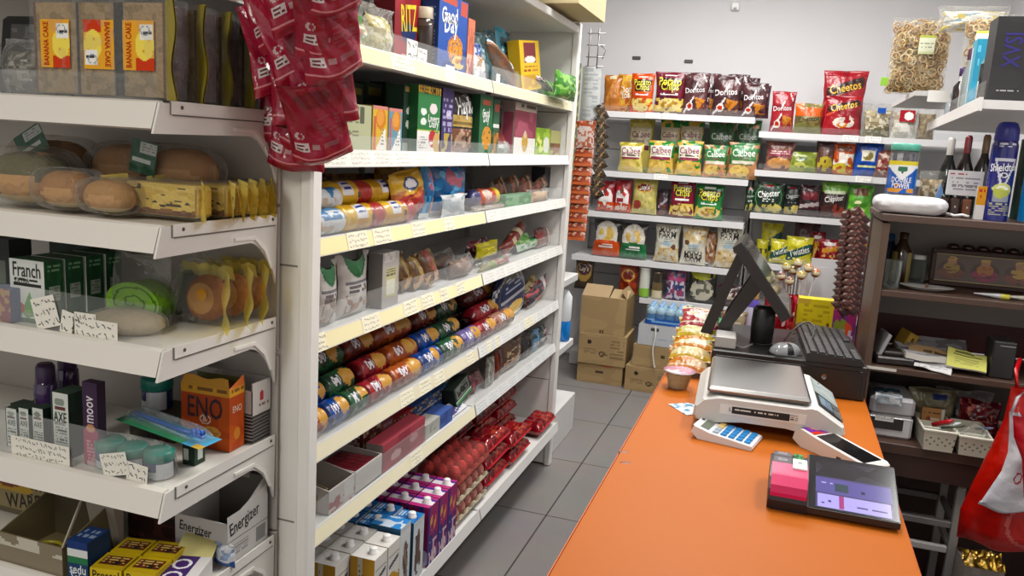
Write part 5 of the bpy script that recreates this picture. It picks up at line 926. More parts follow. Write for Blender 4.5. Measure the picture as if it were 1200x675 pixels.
def roll_cake(label, x0, x1, yt, Y, tilt, sd):
    X, w, h, z = es(3, x0, x1, yt, Y); h *= .98
    t = thing('roll_cake_pack', label, 'cake pack', (X, Y+.02, z), rot=(tilt, 0, 0)); R_ = min(w, h*2)*.42
    mb = MB(); ops = [('bg', '#8fc24a'), ('n', 0, 0, 1, 1, '#7db03c', 8, .6)]
    def disk(u, v):
        a = u*2*PI; return np.stack([np.cos(a)*v*R_*1.15, 0*u-.03, np.sin(a)*v*R_*.72+R_*.75], 1)
    n = 40; m = 14; uu, vv = np.meshgrid((np.arange(n)+.5)/n, (np.arange(m)+.5)/m); sp = ((vv*2.4+uu) % 1) < .2
    col = np.where(sp.ravel()[:, None], lin('#4a7a1e'), lin('#86bd40')); mb.grid(disk, n, m, col, 0, True)
    mb.grid(lambda u, v: np.stack([np.cos(-u*2*PI)*R_*1.15, v*.05-.03, np.sin(-u*2*PI)*R_*.72+R_*.75], 1), 30, 2, '#6a9a2c', 0, True); mb.obj('cake', 'food', t)
    bag_mb([('bg', '#fff')], w*1.05, h*1.05, .085, sd, .01, wr=1.2).obj('wrapper', 'clear_film', t); return t
roll_cake('green swirl roll cake in clear film behind the price cards', 128, 192, 302, EY0+.15, 0, 1)
for i, (a, b) in enumerate([(188, 214), (204, 238)]):
    X, w, h, z = es(3, a, b, 308, EY0+.17+.03*i)
    t = thing('roll_cake_pack', 'dark green roll cake pack seen edge-on beside the green swirl cake, %s of two' % ORD[i], 'cake pack', (X, EY0+.20+.03*i, z), 0, 'edge-on roll cakes', rot=(-.05, .22, 0))
    t.location.z += .012
    mb = MB(); mb.box((0, 0, h*.42), (w*.4, .05, h*.75), '#5a6a3a', bev=.008); mb.box((w*.1, -.004, h*.42), (w*.22, .05, h*.7), '#2c3322', bev=.006); mb.obj('cake', 'food', t)
    bag_mb([('bg', '#fff')], w*1.1, h, .075, i, .01, wr=1.3).obj('wrapper', 'clear_film', t)
def bun_pack(label, X, Y, sd=0, group=None, w=.115, h=.105):
    t = thing('bun_pack', label, 'bread', (X, Y, ELEV[3]+.003), 0, group, rot=(-.08, 0, 0)); d = .046
    mb = MB(); mb.lathe([(0, -.021), (.03, -.019), (.042, -.010), (.045, 0), (.042, .010), (.03, .018), (0, .02)], 32, None, ops=[('bg', '#a8682f'), ('n', 0, 0, 1, 1, '#96592a', 6, .55), ('r', 0, 0, 1, .12, '#c9924f')], axis=1, c=(0, 0, .05)); mb.obj('bun', 'food', t)
    mb = MB(); mb.lathe([(0, -.0255), (.011, -.0255), (.0115, -.0245)], 20, None, ops=[('bg', '#d9962f'), ('r', 0, .4, 1, .7, '#e8c96a')], axis=1, c=(.006, 0, .058)); mb.obj('sticker', 'paper', t)
    mb = MB(); S = bag_surface(w, h, d*1.2, sd, wr=1.2, pinch=.03); mb.grid(lambda u, v: S(u, v, -1), 18, 18, '#fff', 0, True); mb.obj('wrapper', 'clear_film', t)
    mb = MB()
    mb.grid(lambda u, v: np.stack([w*.40+u*.036+.003*np.sin(v*12+sd)*u, -d*.3-.030*u+.004*np.sin(v*9+sd), v*h*1.08-.010*u], 1), 6, 20, '#fff', 0, True)
    mb.grid(lambda u, v: np.stack([(u-.5)*w, .002-.01*v+.004*np.sin(u*14), h*(.86+.24*v)+.003*np.sin(u*30)], 1), 16, 3, '#fff', 0, True)
    mb.obj('end_seal', 'yellow_film', t); return t
bun_pack('round brown bun with an orange sticker in yellow-edged film', -1.028, 1.272); 
for k in range(2): bun_pack('bun pack with yellow film edges, %s behind the front bun at the shelf edge' % ORD[k], -1.018, 1.328+.048*k, 3+k, 'bun packs behind the front one')
X, w, h, z = es(3, 88, 182, None, EY0+.06)
t = thing('flat_bread_pack', 'flat oval beige bread pack lying behind the price cards', 'bread', (-1.13, 1.18, z+.001))
mb = MB(); mb.lathe([(0, 0), (.06, 0), (.072, .01), (.068, .024), (.04, .034), (0, .036)], 32, '#b5a284', sx=1.05, sy=.75); mb.obj('flat_bread', 'food', t)
mb = MB(); mb.lathe([(.078, .002), (.076, .016), (.07, .028), (.042, .038), (0, .04)], 28, '#fff', sx=1.08, sy=.78); mb.obj('wrapper', 'clear_film', t)
def ecard(lv, x0, x1, y0, y1, label, rot=0., rows=3, dy=0.):
    Y = EY0+.0185-dy; z = ELEV[lv]-.0045; a, b = lineX(x0, Y, z), lineX(x1, Y, z); h = ony((x0+x1)/2, y0, Y)[2]-z; w = b-a
    mb = MB(); mb.box((0, 0, h/2), (w, .0008, h), '#dedbd0'); scrawl(mb, -w/2, 0, w, h, lambda x, zz: np.stack([x, np.full(len(x), -.0007), zz], 1), rows, '#3a3842', x0)
    return one(mb, 'price_card', label, 'price card', ((a+b)/2, Y, z+abs(math.sin(rot))*w*.5), 0, 'paper', rot=(0, rot, 0))
ecard(3, 44, 72, 353, 390, 'tilted white price card in front of the white-fronted green-drop box', -.28); ecard(3, 70, 84, 366, 391, 'white price card half behind the tilted one', .2, 2, .0015)
ecard(3, 88, 113, 367, 395, 'white price card with upright writing, in the middle of the third end shelf', 0, 3); ecard(3, 111, 138, 377, 400, 'lower white price card overlapping the one with upright writing', 0, 2, .0015)
# ---- fourth shelf: remedies
def aerosol(label, X, Y, h, col, r=.022, cap='#3a2348', lv=4):
    t = thing('spray_can', label, 'spray can', (X, Y, ELEV[lv]-.003))
    MB().lathe([(0, 0), (r, 0), (r, .004), (r, h*.35), (r, h*.62), (r*.94, h*.74), (r*.8, h*.77)], 24, None, ops=[('bg', col), ('r', .3, .3, .7, .55, '#6a5a70'), ('n', 0, 0, 1, 1, '#2a1a38', 5, .6)]).obj('can_body', 'gloss', t)
    MB().lathe([(r*.8, h*.76), (r*.84, h*.78), (r*.8, h*.96), (r*.6, h), (0, h)], 20, cap).obj('cap', 'plastic', t)
aerosol('purple spray can at the far left of the remedy shelf', -1.345, 1.19, .155, '#3f2a55'); aerosol('second purple spray can, set further back than the first', -1.375, 1.27, .16, '#3a2650')
AXE = [('bg', '#d7dbd4'), ('r', 0, 0, .12, 1, '#22402e'), ('e', .5, .86, .3, .06, '#8a9288'), ('l', .2, .06, .9, .48, '#4a5a50', 9, 14), ('r', .2, .74, .85, .79, '#6a3a34')]
AXS = [('bg', '#1d3327'), ('n', 0, 0, 1, 1, '#16281e', 4, .5)]
eb_box(4, 62, 82, 461, EY0+.05, .05, AXE+[('x', .52, .63, .74, 'AXE', '#23302a', 0, 1.7), ('x', .52, .53, .62, 'BRAND', '#23302a', 0, 1.2)], 'largest white and dark green oil box beside the purple ointment box', left=AXS, right=AXS, top=[('bg', '#2a4234')])
for i, (a, b) in enumerate([(8, 21), (23, 35), (39, 52)]):
    eb_box(4, a, b, 479, EY0+.048, .03, AXE+[('x', .55, .64, .7, 'AXE', '#23302a', 0, 1.5)], 'small white and dark green oil box, %s of three in the front row' % ORD[i], left=AXS, right=AXS, top=[('bg', '#24382c')], group='small oil boxes in front')
for i, (a, b) in enumerate([(14, 27), (30, 43), (46, 59)]):
    eb_box(4, a, b, 474, EY0+.10, .03, AXS, 'small dark green oil box in the rear row, %s of three' % ORD[i], group='small oil boxes at the back')
eb_box(4, 99, 116, 449, EY0+.045, .02, [('bg', '#3a2340'), ('w', .42, .04, .5, '#a83a5c'), ('e', .5, .45, .3, .05, '#c9926a'), ('l', .2, .05, .8, .3, '#d98aa0', 6, 8), ('r', .2, 0, .9, .05, '#c9a8a8'), ('x', .52, .68, 1.5, 'moov', '#e4dde4', 90, 1.4)], 'tall purple and pink ointment box with vertical white lettering', left=[('bg', '#2c1a33')], right=[('bg', '#33203a')])
def balm(label, X, Y, z, r=.026, h=.05, group=None):
    t = thing('balm_jar', label, 'jar', (X, Y, z), 0, group)
    MB().lathe([(0, 0), (r*.96, 0), (r, .003), (r, h*.3), (r, h*.6), (r*.92, h*.66)], 28, None, ops=[('bg', '#27306a'), ('r', .76, .1, 1, .85, '#c9ccd4'), ('r', 0, .1, .2, .85, '#c9ccd4'), ('l', .8, .2, 1, .75, '#4a4f7a', 4, 30), ('r', .36, .15, .44, .85, '#d5d7dc')]).obj('jar_body', 'gloss', t)
    MB().lathe([(r*.98, h*.62), (r*1.04, h*.66), (r*1.04, h*.94), (r*.94, h), (0, h)], 28, '#1f7a6a').obj('lid', 'plastic', t); return t
b0 = balm('blue balm jar with a teal lid, first of three shrink-wrapped in front', -1.139, 1.142, ELEV[4]-.003, group='shrink-wrapped balm jars')
dup(b0, (-1.083, 1.139, ELEV[4]-.003), 0, 'blue balm jar with a teal lid, middle of three shrink-wrapped in front'); dup(b0, (-1.027, 1.142, ELEV[4]-.003), .5, 'blue balm jar with a teal lid nearest the shelf corner')
mb = MB()
def shr(u, v):
    a = u*2*PI; c, s = np.cos(a), np.sin(a); sx = np.sign(c)*np.abs(c)**.35; k = np.where(v > .8, 1-(v-.8)*1.2, 1)
    return np.stack([-1.083+sx*.086*k+.006*(noise(u*12, v*5, 2)-.5), 1.141+s*.031*k, ELEV[4]-.002+v*.055], 1)
mb.grid(shr, 50, 10, '#fff', 0, True); tag(mb.obj('shrink_wrap', 'clear_film'), 'clear shrink film around the three balm jars', 'film wrap')
eb_box(4, 152, 204, 487, EY0+.20, .10, [('bg', '#4a4438'), ('r', .7, 0, 1, 1, '#7a3a24'), ('n', 0, 0, 1, 1, '#33302a', 4, .5)], 'dim cardboard box at the back, under the single balm jar')
Xv = lineX(180, EY0+.235, .9); balm('single blue balm jar with a teal lid standing on a dim box behind the toothbrush', Xv, EY0+.245, es(4, 152, 204, 487, EY0+.20)[2]+ELEV[4]-.003, .031, .066)
# toothbrush blister lying across the jars
t = thing('toothbrush_pack', 'blue toothbrush pack lying across the balm jar lids', 'toothbrush pack', (-1.063, 1.205, ELEV[4]+.0585), rot=(.04, .06, -.12))
mb = MB(); face_print(mb, (-.11, -.028, .0), (1, 0, 0), (0, 1, 0), .22, .056, [('bg', '#2a7fa8'), ('w', .4, .08, .8, '#3f9a6a'), ('b', 0, .7, 1, .3, .06, '#8fb8c9'), ('r', .8, 0, 1, 1, '#5ab0d9'), ('r', .9, .0, 1, .3, '#d9b04a')], .003); mb.obj('card_back', 'card', t)
mb = MB(); mb.tube([(-.09, .004, .008), (-.04, 0, .010), (.02, -.002, .009), (.075, -.002, .010)], [.004, .005, .0035, .004], '#2f62b5', 8); mb.box((.08, -.002, .010), (.03, .011, .006), '#2f6ad0', bev=.002)
for i in range(5):
    for j in range(3): mb.box((.069+.0055*i, -.006+.004*j, .0165), (.004, .003, .009), '#4a8ae0' if (i+j) % 2 else '#2450c0', bev=.0008)
mb.obj('toothbrush', 'plastic', t)
mb = MB(); mb.grid(lambda u, v: np.stack([(u-.5)*.2, (v-.5)*.04, .003+.022*np.clip(np.minimum(np.minimum(u, 1-u)*9, np.minimum(v, 1-v)*4), 0, 1)**.5], 1), 24, 8, '#fff', 0, True); mb.obj('blister', 'clear_film', t)
ENO = [('bg', '#cf5a24'), ('n', 0, 0, 1, 1, '#bf4a1c', 3, .6), ('r', 0, .88, 1, 1, '#e2a23a'), ('l', .05, .9, .95, .98, '#8a5a24', 1, 12), ('e', .62, .27, .2, .1, '#d9a04a'), ('ne', .62, .27, .15, .07, '#c0803a', 7, .5), ('o', .5, .47, .12, .08, '#e8d8c0', .6), ('x', .5, .66, .72, 'ENO', '#3f2530', 0, 1.5), ('x', .5, .48, .1, '&', '#e8d8c0', 0, 1)]
X = (-.986-1.097)/2; w = .112; d = .05; h = .128
t = thing('remedy_box', 'open orange box with dark bold lettering on the remedy shelf', 'box', (X-.003, 1.287+d/2, ELEV[4]-.004), .04)
mb = MB(); carton_mb(w, d, h, ENO, ENO[:4]+[('x', .5, .66, .6, 'ENO', '#e8c9b0', 0, 1.3), ('e', .5, .25, .2, .1, '#d98a3a')], [('bg', '#5a2c1c')], cell=.0018, mb=mb); mb.obj('carton', 'card', t)
mb = MB()
mb.grid(lambda u, v: np.stack([(u-.5)*w*(1-.1*v), -d/2+.004*v, h+v*.018+.003*np.sin(u*9)*v], 1), 14, 3, '#d99a3a', 0, False); mb.grid(lambda u, v: np.stack([w/2-.002*v, (u-.5)*d, h+v*.02*(u)], 1), 8, 3, '#d8703a', 0, False)
mb.grid(lambda u, v: np.stack([(u-.5)*w, d/2+.001*v, h+v*.012], 1), 8, 2, '#6a6a3a', 0, False); mb.obj('flap', 'card', t)
# white carton on black trays at the back right
X0 = -.975
t = thing('battery_tray_stack', 'open white carton with a red dot on thin black trays behind the orange box', 'box', (-1.033, 1.374, ELEV[4]-.004))
mb = MB()
for k in range(8): mb.box((.0, 0, .004+k*.0072), (.118, .060, .0042), '#2e2b2a', bev=.001)
for k in range(8): mb.box((.0, 0, .0078+k*.0072), (.112, .056, .0028), '#b5b0aa')
mb.obj('tray_stack', 'plastic', t)
mb = MB(); z0 = .06
for p in (((.058, 0, z0+.034), (.003, .060, .068)), ((-.058, 0, z0+.034), (.003, .060, .068)), ((0, .0285, z0+.034), (.118, .003, .068)), ((0, -.0285, z0+.026), (.118, .003, .052)), ((0, 0, z0+.002), (.118, .060, .003))): mb.box(p[0], p[1], '#cfcac4')
mb.prism([(.028, z0+.068), (-.03, z0+.09), (-.03, z0+.092), (.028, z0+.07)], -.13, -.058, 0, '#a9a49c')
face_print(mb, (.0598, -.030, z0), (0, 1, 0), (0, 0, 1), .060, .066, [('bg', '#d2cdc8'), ('e', .5, .55, .12, .16, '#b8323c'), ('l', .35, .15, .9, .3, '#8a6a6a', 1, 14)], .003); mb.obj('carton', 'card', t)
eb_box(4, 214, 228, 521, 1.205, .03, AXS+[('r', .1, .2, .5, .8, '#b9bdb5')], 'tiny dark green box lying by the balm jars near the shelf edge', right=[('bg', '#1f3a2a'), ('r', .3, .25, .8, .75, '#c9cfc6')], top=[('bg', '#d5d8d2')])
ecard(4, 14, 82, 517, 550, 'long white price card with three lines of writing in front of the oil boxes', 0, 3); ecard(4, 122, 153, 536, 570, 'tilted white price card in front of the balm jars', -.25, 3, .0012); ecard(4, 148, 172, 545, 574, 'white price card leaning at the corner of the remedy shelf', .1, 2)
# ---- fifth shelf: display boxes
z5 = ELEV[5]-.0045
t = open_box('display_box', 'tan display box with dark lettering and a yellow patch, leftmost on the lowest shelf', .16, .12, .085, (-1.495, 1.318, z5), '#8f7a52', '#3a352c', [('bg', '#9a8a62'), ('n', 0, .6, 1, 1, '#c9a23c', 4, .5), ('e', .2, .85, .25, .12, '#8a4a34'), ('r', 0, 0, 1, .12, '#6a5f48'), ('x', .55, .42, .78, 'WARDS', '#2e2820', 6, 1.3), ('l', .6, .6, .95, .8, '#4a3f30', 3)], 0., .03)
for k in range(3): eb = one(carton_mb(.04, .03, .075, [('bg', '#4a5f6a'), ('r', .15, .2, .85, .9, '#8a9aa2'), ('l', .2, .3, .8, .8, '#2c3a44', 4)]), 'medicine_pack', 'grey-blue pack in the tan display box, %s from the left' % ORD[k], 'medicine pack', (-1.545+.048*k, 1.31, z5+.004), 0, 'card', 'packs in the tan display box')
t = thing('sign_box', 'dark blue box with a yellow lettered panel leaning behind the brown cardboard box', 'box', (-1.372, 1.285, z5), rot=(0, .3, 0)); t.location.z += .03
mb = carton_mb(.085, .03, .15, [('bg', '#232a55'), ('t', (.05, .98), (.95, .98), (.2, .4), '#c9b23c'), ('r', .12, .55, .8, .95, '#c9b23c'), ('n', .8, .6, 1, 1, '#d9d9d9', 9, .7), ('x', .46, .8, .5, 'Gold', '#3a2f1c', 0, 1.2), ('x', .5, .66, .6, 'Mellow', '#3a2f1c', 0, 1.2)], cell=.0025); mb.obj('carton', 'card', t)
t = open_box('cardboard_tray', 'open brown cardboard box with torn white edges, empty, at the front of the lowest shelf', .16, .13, .062, (-1.30, 1.165, z5), '#7d7050', '#5f5640', [('bg', '#8a7f68'), ('n', 0, .6, 1, 1, '#c9c2b2', 4, .5)], 0., .05, 1.5)
mb = MB(); mb.prism([(-.065, .062), (-.06, .062), (.0, .16), (-.004, .163)], .078, .081, 0, '#a59c8c'); mb.prism([(.06, 0), (.066, 0), (.066, .15), (.03, .155)], .03, .1, 0, '#a39a8e'); mb.obj('flap', 'board', t)
mb = MB(); mb.tube([(-.01+.026*math.cos(a*.4), -.01+.02*math.sin(a*.4), .012+.0008*a) for a in range(16)], .004, '#9a8f2c', 8); one(mb, 'rubber_ring', 'olive ring of cord inside the empty brown cardboard box', 'ring', (-1.30, 1.165, z5+.002), 0, 'plastic')
t = open_box('display_box', 'open box with a dark red side and raised grey flap behind the yellow medicine boxes', .13, .11, .075, (-1.17, 1.335, z5), '#57302a', '#8a7a64', [('bg', '#5a2f2a'), ('n', 0, 0, 1, 1, '#3a211c', 5, .5), ('r', .6, .6, .95, .85, '#2a1a18')], 0., .045)
mb = MB(); mb.prism([(.05, .09), (.055, .09), (.03, .15), (.026, .15)], -.06, .0, 0, '#8f8880'); mb.prism([(-.055, .075), (-.05, .072), (-.0, .12), (-.004, .123)], .06, .064, 0, '#b5b0a8'); mb.obj('flap', 'board', t)
one(carton_mb(.045, .06, .08, [('bg', '#1f3f6a'), ('r', 0, .62, 1, .8, '#dfe3e0'), ('r', 0, .45, 1, .62, '#2a7a4a'), ('r', 0, .8, 1, 1, '#1f3a78'), ('x', .5, .3, .8, 'sedu', '#e4ebf0', 0, 1.3), ('x', .5, .1, .7, 'Salo', '#e4ebf0', 0, 1.3)], None, [('bg', '#22407c'), ('l', .1, .2, .9, .8, '#8fa8c9', 2, 9)], cell=.0022), 'medicine_box', 'blue and green medicine box with white lettering at the front of the lowest shelf', 'medicine box', (-1.19, 1.134, z5), .08)
PTOP = [('bg', '#cfb02c'), ('r', .1, .28, .92, .82, '#6a2f1c'), ('l', .14, .34, .88, .76, '#d9bf6a', 3, 14), ('n', .1, .28, .92, .5, '#2a1c12', 8, .6)]
PFR = [('bg', '#d9bb2e'), ('r', 0, 0, 1, .35, '#c84a34'), ('x', .5, .68, .84, 'Proscol', '#2c2012', 0, 1.5), ('x', .5, .22, .7, 'PLUS', '#f0e4c9', 0, 1.1)]
m = carton_mb(.062, .058, .042, PFR, [('bg', '#c9a92a'), ('r', .1, .2, .9, .6, '#a8862a')], PTOP, [('bg', '#d0b02e'), ('r', 0, .1, 1, .3, '#b5942a')], cell=.002).mesh('medicine_box', 'card')
for i, (x, y, lab) in enumerate([(-1.125, 1.130, 'near left'), (-1.060, 1.145, 'near right'), (-1.137, 1.191, 'far left'), (-1.072, 1.206, 'far right')]): tag(mkobj('medicine_box', m, None, (x, y, z5), .22), 'yellow medicine box with a dark red top panel, %s of the block of four' % lab, 'medicine box', 'yellow medicine boxes')
t = thing('lozenge_box', 'purple-topped white box with two ring pictures beside the yellow medicine boxes', 'box', (-1.003, 1.168, z5), .3)
carton_mb(.075, .11, .032, [('bg', '#d5d2d0'), ('l', .1, .2, .9, .7, '#8a8488', 3)], [('bg', '#cfccca')], [('bg', '#43246a'), ('r', .7, 0, 1, 1, '#d5d2d0'), ('o', .38, .3, .24, .17, '#e4e2e6', .5), ('o', .38, .72, .24, .17, '#e4e2e6', .5)], [('bg', '#d9d6d2'), ('e', .5, .5, .08, .15, '#5a4a3a')], cell=.002).obj('carton', 'card', t)
mb = MB(); mb.grid(lambda u, v: np.stack([-.0375+u*.075, .055+.05*v, .032+.035*v-.012*v*v], 1), 6, 5, [lin('#d9c95a')]*0 or '#d8cf8a', 0, False); mb.grid(lambda u, v: np.stack([-.0375+(1-u)*.075, .055+.05*v, .031+.035*v-.012*v*v], 1), 6, 5, '#dcd9cf', 0, False); mb.obj('flap', 'card', t)
t = thing('tissue_pack', 'small blue and white pack in front of the battery box corner', 'pack', (-.978, 1.262, z5)); bag_mb([('bg', '#dfe3ea'), ('w', .35, .08, 1, '#3a62a8'), ('n', 0, .4, 1, 1, '#8fa8d0', 5, .55)], .05, .05, .03, 3, .002).obj('packet', 'film', t)
EN = [('bg', '#cfccc8'), ('r', .0, .46, 1, .475, '#8a8784'), ('r', .7, .1, .95, .4, '#8a8a88'), ('l', .12, .12, .5, .36, '#a09d9a', 4), ('x', .42, .72, .72, 'Energizer', '#33302e', 8, 1.5)]
t = open_box('display_box', 'open white battery box with slanted black lettering and torn edges on the lowest shelf', .125, .135, .09, (-1.034, 1.328, z5), '#cfcbc6', '#6a655f', [('bg', '#d0ccc8'), ('r', .4, .55, .55, .62, '#5a5754'), ('x', .4, .7, .62, 'Energizer', '#33302e', -4, 1.4)], 0., .05, 1.25)
mb = MB(); face_print(mb, (.0632, -.0675, 0), (0, 1, 0), (0, 0, 1), .133, .105, EN, .0025); mb.prism([(.064, .105), (.067, .105), (.067, .15), (.0, .108), (.0, .105)], .0595, .062, 0, '#c5c1bb'); mb.obj('side_print', 'card', t)
mb = MB(); mb.prism([(.063, .13), (.067, .13), (.061, .175), (.056, .175)], -.06, .02, 0, '#9a9188'); mb.obj('flap', 'board', t)
for k in range(4): one(MB().lathe([(0, 0), (.009, 0), (.009, .045), (.004, .047), (.004, .049), (0, .049)], 14, ['#8a8a8a', '#3a3a3a', '#3a3a3a', '#b9a23c', '#c9c9c9']), 'battery_pack', 'dark battery standing inside the open white battery box, %s from the left' % ORD[k], 'battery', (-1.065+.026*k, 1.30, z5+.004), 0, 'gloss', 'batteries in the white box')
# ================================================================== on the counter
T0 = CZT+.0005
# ---- weighing scale
sc = thing('weighing_scale', 'silver-grey weighing scale with a steel platter on the orange counter', 'scale', (.005, 2.115, T0), .05)
mb = MB()
prof = [(-.165, .034), (-.163, .058), (-.145, .078), (-.11, .088), (.09, .088), (.105, .092), (.118, .09), (.178, .052), (.182, .036), (.176, .026), (.12, .020), (.05, .030), (-.05, .030), (-.12, .020), (-.158, .024)]
ys = [(-.172, .9, .04), (-.16, 1, 0), (.14, 1, 0), (.155, .9, .04)]
n = len(prof); V = []
for y, k, dz in ys:
    for x, z in prof: V.append((x*(1-.03*(k < 1)), y, .055+(z-.055)*(k if k < 1 else 1)))
Fs = [(i*n+j, i*n+(j+1) % n, (i+1)*n+(j+1) % n, (i+1)*n+j) for i in range(3) for j in range(n)]+[tuple(range(n))[::-1], tuple(range(3*n, 4*n))]
Fs = [f[::-1] for f in Fs]
mb.add(V, Fs, '#c9c8c4'); mb.obj('housing', 'plastic', sc)
mb = MB(); mb.box((-.018, .002, .099), (.238, .325, .016), '#a5a3a1', bev=.006); mb.box((-.018, .002, .105), (.222, .308, .006), '#b0aeac', bev=.002); mb.obj('platter', 'steel', sc)
mb = MB(); mb.box((-.018, .0, .088), (.15, .2, .012), '#555'); mb.obj('platter_support', 'plastic', sc)
mb = MB()
for x in (-.135, .13):
    for y in (-.135, .12): mb.lathe([(.022, 0), (.024, .004), (.02, .03), (0, .03)], 18, '#4a4744', c=(x, y, 0))
for i, (x, y) in enumerate([(-.135, -.135), (.13, -.135), (-.135, .12), (.13, .12)]):
    MB().lathe([(0, 0), (.021, 0), (.023, .004), (.019, .034), (0, .034)], 18, '#4a4744').obj('foot', 'plastic', sc, (x, y, 0))
mb = MB(); e = np.array([.061, 0, -.0375]); L_ = np.linalg.norm(e); e /= L_
up = np.array([0, 1, 0]); mb = MB()
scr = [('bg', '#c9d2ca'), ('r', .06, .62, .94, .96, '#b8c9cc'), ('l', .08, .5, .92, .6, '#7f9a96', 1, 20), ('r', .1, .4, .26, .6, '#dfe6e2'), ('r', .32, .42, .46, .6, '#dfe6e2'), ('r', .52, .42, .66, .6, '#dfe6e2'), ('r', .72, .42, .86, .6, '#dfe6e2'), ('r', 0, 0, 1, .38, '#4a4c4e'), ('r', .14, .06, .9, .3, '#7f98ad'), ('r', .14, .06, .5, .3, '#93aabb')]
# panel axes: v runs along +y (away), u down the slope
mb = MB(); o0 = np.array([.1195, -.135, .0905])
fn = lambda u, v: o0+np.outer(u*L_*.97, e)+np.outer(v*.26, up)+np.array([.0006, 0, .0009])
uv = lambda u, v: fn(u, v)
nu, nv = 30, 90
u_, v_ = (np.arange(nu*nv) % nu+.5)/nu, (np.arange(nu*nv)//nu+.5)/nv
mb.grid(uv, nu, nv, paint(1-u_*0-u_, v_, []) if 0 else paint(u_, v_, [('bg', '#c6cfc8'), ('r', .05, .52, .95, .97, '#b9cacb'), ('l', .1, .56, .9, .94, '#dfe5e0', 7, 3), ('r', .3, .9, .38, .96, '#4a5a5c'), ('r', 0, 0, 1, .46, '#47494b'), ('r', .12, .1, .62, .4, '#8399ae'), ('r', .12, .1, .36, .4, '#96acbd'), ('l', .66, .05, .95, .42, '#9aa0a2', 9, 3)]), 0, False); mb.obj('display_panel', 'gloss', sc)
mb = MB(); fp = lambda u, v: np.stack([-.10+.19*u, np.full(len(u), -.1724-.0004), .052+.0175*v-.002], 1)
face_print(mb, (-.085, -.1745, .0525), (1, 0, 0), (0, 0, 1), .16, .017, [('bg', '#33302e'), ('l', .1, .3, .72, .7, '#d5cfc6', 1, 60), ('r', 0, 0, .06, 1, '#d8d5cf'), ('r', .88, 0, 1, 1, '#cfccc6'), ('l', .89, .1, .99, .9, '#55524e', 3, 90), ('r', .022, .3, .03, .8, '#2a2827'), ('r', .022, .3, .045, .42, '#2a2827')], .0016); mb.obj('data_plate', 'paper', sc)
MB().box((-.005, -.1731, .0605), (.196, .001, .024), '#dedcd6').obj('label_strip', 'paper', sc)
# ---- calculator
p0 = np.array([-.128, 1.945]); p1 = np.array([0.003, 1.918]); yaw = math.atan2(p1[1]-p0[1], p1[0]-p0[0])
ca = thing('calculator', 'small white calculator with blue keys lying in front of the weighing scale', 'calculator', (-.066, 1.904, T0), yaw)
mb = MB(); mb.prism([(-.072, .014), (-.066, .030), (-.028, .020), (.07, .010), (.072, .004), (.07, 0), (-.055, 0)], -.048, .048, 1, '#d9dbde'); mb.obj('case', 'plastic', ca)
def ctop(x, y, off=.0):
    z = np.interp(x, [-.066, -.028, .07], [.030, .020, .010])+off; return np.stack([x, y, z], 1)
mb = MB(); mb.grid(lambda u, v: ctop(-.069+.138*u, -.044+.088*v, .0004), 40, 20, None, 0, False, [('bg', '#e1e2e4'), ('r', .03, .1, .3, .9, '#d2d4d8'), ('r', .03, .62, .07, .85, '#2e2e34')]); mb.obj('face_plate', 'plastic', ca)
mb = MB(); mb.grid(lambda u, v: ctop(-.054+.020*u, -.036+.07*v, .0012), 2, 2, '#6a7466', 0, False); mb.obj('display_panel', 'gloss', ca)
for i in range(5):
    for j in range(4):
        x, y = -.018+.0185*i, .033-.021*j
        MB().box((0, 0, .002), (.014, .015, .005), '#cfb26a' if i == 0 and j < 2 else '#9aa7b5' if i == 0 else '#2f80c0', bev=.0012).obj('key', 'plastic', ca, tuple(ctop(np.array([x]), np.array([y]))[0]))
# ---- tablet till with a pink printer head
tt = thing('tablet_till', 'black tablet payment terminal with a pink printer cover and purple screen', 'payment terminal', (.15, 1.62, T0))
sl = math.atan2(.05, .15)
mb = MB(); mb.prism([(-.082, .006), (-.082, .018), (.075, .066), (.08, .064), (.08, .05), (.03, .012), (-.03, .0)], -.046, .115, 0, '#1f1d20'); mb.obj('body', 'plastic', tt)
mb = MB(); dn = lambda u, v, k=0.: np.stack([-.043+.156*u, -.080+.154*v, .0188+.0475*v+k], 1)
SCR = [('bg', '#17161a'), ('r', .08, .03, .94, .93, '#3c3860'), ('r', .08, .6, .94, .93, '#232026'), ('n', .08, .6, .94, .93, '#2c2932', 3, .5), ('r', .08, .3, .94, .58, '#4a4384'), ('r', .1, .04, .92, .27, '#9088cf'), ('r', .34, .05, .4, .27, '#8a2a6a'), ('r', .3, .35, .46, .5, '#2c3a44'), ('r', .14, .1, .18, .13, '#332c5a'), ('r', .22, .14, .25, .17, '#332c5a'), ('l', .48, .08, .88, .14, '#3a3462', 1, 24), ('l', .12, .45, .28, .5, '#8f88c0', 1, 20), ('r', .6, .38, .64, .42, '#22203a')]
u_, v_ = (np.arange(90*80) % 90+.5)/90, (np.arange(90*80)//90+.5)/80
mb.grid(lambda u, v: dn(u, v, .0006), 90, 80, paint(u_, v_, SCR), 0, False)
mt, nt, b = _mat('tablet_screen'); a = nt.nodes.new('ShaderNodeAttribute'); a.attribute_name = 'Col'; nt.links.new(a.outputs['Color'], b.inputs['Base Color']); nt.links.new(a.outputs['Color'], b.inputs['Emission Color']); b.inputs['Emission Strength'].default_value = .28; b.inputs['Roughness'].default_value = .15
mb.obj('screen', 'tablet_screen', tt)
mb = MB(); hp = [(-.078, .0), (-.083, .02), (-.078, .040), (-.055, .056), (-.01, .064), (.055, .062), (.078, .056), (.082, .03), (.078, .0)]
mb.prism(hp, -.112, -.046, 0, '#242126'); mb.prism([(y*.97, z*.97+.001) for y, z in hp], -.117, -.112, 0, '#242126'); mb.obj('printer_head', 'plastic', tt)
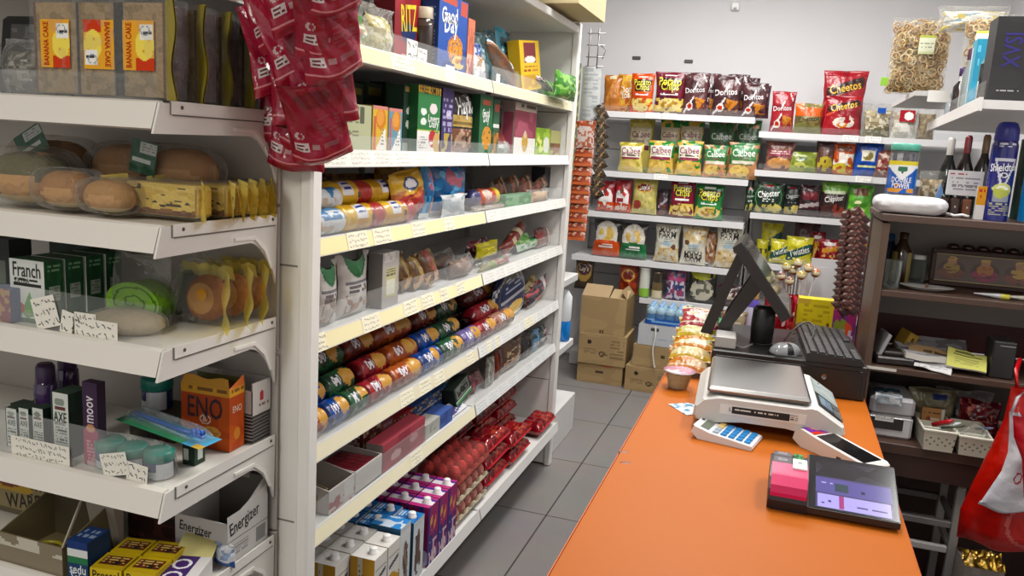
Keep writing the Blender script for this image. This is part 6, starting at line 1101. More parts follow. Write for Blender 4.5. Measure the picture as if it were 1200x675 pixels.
def htop(x, y, off):
    z = np.interp(y, [p[0] for p in hp[1:7]], [p[1] for p in hp[1:7]])+off; return np.stack([x, y, z], 1)
def patch(name, x0, x1, y0, y1, col, off, mats='plastic', ops=None, k=14):
    mb = MB(); mb.grid(lambda u, v: htop(x0+(x1-x0)*u, y0+(y1-y0)*v, off), k, k, col, 0, False, ops)
    for (xa, ya), (xb, yb) in (((x0, y0), (x1, y0)), ((x1, y0), (x1, y1)), ((x1, y1), (x0, y1)), ((x0, y1), (x0, y0))):
        mb.grid(lambda u, v: htop(xa+(xb-xa)*u, ya+(yb-ya)*u, off)-np.outer(v, [0, 0, off]), k, 1, col or '#ddd', 0, False)
    mb.obj(name, mats, tt)
patch('printer_cover', -.114, -.048, -.081, -.012, '#d0265f', .007)
patch('paper_slip', -.076, -.050, -.03, .014, '#e6e4e0', .010, 'paper', [('bg', '#e9e7e3'), ('r', .35, .45, .65, .6, '#4a4848')])
for i, (a, b) in enumerate([(-.009, .030), (.033, .072)]): patch('reader_pad', -.112, -.078, a, b, '#504b52', .006, 'plastic', [('bg', '#514c53'), ('o', .5, .5, .28, .2, '#a9a5aa', .6), ('r', .3, .48, .7, .54, '#a9a5aa')], 26)
patch('green_badge', -.074, -.056, .016, .072, '#4a8a58', .006, 'paper', [('bg', '#4c8f5a'), ('n', 0, 0, 1, 1, '#2f5a3c', 5, .6), ('b', 0, .5, 1, .55, .03, '#2a4a34')])
# ---- white handheld card reader
q0, q1 = np.array([.096, 1.99]), np.array([.2455, 1.843]); yaw = math.atan2(q1[1]-q0[1], q1[0]-q0[0])
cr = thing('card_reader', 'white handheld payment terminal with a dark screen lying beside the tablet terminal', 'payment terminal', (.182, 1.900, T0), yaw)
mb = MB(); mb.prism([(-.105, .012), (-.1, .034), (-.085, .042), (-.03, .034), (.095, .022), (.103, .016), (.1, .006), (.06, .002), (-.08, 0)], -.037, .037, 1, '#d8d3cc')
mb.obj('case', 'plastic', cr)
def rtop(u, v, x0, x1, w, k): x = x0+(x1-x0)*u; return np.stack([x, (v-.5)*w, np.interp(x, [-.1, -.085, -.03, .095, .103], [.034, .042, .034, .022, .016])+k], 1)
mb = MB(); mb.grid(lambda u, v: rtop(u, v, -.097, .1, .07, .0006), 24, 4, '#e6e2dc', 0, False); mb.obj('face_plate', 'plastic', cr)
mb = MB(); mb.grid(lambda u, v: rtop(u, v, -.045, .088, .056, .0014), 24, 4, '#191719', 0, False); mb.obj('screen', 'gloss', cr)
mb = MB(); mb.grid(lambda u, v: rtop(u, v, -.092, -.05, .058, .002), 30, 30, None, 0, False, [('bg', '#9a4a8a'), ('n', 0, 0, 1, 1, '#6a2fa0', 3, .5), ('ne', .35, .6, .3, .3, '#d99a8a', 4, .3), ('r', .7, 0, 1, .5, '#c0392f')]); mb.obj('sticker', 'paper', cr)
mb = MB(); mb.box((.03, -.0375, .014), (.012, .002, .004), '#222'); mb.obj('button', 'plastic', cr)
# ---- cash drawer and what stands on it
DZ = CZT+.1
dr = thing('cash_drawer', 'black cash drawer standing at the far end of the orange counter', 'cash drawer', (.052, 2.60, T0), .05)
mb = MB(); mb.box((0, 0, .05), (.425, .42, .099), '#211f1f', bev=.003); mb.obj('drawer_body', 'plastic', dr); MB().box((0, -.2108, .046), (.40, .003, .078), '#1a1818', bev=.001).obj('drawer_front', 'plastic', dr)
mb = MB(); mb.lathe([(.008, 0), (.008, .002), (.0055, .003), (0, .003)], 16, '#8a8a8a', axis=1); mb.obj('lock', 'steel', dr, (.1, -.2155, .06))
Dz = DZ+.001
pos = thing('touch_screen_till', 'black touch screen till on an open triangular stand on top of the cash drawer', 'till', (-.05, 2.60, Dz))
a0, a1 = np.array([-.052, .312]), np.array([.108, .110]); ang = math.atan2(a0[1]-a1[1], a0[0]-a1[0])
e = (a1-a0)/np.linalg.norm(a1-a0); nn = np.array([-e[1], e[0]]); nn = nn if nn[0] > 0 else -nn      # screen faces +x and up
def slab(c0, c1, th, y0, y1, col, mb):
    q = [c0, c1, c1-nn*th, c0-nn*th]; mb.prism([tuple(x) for x in q], y0, y1, 1, col)
mb = MB(); slab(a0, a1, .03, -.17, .17, '#1b1a1b', mb); mb.obj('screen_housing', 'plastic', pos)
mb = MB(); S0 = a0+e*.012+nn*.0012; W_ = np.linalg.norm(a1-a0)-.024
mb.grid(lambda u, v: np.stack([S0[0]+e[0]*W_*(1-v), -.158+.316*u, S0[1]+e[1]*W_*(1-v)], 1), 40, 30, None, 0, False, [('bg', '#1c211f'), ('n', 0, 0, 1, 1, '#22302a', 3, .5), ('r', .06, .2, .3, .7, '#2a4a30')]); mb.obj('screen', 'gloss', pos)  # greenish tones are a reflection put into the screen colour
mb = MB(); MB().box((-.105, 0, .006), (.09, .2, .012), '#1d1c1c', bev=.004).obj('stand_base', 'plastic', pos)
for y, name in ((-.085, 'stand_leg'), (.085, 'stand_leg')):
    mb = MB(); mb.prism([(-.055, .30), (-.03, .285), (-.085, .115), (-.115, .012), (-.15, .012), (-.12, .11)], y-.008, y+.008, 1, '#201f1f'); mb.obj(name, 'plastic', pos)
    mb = MB(); mb.prism([(.0, .235), (.03, .19), (-.05, .06), (-.07, .012), (-.105, .012), (-.085, .07)], y-.01, y+.01, 1, '#262424'); mb.obj('stand_strut', 'plastic', pos)
MB().box((-.098, 0, .1), (.016, .18, .03), '#242222', bev=.004).obj('cross_bar', 'plastic', pos); MB().box((-.06, 0, .24), (.014, .18, .04), '#242222', bev=.004).obj('cross_bar', 'plastic', pos)
t = thing('customer_display', 'black rounded speaker-like block standing upright under the touch screen', 'display', (-.018, 2.545, Dz), .2)
mb = MB(); mb.lathe([(0, 0), (.03, 0), (.033, .006), (.035, .06), (.033, .104), (.027, .114), (0, .116)], 28, '#1c1b1c', sx=1, sy=.8); mb.obj('housing', 'plastic', t); MB().lathe([(.028, 0), (.034, 0), (.034, .003), (.03, .004)], 24, '#1d1c1c').obj('foot', 'plastic', t)
one(MB().box((0, 0, .0175), (.06, .085, .035), '#a9a6a2', bev=.003).box((0, 0, .0355), (.054, .079, .002), '#bfbcb8', bev=.0008), 'metal_box', 'small silver-grey box on the near left corner of the cash drawer', 'box', (-.118, 2.448, Dz), .05, 'plastic')
# keyboard: rows run away from the camera
kb = thing('keyboard', 'black keyboard lying lengthwise on the right of the cash drawer', 'keyboard', (.172, 2.605, Dz), .06)
mb = MB(); mb.prism([(-.075, 0), (-.075, .022), (-.06, .026), (.07, .016), (.076, .010), (.076, 0)], -.22, .215, 1, '#201f20'); mb.obj('case', 'plastic', kb)
mb = MB()
for r_ in range(6):
    for k in range(21):
        y = -.208+.0198*k+(.004 if r_ % 2 else 0)
        if r_ == 5 and 5 < k < 12: continue
        mb.box((-.058+.0235*r_, y, .0265-.0018*r_), (.018, .016, .011), '#2b2a2c', bev=.002)
mb.obj('key_set', 'plastic', kb)
mo = thing('mouse', 'silver and black computer mouse near the keyboard', 'mouse', (.052, 2.445, Dz), .6)
def mouse_p(u, v):
    th, ph = u*2*PI, v*PI/2; k = np.cos(ph)**.7; return np.stack([np.cos(th)*k*.05, np.sin(th)*k*.03, np.sin(ph)*.032], 1)
mb = MB(); mb.grid(mouse_p, 28, 12, None, 0, True, [('bg', '#8f8f92'), ('r', .2, 0, .3, 1, '#2c2b2c'), ('r', .7, 0, .8, 1, '#2c2b2c'), ('e', 0, .55, .08, .3, '#222'), ('e', 1, .55, .08, .3, '#222')]); mb.obj('shell', 'gloss', mo)
def cable(label, pts, r=.0025, col='#1a1919', cat='cable', name='cable'):
    P = [np.array(p, float) for p in pts]; Q = [P[0]]+P+[P[-1]]; out = []
    for i in range(1, len(Q)-2):
        for t in np.linspace(0, 1, 9)[:-1]:
            p0, p1, p2, p3 = Q[i-1:i+3]; out.append(.5*((2*p1)+(-p0+p2)*t+(2*p0-5*p1+4*p2-p3)*t*t+(-p0+3*p1-3*p2+p3)*t**3))
    out.append(P[-1]); b = P[0].copy()
    return one(MB().tube([q-b for q in out], r, col, 6), name, label, cat, b, 0, 'plastic')
zc = Dz+.004
cable('black cable looping upright between the touch screen and the keyboard', [(.045, 2.56, zc), (.07, 2.62, zc+.03), (.11, 2.66, zc+.055), (.135, 2.62, zc+.045), (.12, 2.56, zc+.012), (.10, 2.52, zc+.004)])
cable('black cable winding from the mouse towards the touch screen', [(.055, 2.445, zc), (.01, 2.42, zc), (.03, 2.39, zc), (.085, 2.405, zc), (.10, 2.43, zc)], .002)
cable('thin cable lying across the drawer top behind the mouse', [(.0, 2.42, zc), (.05, 2.50, zc+.006), (.085, 2.56, zc+.02), (.08, 2.64, zc+.02), (.075, 2.7, zc+.002)], .0018)
cable('grey cable hanging from the silver-grey box', [(-.105, 2.47, Dz+.006), (-.07, 2.43, Dz+.004), (-.055, 2.45, Dz+.004), (-.04, 2.49, Dz+.006)], .002, '#8a8886')
# ---- noodle packs and jelly cup
NC = [('#c9b59a', '#b5333c', 'red-trimmed'), ('#c9bf8a', '#d9b52c', 'yellow'), ('#d5cfa0', '#d8912c', 'orange'), ('#dccf9a', '#c8b23a', 'pale yellow')]
NC2 = [('#d9cbb0', '#b03a40', 'red and cream'), ('#d9cf8a', '#cfae24', 'yellow'), ('#dcd6a8', '#d5842c', 'orange-footed'), ('#d8c28a', '#c9a02e', 'amber'), ('#d9b890', '#c9782e', 'rust')]
for k in range(5):
    c1, c2, wd = NC2[4-k]
    ops = [('bg', c1), ('r', 0, .0, 1, .16, c2), ('r', 0, .62, 1, .8, c2), ('n', 0, .2, 1, .6, c2, 4, .62), ('ne', .66, .82, .26, .16, '#b5652c', 6, .5), ('l', .1, .64, .6, .78, '#efe6d0', 2, 10), ('l', .1, .86, .5, .96, '#8a2f2c' if k % 2 else '#3c5a2c', 1, 9)]
    mb = bag_mb(ops, .125, .115, .034, 200+k, .0025, wr=.9)
    o = one(mb, 'noodle_packet', '%s instant noodle packet, %s from the bottom of the pile beside the scale' % (wd, ORD[k]), 'noodle packet', (-.216+.003*k, 2.385+.035*k, T0+.019+.0275*k), .06, 'film', 'instant noodle packets', rot=(-1.15, 0, .06))
    o.location.z = T0+.02+.0262*k
cu = thing('jelly_cup', 'clear cup of pale jelly with a pink lid in front of the noodle packets', 'cup', (-.226, 2.272, T0))
MB().lathe([(0, 0), (.024, 0), (.026, .003), (.036, .046)], 28, '#d9c6a0').obj('jelly', 'food', cu, (0, 0, .001)); MB().lathe([(0, 0), (.026, 0), (.028, .003), (.038, .048), (.044, .05)], 28, '#fff').obj('cup', 'glass', cu)
MB().lathe([(.045, .05), (.045, .0525), (.03, .054), (0, .0545)], 28, None, ops=[('bg', '#d9d4d2'), ('n', 0, 0, 1, 1, '#c98aa0', 3, .5)]).obj('lid', 'film', cu)
mb = MB(); mb.grid(lambda u, v: np.stack([(u-.5)*.09, (v-.5)*.06, .001+.006*np.sin(u*3)*v], 1), 24, 16, None, 0, True, [('bg', '#d9dcdf'), ('n', 0, 0, 1, 1, '#6a9ab5', 6, .6), ('r', .1, .3, .5, .5, '#b5b9c0')]); one(mb, 'paper_leaflet', 'folded white and blue leaflet sticking out from under the scale', 'leaflet', (-.178, 2.085, T0), -.9, 'paper')
# scratch chips on the counter edge
for p, l in (((715, 527), 'dark chip on the long edge of the orange counter'), ((733, 542), 'small scratch mark on the orange counter top near its edge')):
    q = onz(*p, CZT); one(MB().lathe([(0, .0008), (.012, .0006), (.014, 0)], 9, '#6a3420', sx=1, sy=.35), 'scratch_mark', l, 'scratch', (max(q[0], CX0+.008), q[1], CZT), .4, 'plastic')
# ---- goods at the very end of the counter
YB = one(carton_mb(.115, .06, .19, [('bg', '#d9c52c'), ('l', .15, .55, .9, .9, '#b5a01c', 4, 7), ('r', .84, .5, .93, .58, '#6a4a1c'), ('n', 0, .9, 1, 1, '#c9a83a', 4, .5)], cell=.003), 'carton_box', 'yellow box behind the keyboard at the end of the counter', 'box', (.145, 2.97, T0), .03)
one(carton_mb(.08, .05, .175, [('bg', '#a02c6a'), ('n', 0, 0, 1, 1, '#7a2a7a', 4, .5), ('ne', .4, .6, .3, .16, '#7d8f2c', 6, .35), ('ne', .65, .55, .22, .14, '#d95a3a', 6, .35), ('n', 0, .35, 1, .55, '#c9b8c9', 9, .62), ('r', 0, .92, 1, 1, '#c43a7a')], cell=.003), 'carton_box', 'purple and pink printed box next to the yellow box', 'box', (.24, 2.965, T0), -.05)
one(MB().box((0, 0, .14), (.19, .003, .28), '#c9cbd0').prism([(.0, .28), (.003, .28), (.003, .31), (0, .31)], -.06, .095, 0, '#c9cbd0'), 'display_card', 'plain white backing card standing behind the yellow and purple boxes', 'card', (.18, 3.14, T0), .05)
tub = thing('lollipop_tub', 'red tub holding round lollipops behind the touch screen', 'tub', (.075, 3.08, T0))
MB().lathe([(0, 0), (.045, 0), (.05, .01), (.056, .15), (.058, .155), (.052, .155), (.046, .012)], 26, None, ops=[('bg', '#b02830'), ('n', 0, 0, 1, 1, '#8a1a22', 4, .55), ('l', .1, .4, .9, .7, '#d9a08a', 2, 14)]).obj('tub', 'gloss', tub)
lp = None; rr = random.Random(4)
for k, (dx, dy, h, c) in enumerate([(-.03, .0, .27, '#a89a3c'), (.0, .02, .285, '#b5a05a'), (.028, -.005, .275, '#c98a5a'), (.05, .01, .26, '#c97a5a'), (-.045, -.02, .24, '#7a5a54'), (-.02, -.03, .225, '#8a6a5c'), (.012, -.03, .25, '#b59a4a'), (-.01, .035, .255, '#9a8a44')]):
    t = thing('lollipop', 'round lollipop in the red tub, %s' % ('olive one at the left', 'tallest one', 'peach one', 'peach one furthest to the right', 'brown one low at the left', 'brown lowest one', 'tan one at the front', 'olive one at the back')[k], 'lollipop', (.075+dx*.6, 3.08+dy*.6, T0+.06), rot=(-dy*2.2, dx*3.2, 0))
    MB().lathe([(.0022, 0), (.0022, h-.07)], 8, '#dedcd8').obj('stick', 'plastic', t)
    MB().lathe([(0, -.017)]+[(.017*math.sin(PI*i/8), -.017*math.cos(PI*i/8)) for i in range(1, 8)]+[(0, .017)], 18, None, ops=[('bg', c), ('r', 0, .4, 1, .6, '#d8cfae'), ('n', 0, 0, 1, 1, '#8a5a34', 3, .6)], c=(0, 0, h-.055)).obj('candy', 'gloss', t)
for k, (x, y, h, c) in enumerate([(.005, 2.93, .185, '#a02430'), (.055, 2.935, .2, '#8f1c28')]):
    one(bag_mb([('bg', c), ('n', 0, 0, 1, 1, '#c9404a', 5, .6), ('n', 0, .3, 1, .7, '#e2c0b8', 8, .7)], .06, h, .05, 300+k, .004), 'sweet_packet', 'red sweet packet standing by the lollipop tub, %s' % ('nearer the touch screen', 'nearer the yellow box')[k], 'sweet packet', (x, y, T0), .1, 'film')
t = thing('spray_bottle', 'small purple bottle with a tan cap seen through the till stand', 'bottle', (-.06, 2.95, T0))
MB().lathe([(0, 0), (.026, 0), (.028, .01), (.028, .14), (.014, .17)], 22, None, ops=[('bg', '#6a5ab5'), ('r', 0, .5, 1, .8, '#cfcbe6'), ('r', 0, 0, 1, .3, '#4a3a9a')]).obj('bottle_body', 'gloss', t); MB().lathe([(.016, .168), (.016, .195), (.012, .2), (0, .2)], 18, '#b5905a').obj('cap', 'plastic', t)
t = thing('sweet_tin', 'flat green tin with a yellow picture on its lid, behind the noodle packets', 'tin', (-.215, 3.12, T0))
mb = carton_mb(.12, .16, .035, [('bg', '#1f6a3c'), ('l', .1, .3, .9, .7, '#4f9a5a', 1, 14)], None, [('bg', '#2a7a48'), ('ne', .45, .5, .32, .3, '#d9c25a', 6, .3), ('ne', .5, .5, .2, .2, '#b5702c', 8, .5), ('n', .7, .2, 1, .8, '#c9d8c9', 6, .6)], cell=.004); mb.obj('tin_body', 'gloss', t); MB().box((0, 0, .0362), (.122, .162, .002), '#2f8450').box((0, 0, .031), (.123, .163, .006), '#1f6a3c').obj('lid_rim', 'plastic', t)
one(bag_mb([('bg', '#b5a584'), ('n', 0, 0, 1, 1, '#8a6a4a', 5, .5), ('r', .2, .4, .8, .7, '#d9cfb5')], .09, .12, .05, 310, .004), 'snack_packet', 'small tan packet behind the silver-grey box, seen below the screen stand', 'snack packet', (-.12, 2.93, T0), 0, 'film')
# ================================================================== cardboard boxes on the floor
BRD = '#a58a62'
def floor_box(label, X, Y, z, w, d, h, front, open_top=False, side=None, rz=0., hole=True):
    t = thing('cardboard_box', label, 'cardboard box', (X, Y+d/2, z), rz)
    mb = carton_mb(w, d, h, [('bg', BRD), ('n', 0, 0, 1, 1, '#9c825c', 3, .6)]+front, [('bg', '#9a8058')], [('bg', '#a8906a'), ('r', 0, .46, 1, .54, '#b9a47c')] if not open_top else [('bg', '#5a4a34')], cell=.005)
    mb.obj('carton', 'board', t)
    if open_top:
        mb = MB()
        mb.prism([(-d/2, h), (-d/2+.003, h-.002), (-.02, h+.055), (-.024, h+.057)], -w/2, w*.1, 0, '#ab9270'); mb.prism([(-d/2, h), (-d/2+.003, h-.002), (-.01, h+.035), (-.014, h+.037)], w*.12, w/2, 0, '#b39b76')
        mb.prism([(w/2, h), (w/2-.003, h), (w*.36, h+.05), (w*.36+.004, h+.052)], -d/2, d/2, 1, '#a58c66'); mb.obj('flap', 'board', t)
    return t
MARK = [('e', .22, .72, .045, .075, '#2e2620'), ('l', .12, .3, .36, .5, '#7a6446', 3, 16), ('o', .5, .36, .06, .1, '#4a3c2c', .3), ('l', .44, .3, .62, .42, '#6a553a', 2, 12), ('l', .66, .2, .95, .85, '#7d684a', 6, 16)]
floor_box('lowest cardboard box of the stack by the gondola end', -.978, 4.90, .001, .29, .3, .124, [('r', .4, .55, .58, .68, '#4a3a2a'), ('n', .1, .8, .9, 1, '#b06a4a', 3, .55)])
floor_box('printed middle cardboard box with a round hole, in the stack by the gondola end', -.975, 4.89, .127, .30, .31, .192, MARK, rz=.02)
floor_box('topmost cardboard box with open flaps, in the stack by the gondola end', -.985, 4.90, .321, .285, .29, .235, [('r', .44, .02, .49, .1, '#4a3a2a'), ('r', .5, .02, .54, .1, '#4a3a2a')], True)
floor_box('lowest printed cardboard box of the shorter stack by the counter end', -.655, 4.86, .001, .30, .27, .155, MARK, rz=-.04)
floor_box('middle plain cardboard box of the shorter stack by the counter end', -.63, 4.87, .159, .28, .25, .135, [('r', .6, .5, .7, .62, '#4a3a2a')], rz=-.03)
t = thing('cardboard_box', 'white carton with a hand hole on top of the shorter stack', 'cardboard box', (-.625, 4.98, .297), -.03); carton_mb(.25, .22, .125, [('bg', '#c2c3c6'), ('r', .3, .72, .5, .88, '#4a4a4c'), ('l', .2, .3, .9, .42, '#8fa8c0', 2, 14)], [('bg', '#b2b3b5')], [('bg', '#9a9a9c')], cell=.005).obj('carton', 'card', t)
cable('white strap hanging down the front of the shorter box stack', [(-.65, 4.865, .42), (-.645, 4.852, .36), (-.652, 4.845, .28), (-.64, 4.846, .2), (-.63, 4.844, .17)], .005, '#cfcdc6', 'strap', 'strap')
wp = thing('water_bottle_pack', 'shrink-wrapped pack of small blue water bottles on the white carton', 'bottle pack', (-.605, 4.99, .4235))
bm = MB().lathe([(0, 0), (.026, 0), (.028, .005), (.028, .05), (.026, .056), (.028, .062), (.028, .085), (.012, .105)], 16, None, ops=[('bg', '#a9cbe0'), ('r', 0, .3, 1, .65, '#3a7fc0'), ('r', .3, .3, .6, .65, '#d9e4ea')]).mesh('bottle', 'gloss')
cm = MB().lathe([(.013, .104), (.0135, .118), (0, .119)], 14, '#8fb8e0').mesh('cap', 'plastic')
for i in range(4):
    for j in range(3): b_ = mkobj('bottle', bm, wp, ((i-1.5)*.0575, (j-1)*.0575, .002)); mkobj('cap', cm, b_)
mb = MB()
def wrapf(u, v):
    a = u*2*PI; c, s = np.cos(a), np.sin(a); k = 1+.04*(noise(u*14, v*6, 1)-.5)
    return np.stack([np.sign(c)*np.abs(c)**.4*.122*k, np.sign(s)*np.abs(s)**.4*.095*k, v*.1], 1)
mb.grid(wrapf, 48, 10, '#fff', 0, True); mb.obj('wrapper', 'clear_film', wp)
mb = MB(); mb.grid(lambda u, v: wrapf(u, v*.35)*[1.02, 1.02, 1]+np.array([0, 0, .002]), 40, 3, None, 0, True, [('bg', '#2f62c0'), ('n', 0, 0, 1, 1, '#7fb0e0', 8, .6)]); mb.obj('band', 'film', wp)
# ================================================================== maroon pouches hanging at the near end of the gondola
hs = thing('clip_strip', 'white clip strip hanging down the near gondola post behind the maroon pouches', 'clip strip', (-.885, 1.405, 1.98))
MB().box((0, 0, -.24), (.03, .002, .48), '#d5d2cc', bev=.0008).obj('strip', 'plastic', hs)
mb = MB(); mb.tube([(0, .0, 0), (0, -.01, .012), (0, -.004, .024), (0, .012, .02), (0, .02, .004)], .002, '#aaa', 6); mb.obj('hook', 'steel', hs)
POUCH = [('bg', '#a62a40'), ('n', 0, 0, 1, 1, '#9a2639', 3, .6), ('e', .5, .82, .3, .1, '#7a1c2c'), ('r', 0, 0, 1, .10, '#a82c3c'), ('r', 0, .1, 1, .115, '#d98a90'), ('r', .08, .2, .3, .3, '#d9c9c8'), ('l', .1, .21, .28, .29, '#6a2a30', 2, 26), ('r', .34, .22, .48, .28, '#b58a8c'), ('r', .54, .23, .8, .27, '#a3606a'), ('o', .18, .38, .07, .05, '#c9b0b0', .4), ('l', .5, .34, .9, .6, '#9f4552', 5, 16)]
def pouch_mesh(w, h, d, sd, bend=0.):
    mb = MB(); k = lambda u, v: np.clip(4*u*(1-u), 0, 1)**.5*np.clip(1-v, 0, 1)**1.1*np.clip(.55+v*6, 0, 1)
    def S(u, v, sg, off=0.):
        n = noise(u*5+sg, v*7, sd)-.5; c = .010*np.abs(((u*3.1+v*2.3+sd*.37) % 1)-.5)
        x = (u-.5)*w*(1-.05*np.sin(PI*v)); y = sg*(d/2*k(u, v)*(1+.5*n)+off)+bend*v*v+.012*np.sin(v*5+sd)*(u-.3)-c*np.clip(v*4, 0, 1)*(v < .97)
        return np.stack([x, y, v*h+.004*np.sin(u*7+sd)], 1)
    mb.grid(lambda u, v: S(u, v, -1), 40, 50, None, 0, True, POUCH, sd); mb.grid(lambda u, v: S(1-u, v, 1), 20, 30, '#8a2032', 0, True)
    mb.grid(lambda u, v: S(u, 0*v, -1)*(1-v)[:, None]+S(u, 0*v, 1)*v[:, None]+np.outer(np.sin(v*PI)*np.sin(u*PI)*.022, [0, 0, 1]), 20, 10, '#5f1522', 0, True)
    return mb.mesh('hanging_pouch', 'film')
pm = pouch_mesh(.116, .165, .034, 5); pm2 = pouch_mesh(.112, .160, .062, 8, -.03)
PO = [  # bottom centre px, Y, yaw, roll, pitch, mesh, words
    (346, 198, 1.395, 15, 8, .1, 1, 'lowest maroon pouch, reaching furthest down beside the post'),
    (380, 186, 1.355, 30, -14, .55, 1, 'maroon pouch whose open bottom curls forward above the price strip'),
    (330, 172, 1.375, 5, 10, .0, 0, 'maroon pouch at the outer edge of the bunch, its white barcode low down'),
    (384, 140, 1.325, 25, -9, .32, 0, 'maroon pouch in the middle of the bunch with a clear white barcode panel'),
    (352, 148, 1.345, 62, -12, .1, 1, 'maroon pouch seen nearly edge-on in the middle of the bunch'),
    (362, 94, 1.30, 30, -22, .25, 0, 'maroon pouch with a straight lower edge halfway up the bunch'),
    (394, 90, 1.285, 45, -30, .7, 1, 'maroon pouch sticking out towards the snack bags'),
    (333, 112, 1.325, 64, -16, .0, 0, 'narrow-looking maroon pouch turned sideways in the upper half of the bunch'),
    (380, 62, 1.265, 52, -26, .85, 1, 'dark maroon pouch folded flat near the top of the bunch'),
    (360, 36, 1.25, 28, -20, .35, 0, 'maroon pouch with a white barcode near the top of the bunch'),
    (390, 14, 1.24, 45, -24, .8, 1, 'topmost maroon pouch, cut by the picture edge'),
    (336, 60, 1.31, 12, -14, .1, 0, 'maroon pouch at the upper outer side of the bunch')]
for k, (bx, by, Y, yaw, roll, pit, m, lab) in enumerate(PO):
    p = ony(bx, by, Y); R_ = Matrix.Rotation(math.radians(roll), 4, 'Y') @ Matrix.Rotation(math.radians(yaw), 4, 'Z') @ Matrix.Rotation(pit, 4, 'X')
    o = mkobj('hanging_pouch', pm2 if m else pm, None, p); o.rotation_euler = R_.to_euler(); tag(o, lab, 'pouch', 'maroon pouches on the clip strip')
# ================================================================== hanging sachets at the far end of the gondola
rk = thing('sachet_rack', 'grey wire hanger with long white and green sachet strips at the far gondola end', 'hanging rack', (-.86, 3.60, 1.90))
mb = MB()
for x in (-.02, .02): mb.tube([(x, 0, .07), (x, 0, -.10)], .003, '#8f8f8f')
for z in (.05, 0, -.05, -.09): mb.tube([(-.03, 0, z), (.05, 0, z)], .0025, '#9a9a9a')
mb.tube([(.03, 0, .0), (.06, -.02, -.02), (.05, -.03, -.06)], .002, '#777'); mb.obj('wire_frame', 'steel', rk)
mb = MB(); mb.grid(lambda u, v: np.stack([-.045+.085*u+.01*v*(1-v), .012-.02*np.sin(u*PI)+0*v, -.09-.31*v], 1), 8, 40, None, 0, True, [('bg', '#d2d6d6'), ('l', .1, 0, .9, 1, '#b5bcc0', 24, 3)]); mb.grid(lambda u, v: np.stack([.04-.085*u, .018+0*v, -.09-.31*v], 1), 3, 6, '#c9cdcd', 0, True); mb.obj('blank_strip', 'film', rk)
mb = MB(); mb.box((-.066, .0, -.45), (.012, .09, .74), '#5f6a34'); 
for k in range(30): mb.box((-.0665, -.002, -.1-.024*k), (.014, .092, .008), '#9aa048' if k % 2 else '#3a4424', rot=rotm('X', .5))
mb.obj('green_strip', 'film', rk)
sm = bag_mb([('bg', '#b5502c'), ('n', 0, 0, 1, 1, '#9a3a22', 5, .5), ('n', 0, .2, 1, .9, '#d9a88a', 9, .66), ('r', 0, .0, 1, .12, '#d4683a')], .088, .10, .012, 3, .004).mesh('sachet', 'film')
for k in range(10):
    o = mkobj('hanging_sachet', sm, None, (-.862-.001*k, 3.572-.004*(k % 2), 1.418-.0415*k)); o.rotation_euler = (-.35, 0, .06+.05*(k % 3-1))
    tag(o, 'orange sachet in the hanging strip at the far gondola end, %s from the top' % ORD[k], 'sachet', 'orange hanging sachets')
wm = bag_mb([('bg', '#c46a4a'), ('n', 0, 0, 1, 1, '#e0d0c8', 10, .45), ('n', 0, .8, 1, 1, '#b5502c', 5, .3)], .09, .12, .014, 4, .004).mesh('sachet', 'film')
o = mkobj('hanging_sachet', wm, None, (-.862, 3.573, 1.455)); tag(o, 'orange and white crinkled sachet at the head of the hanging orange strip', 'sachet')
bmh = bag_mb([('bg', '#4a3c2c'), ('b', 0, .2, 1, .5, .06, '#b58a5a'), ('b', 0, .6, 1, .9, .06, '#8a6a3c'), ('n', 0, 0, 1, 1, '#2a241e', 5, .6)], .045, .07, .012, 6, .004).mesh('sachet', 'film')
for k in range(9):
    o = mkobj('hanging_sachet', bmh, None, (-.785+.003*k-.0025*max(0, k-4)*2, 3.60, 1.585-.043*k)); o.rotation_euler = (0, -.5, .3); tag(o, 'dark striped sachet beside the orange strip at the far gondola end, %s from the top' % ORD[k], 'sachet', 'dark striped hanging sachets')
# ================================================================== far end shelving of the gondola
fe = thing('end_shelving', 'white end shelving on the far side of the gondola, only its shelf ends showing', 'shelving', (-1.4, 3.7, 0))
mb = MB(); mb.box((-1.38, 3.76, .1), (.92, .5, .2), '#d2d0ce', bev=.004); kid(mb, 'base_plinth', parent=fe)
for z in (1.06, .83, .50):
    mb = MB(); mb.box((-1.38, 3.70, z), (.92, .36, .035), '#d0cfcd', bev=.003); kid(mb, 'shelf', parent=fe)
t = thing('detergent_bottle', 'blue-based white bottle on the far end shelving beside the cardboard boxes', 'bottle', (-.955, 3.80, .519))
MB().lathe([(0, 0), (.03, 0), (.034, .01), (.034, .09), (.03, .1)], 20, '#2f7fd0').obj('bottle_body', 'gloss', t); MB().lathe([(.03, .1), (.033, .11), (.033, .22), (.014, .25), (0, .252)], 20, '#d5d8da').obj('bottle_top', 'plastic', t)
one(bag_mb([('bg', '#7a1f2a'), ('n', 0, 0, 1, 1, '#c9a2a0', 6, .6)], .09, .13, .05, 77, .005), 'snack_packet', 'dark red packet on the far end shelving, under the hanging orange sachets', 'snack packet', (-.97, 3.80, 1.079), .4, 'film')
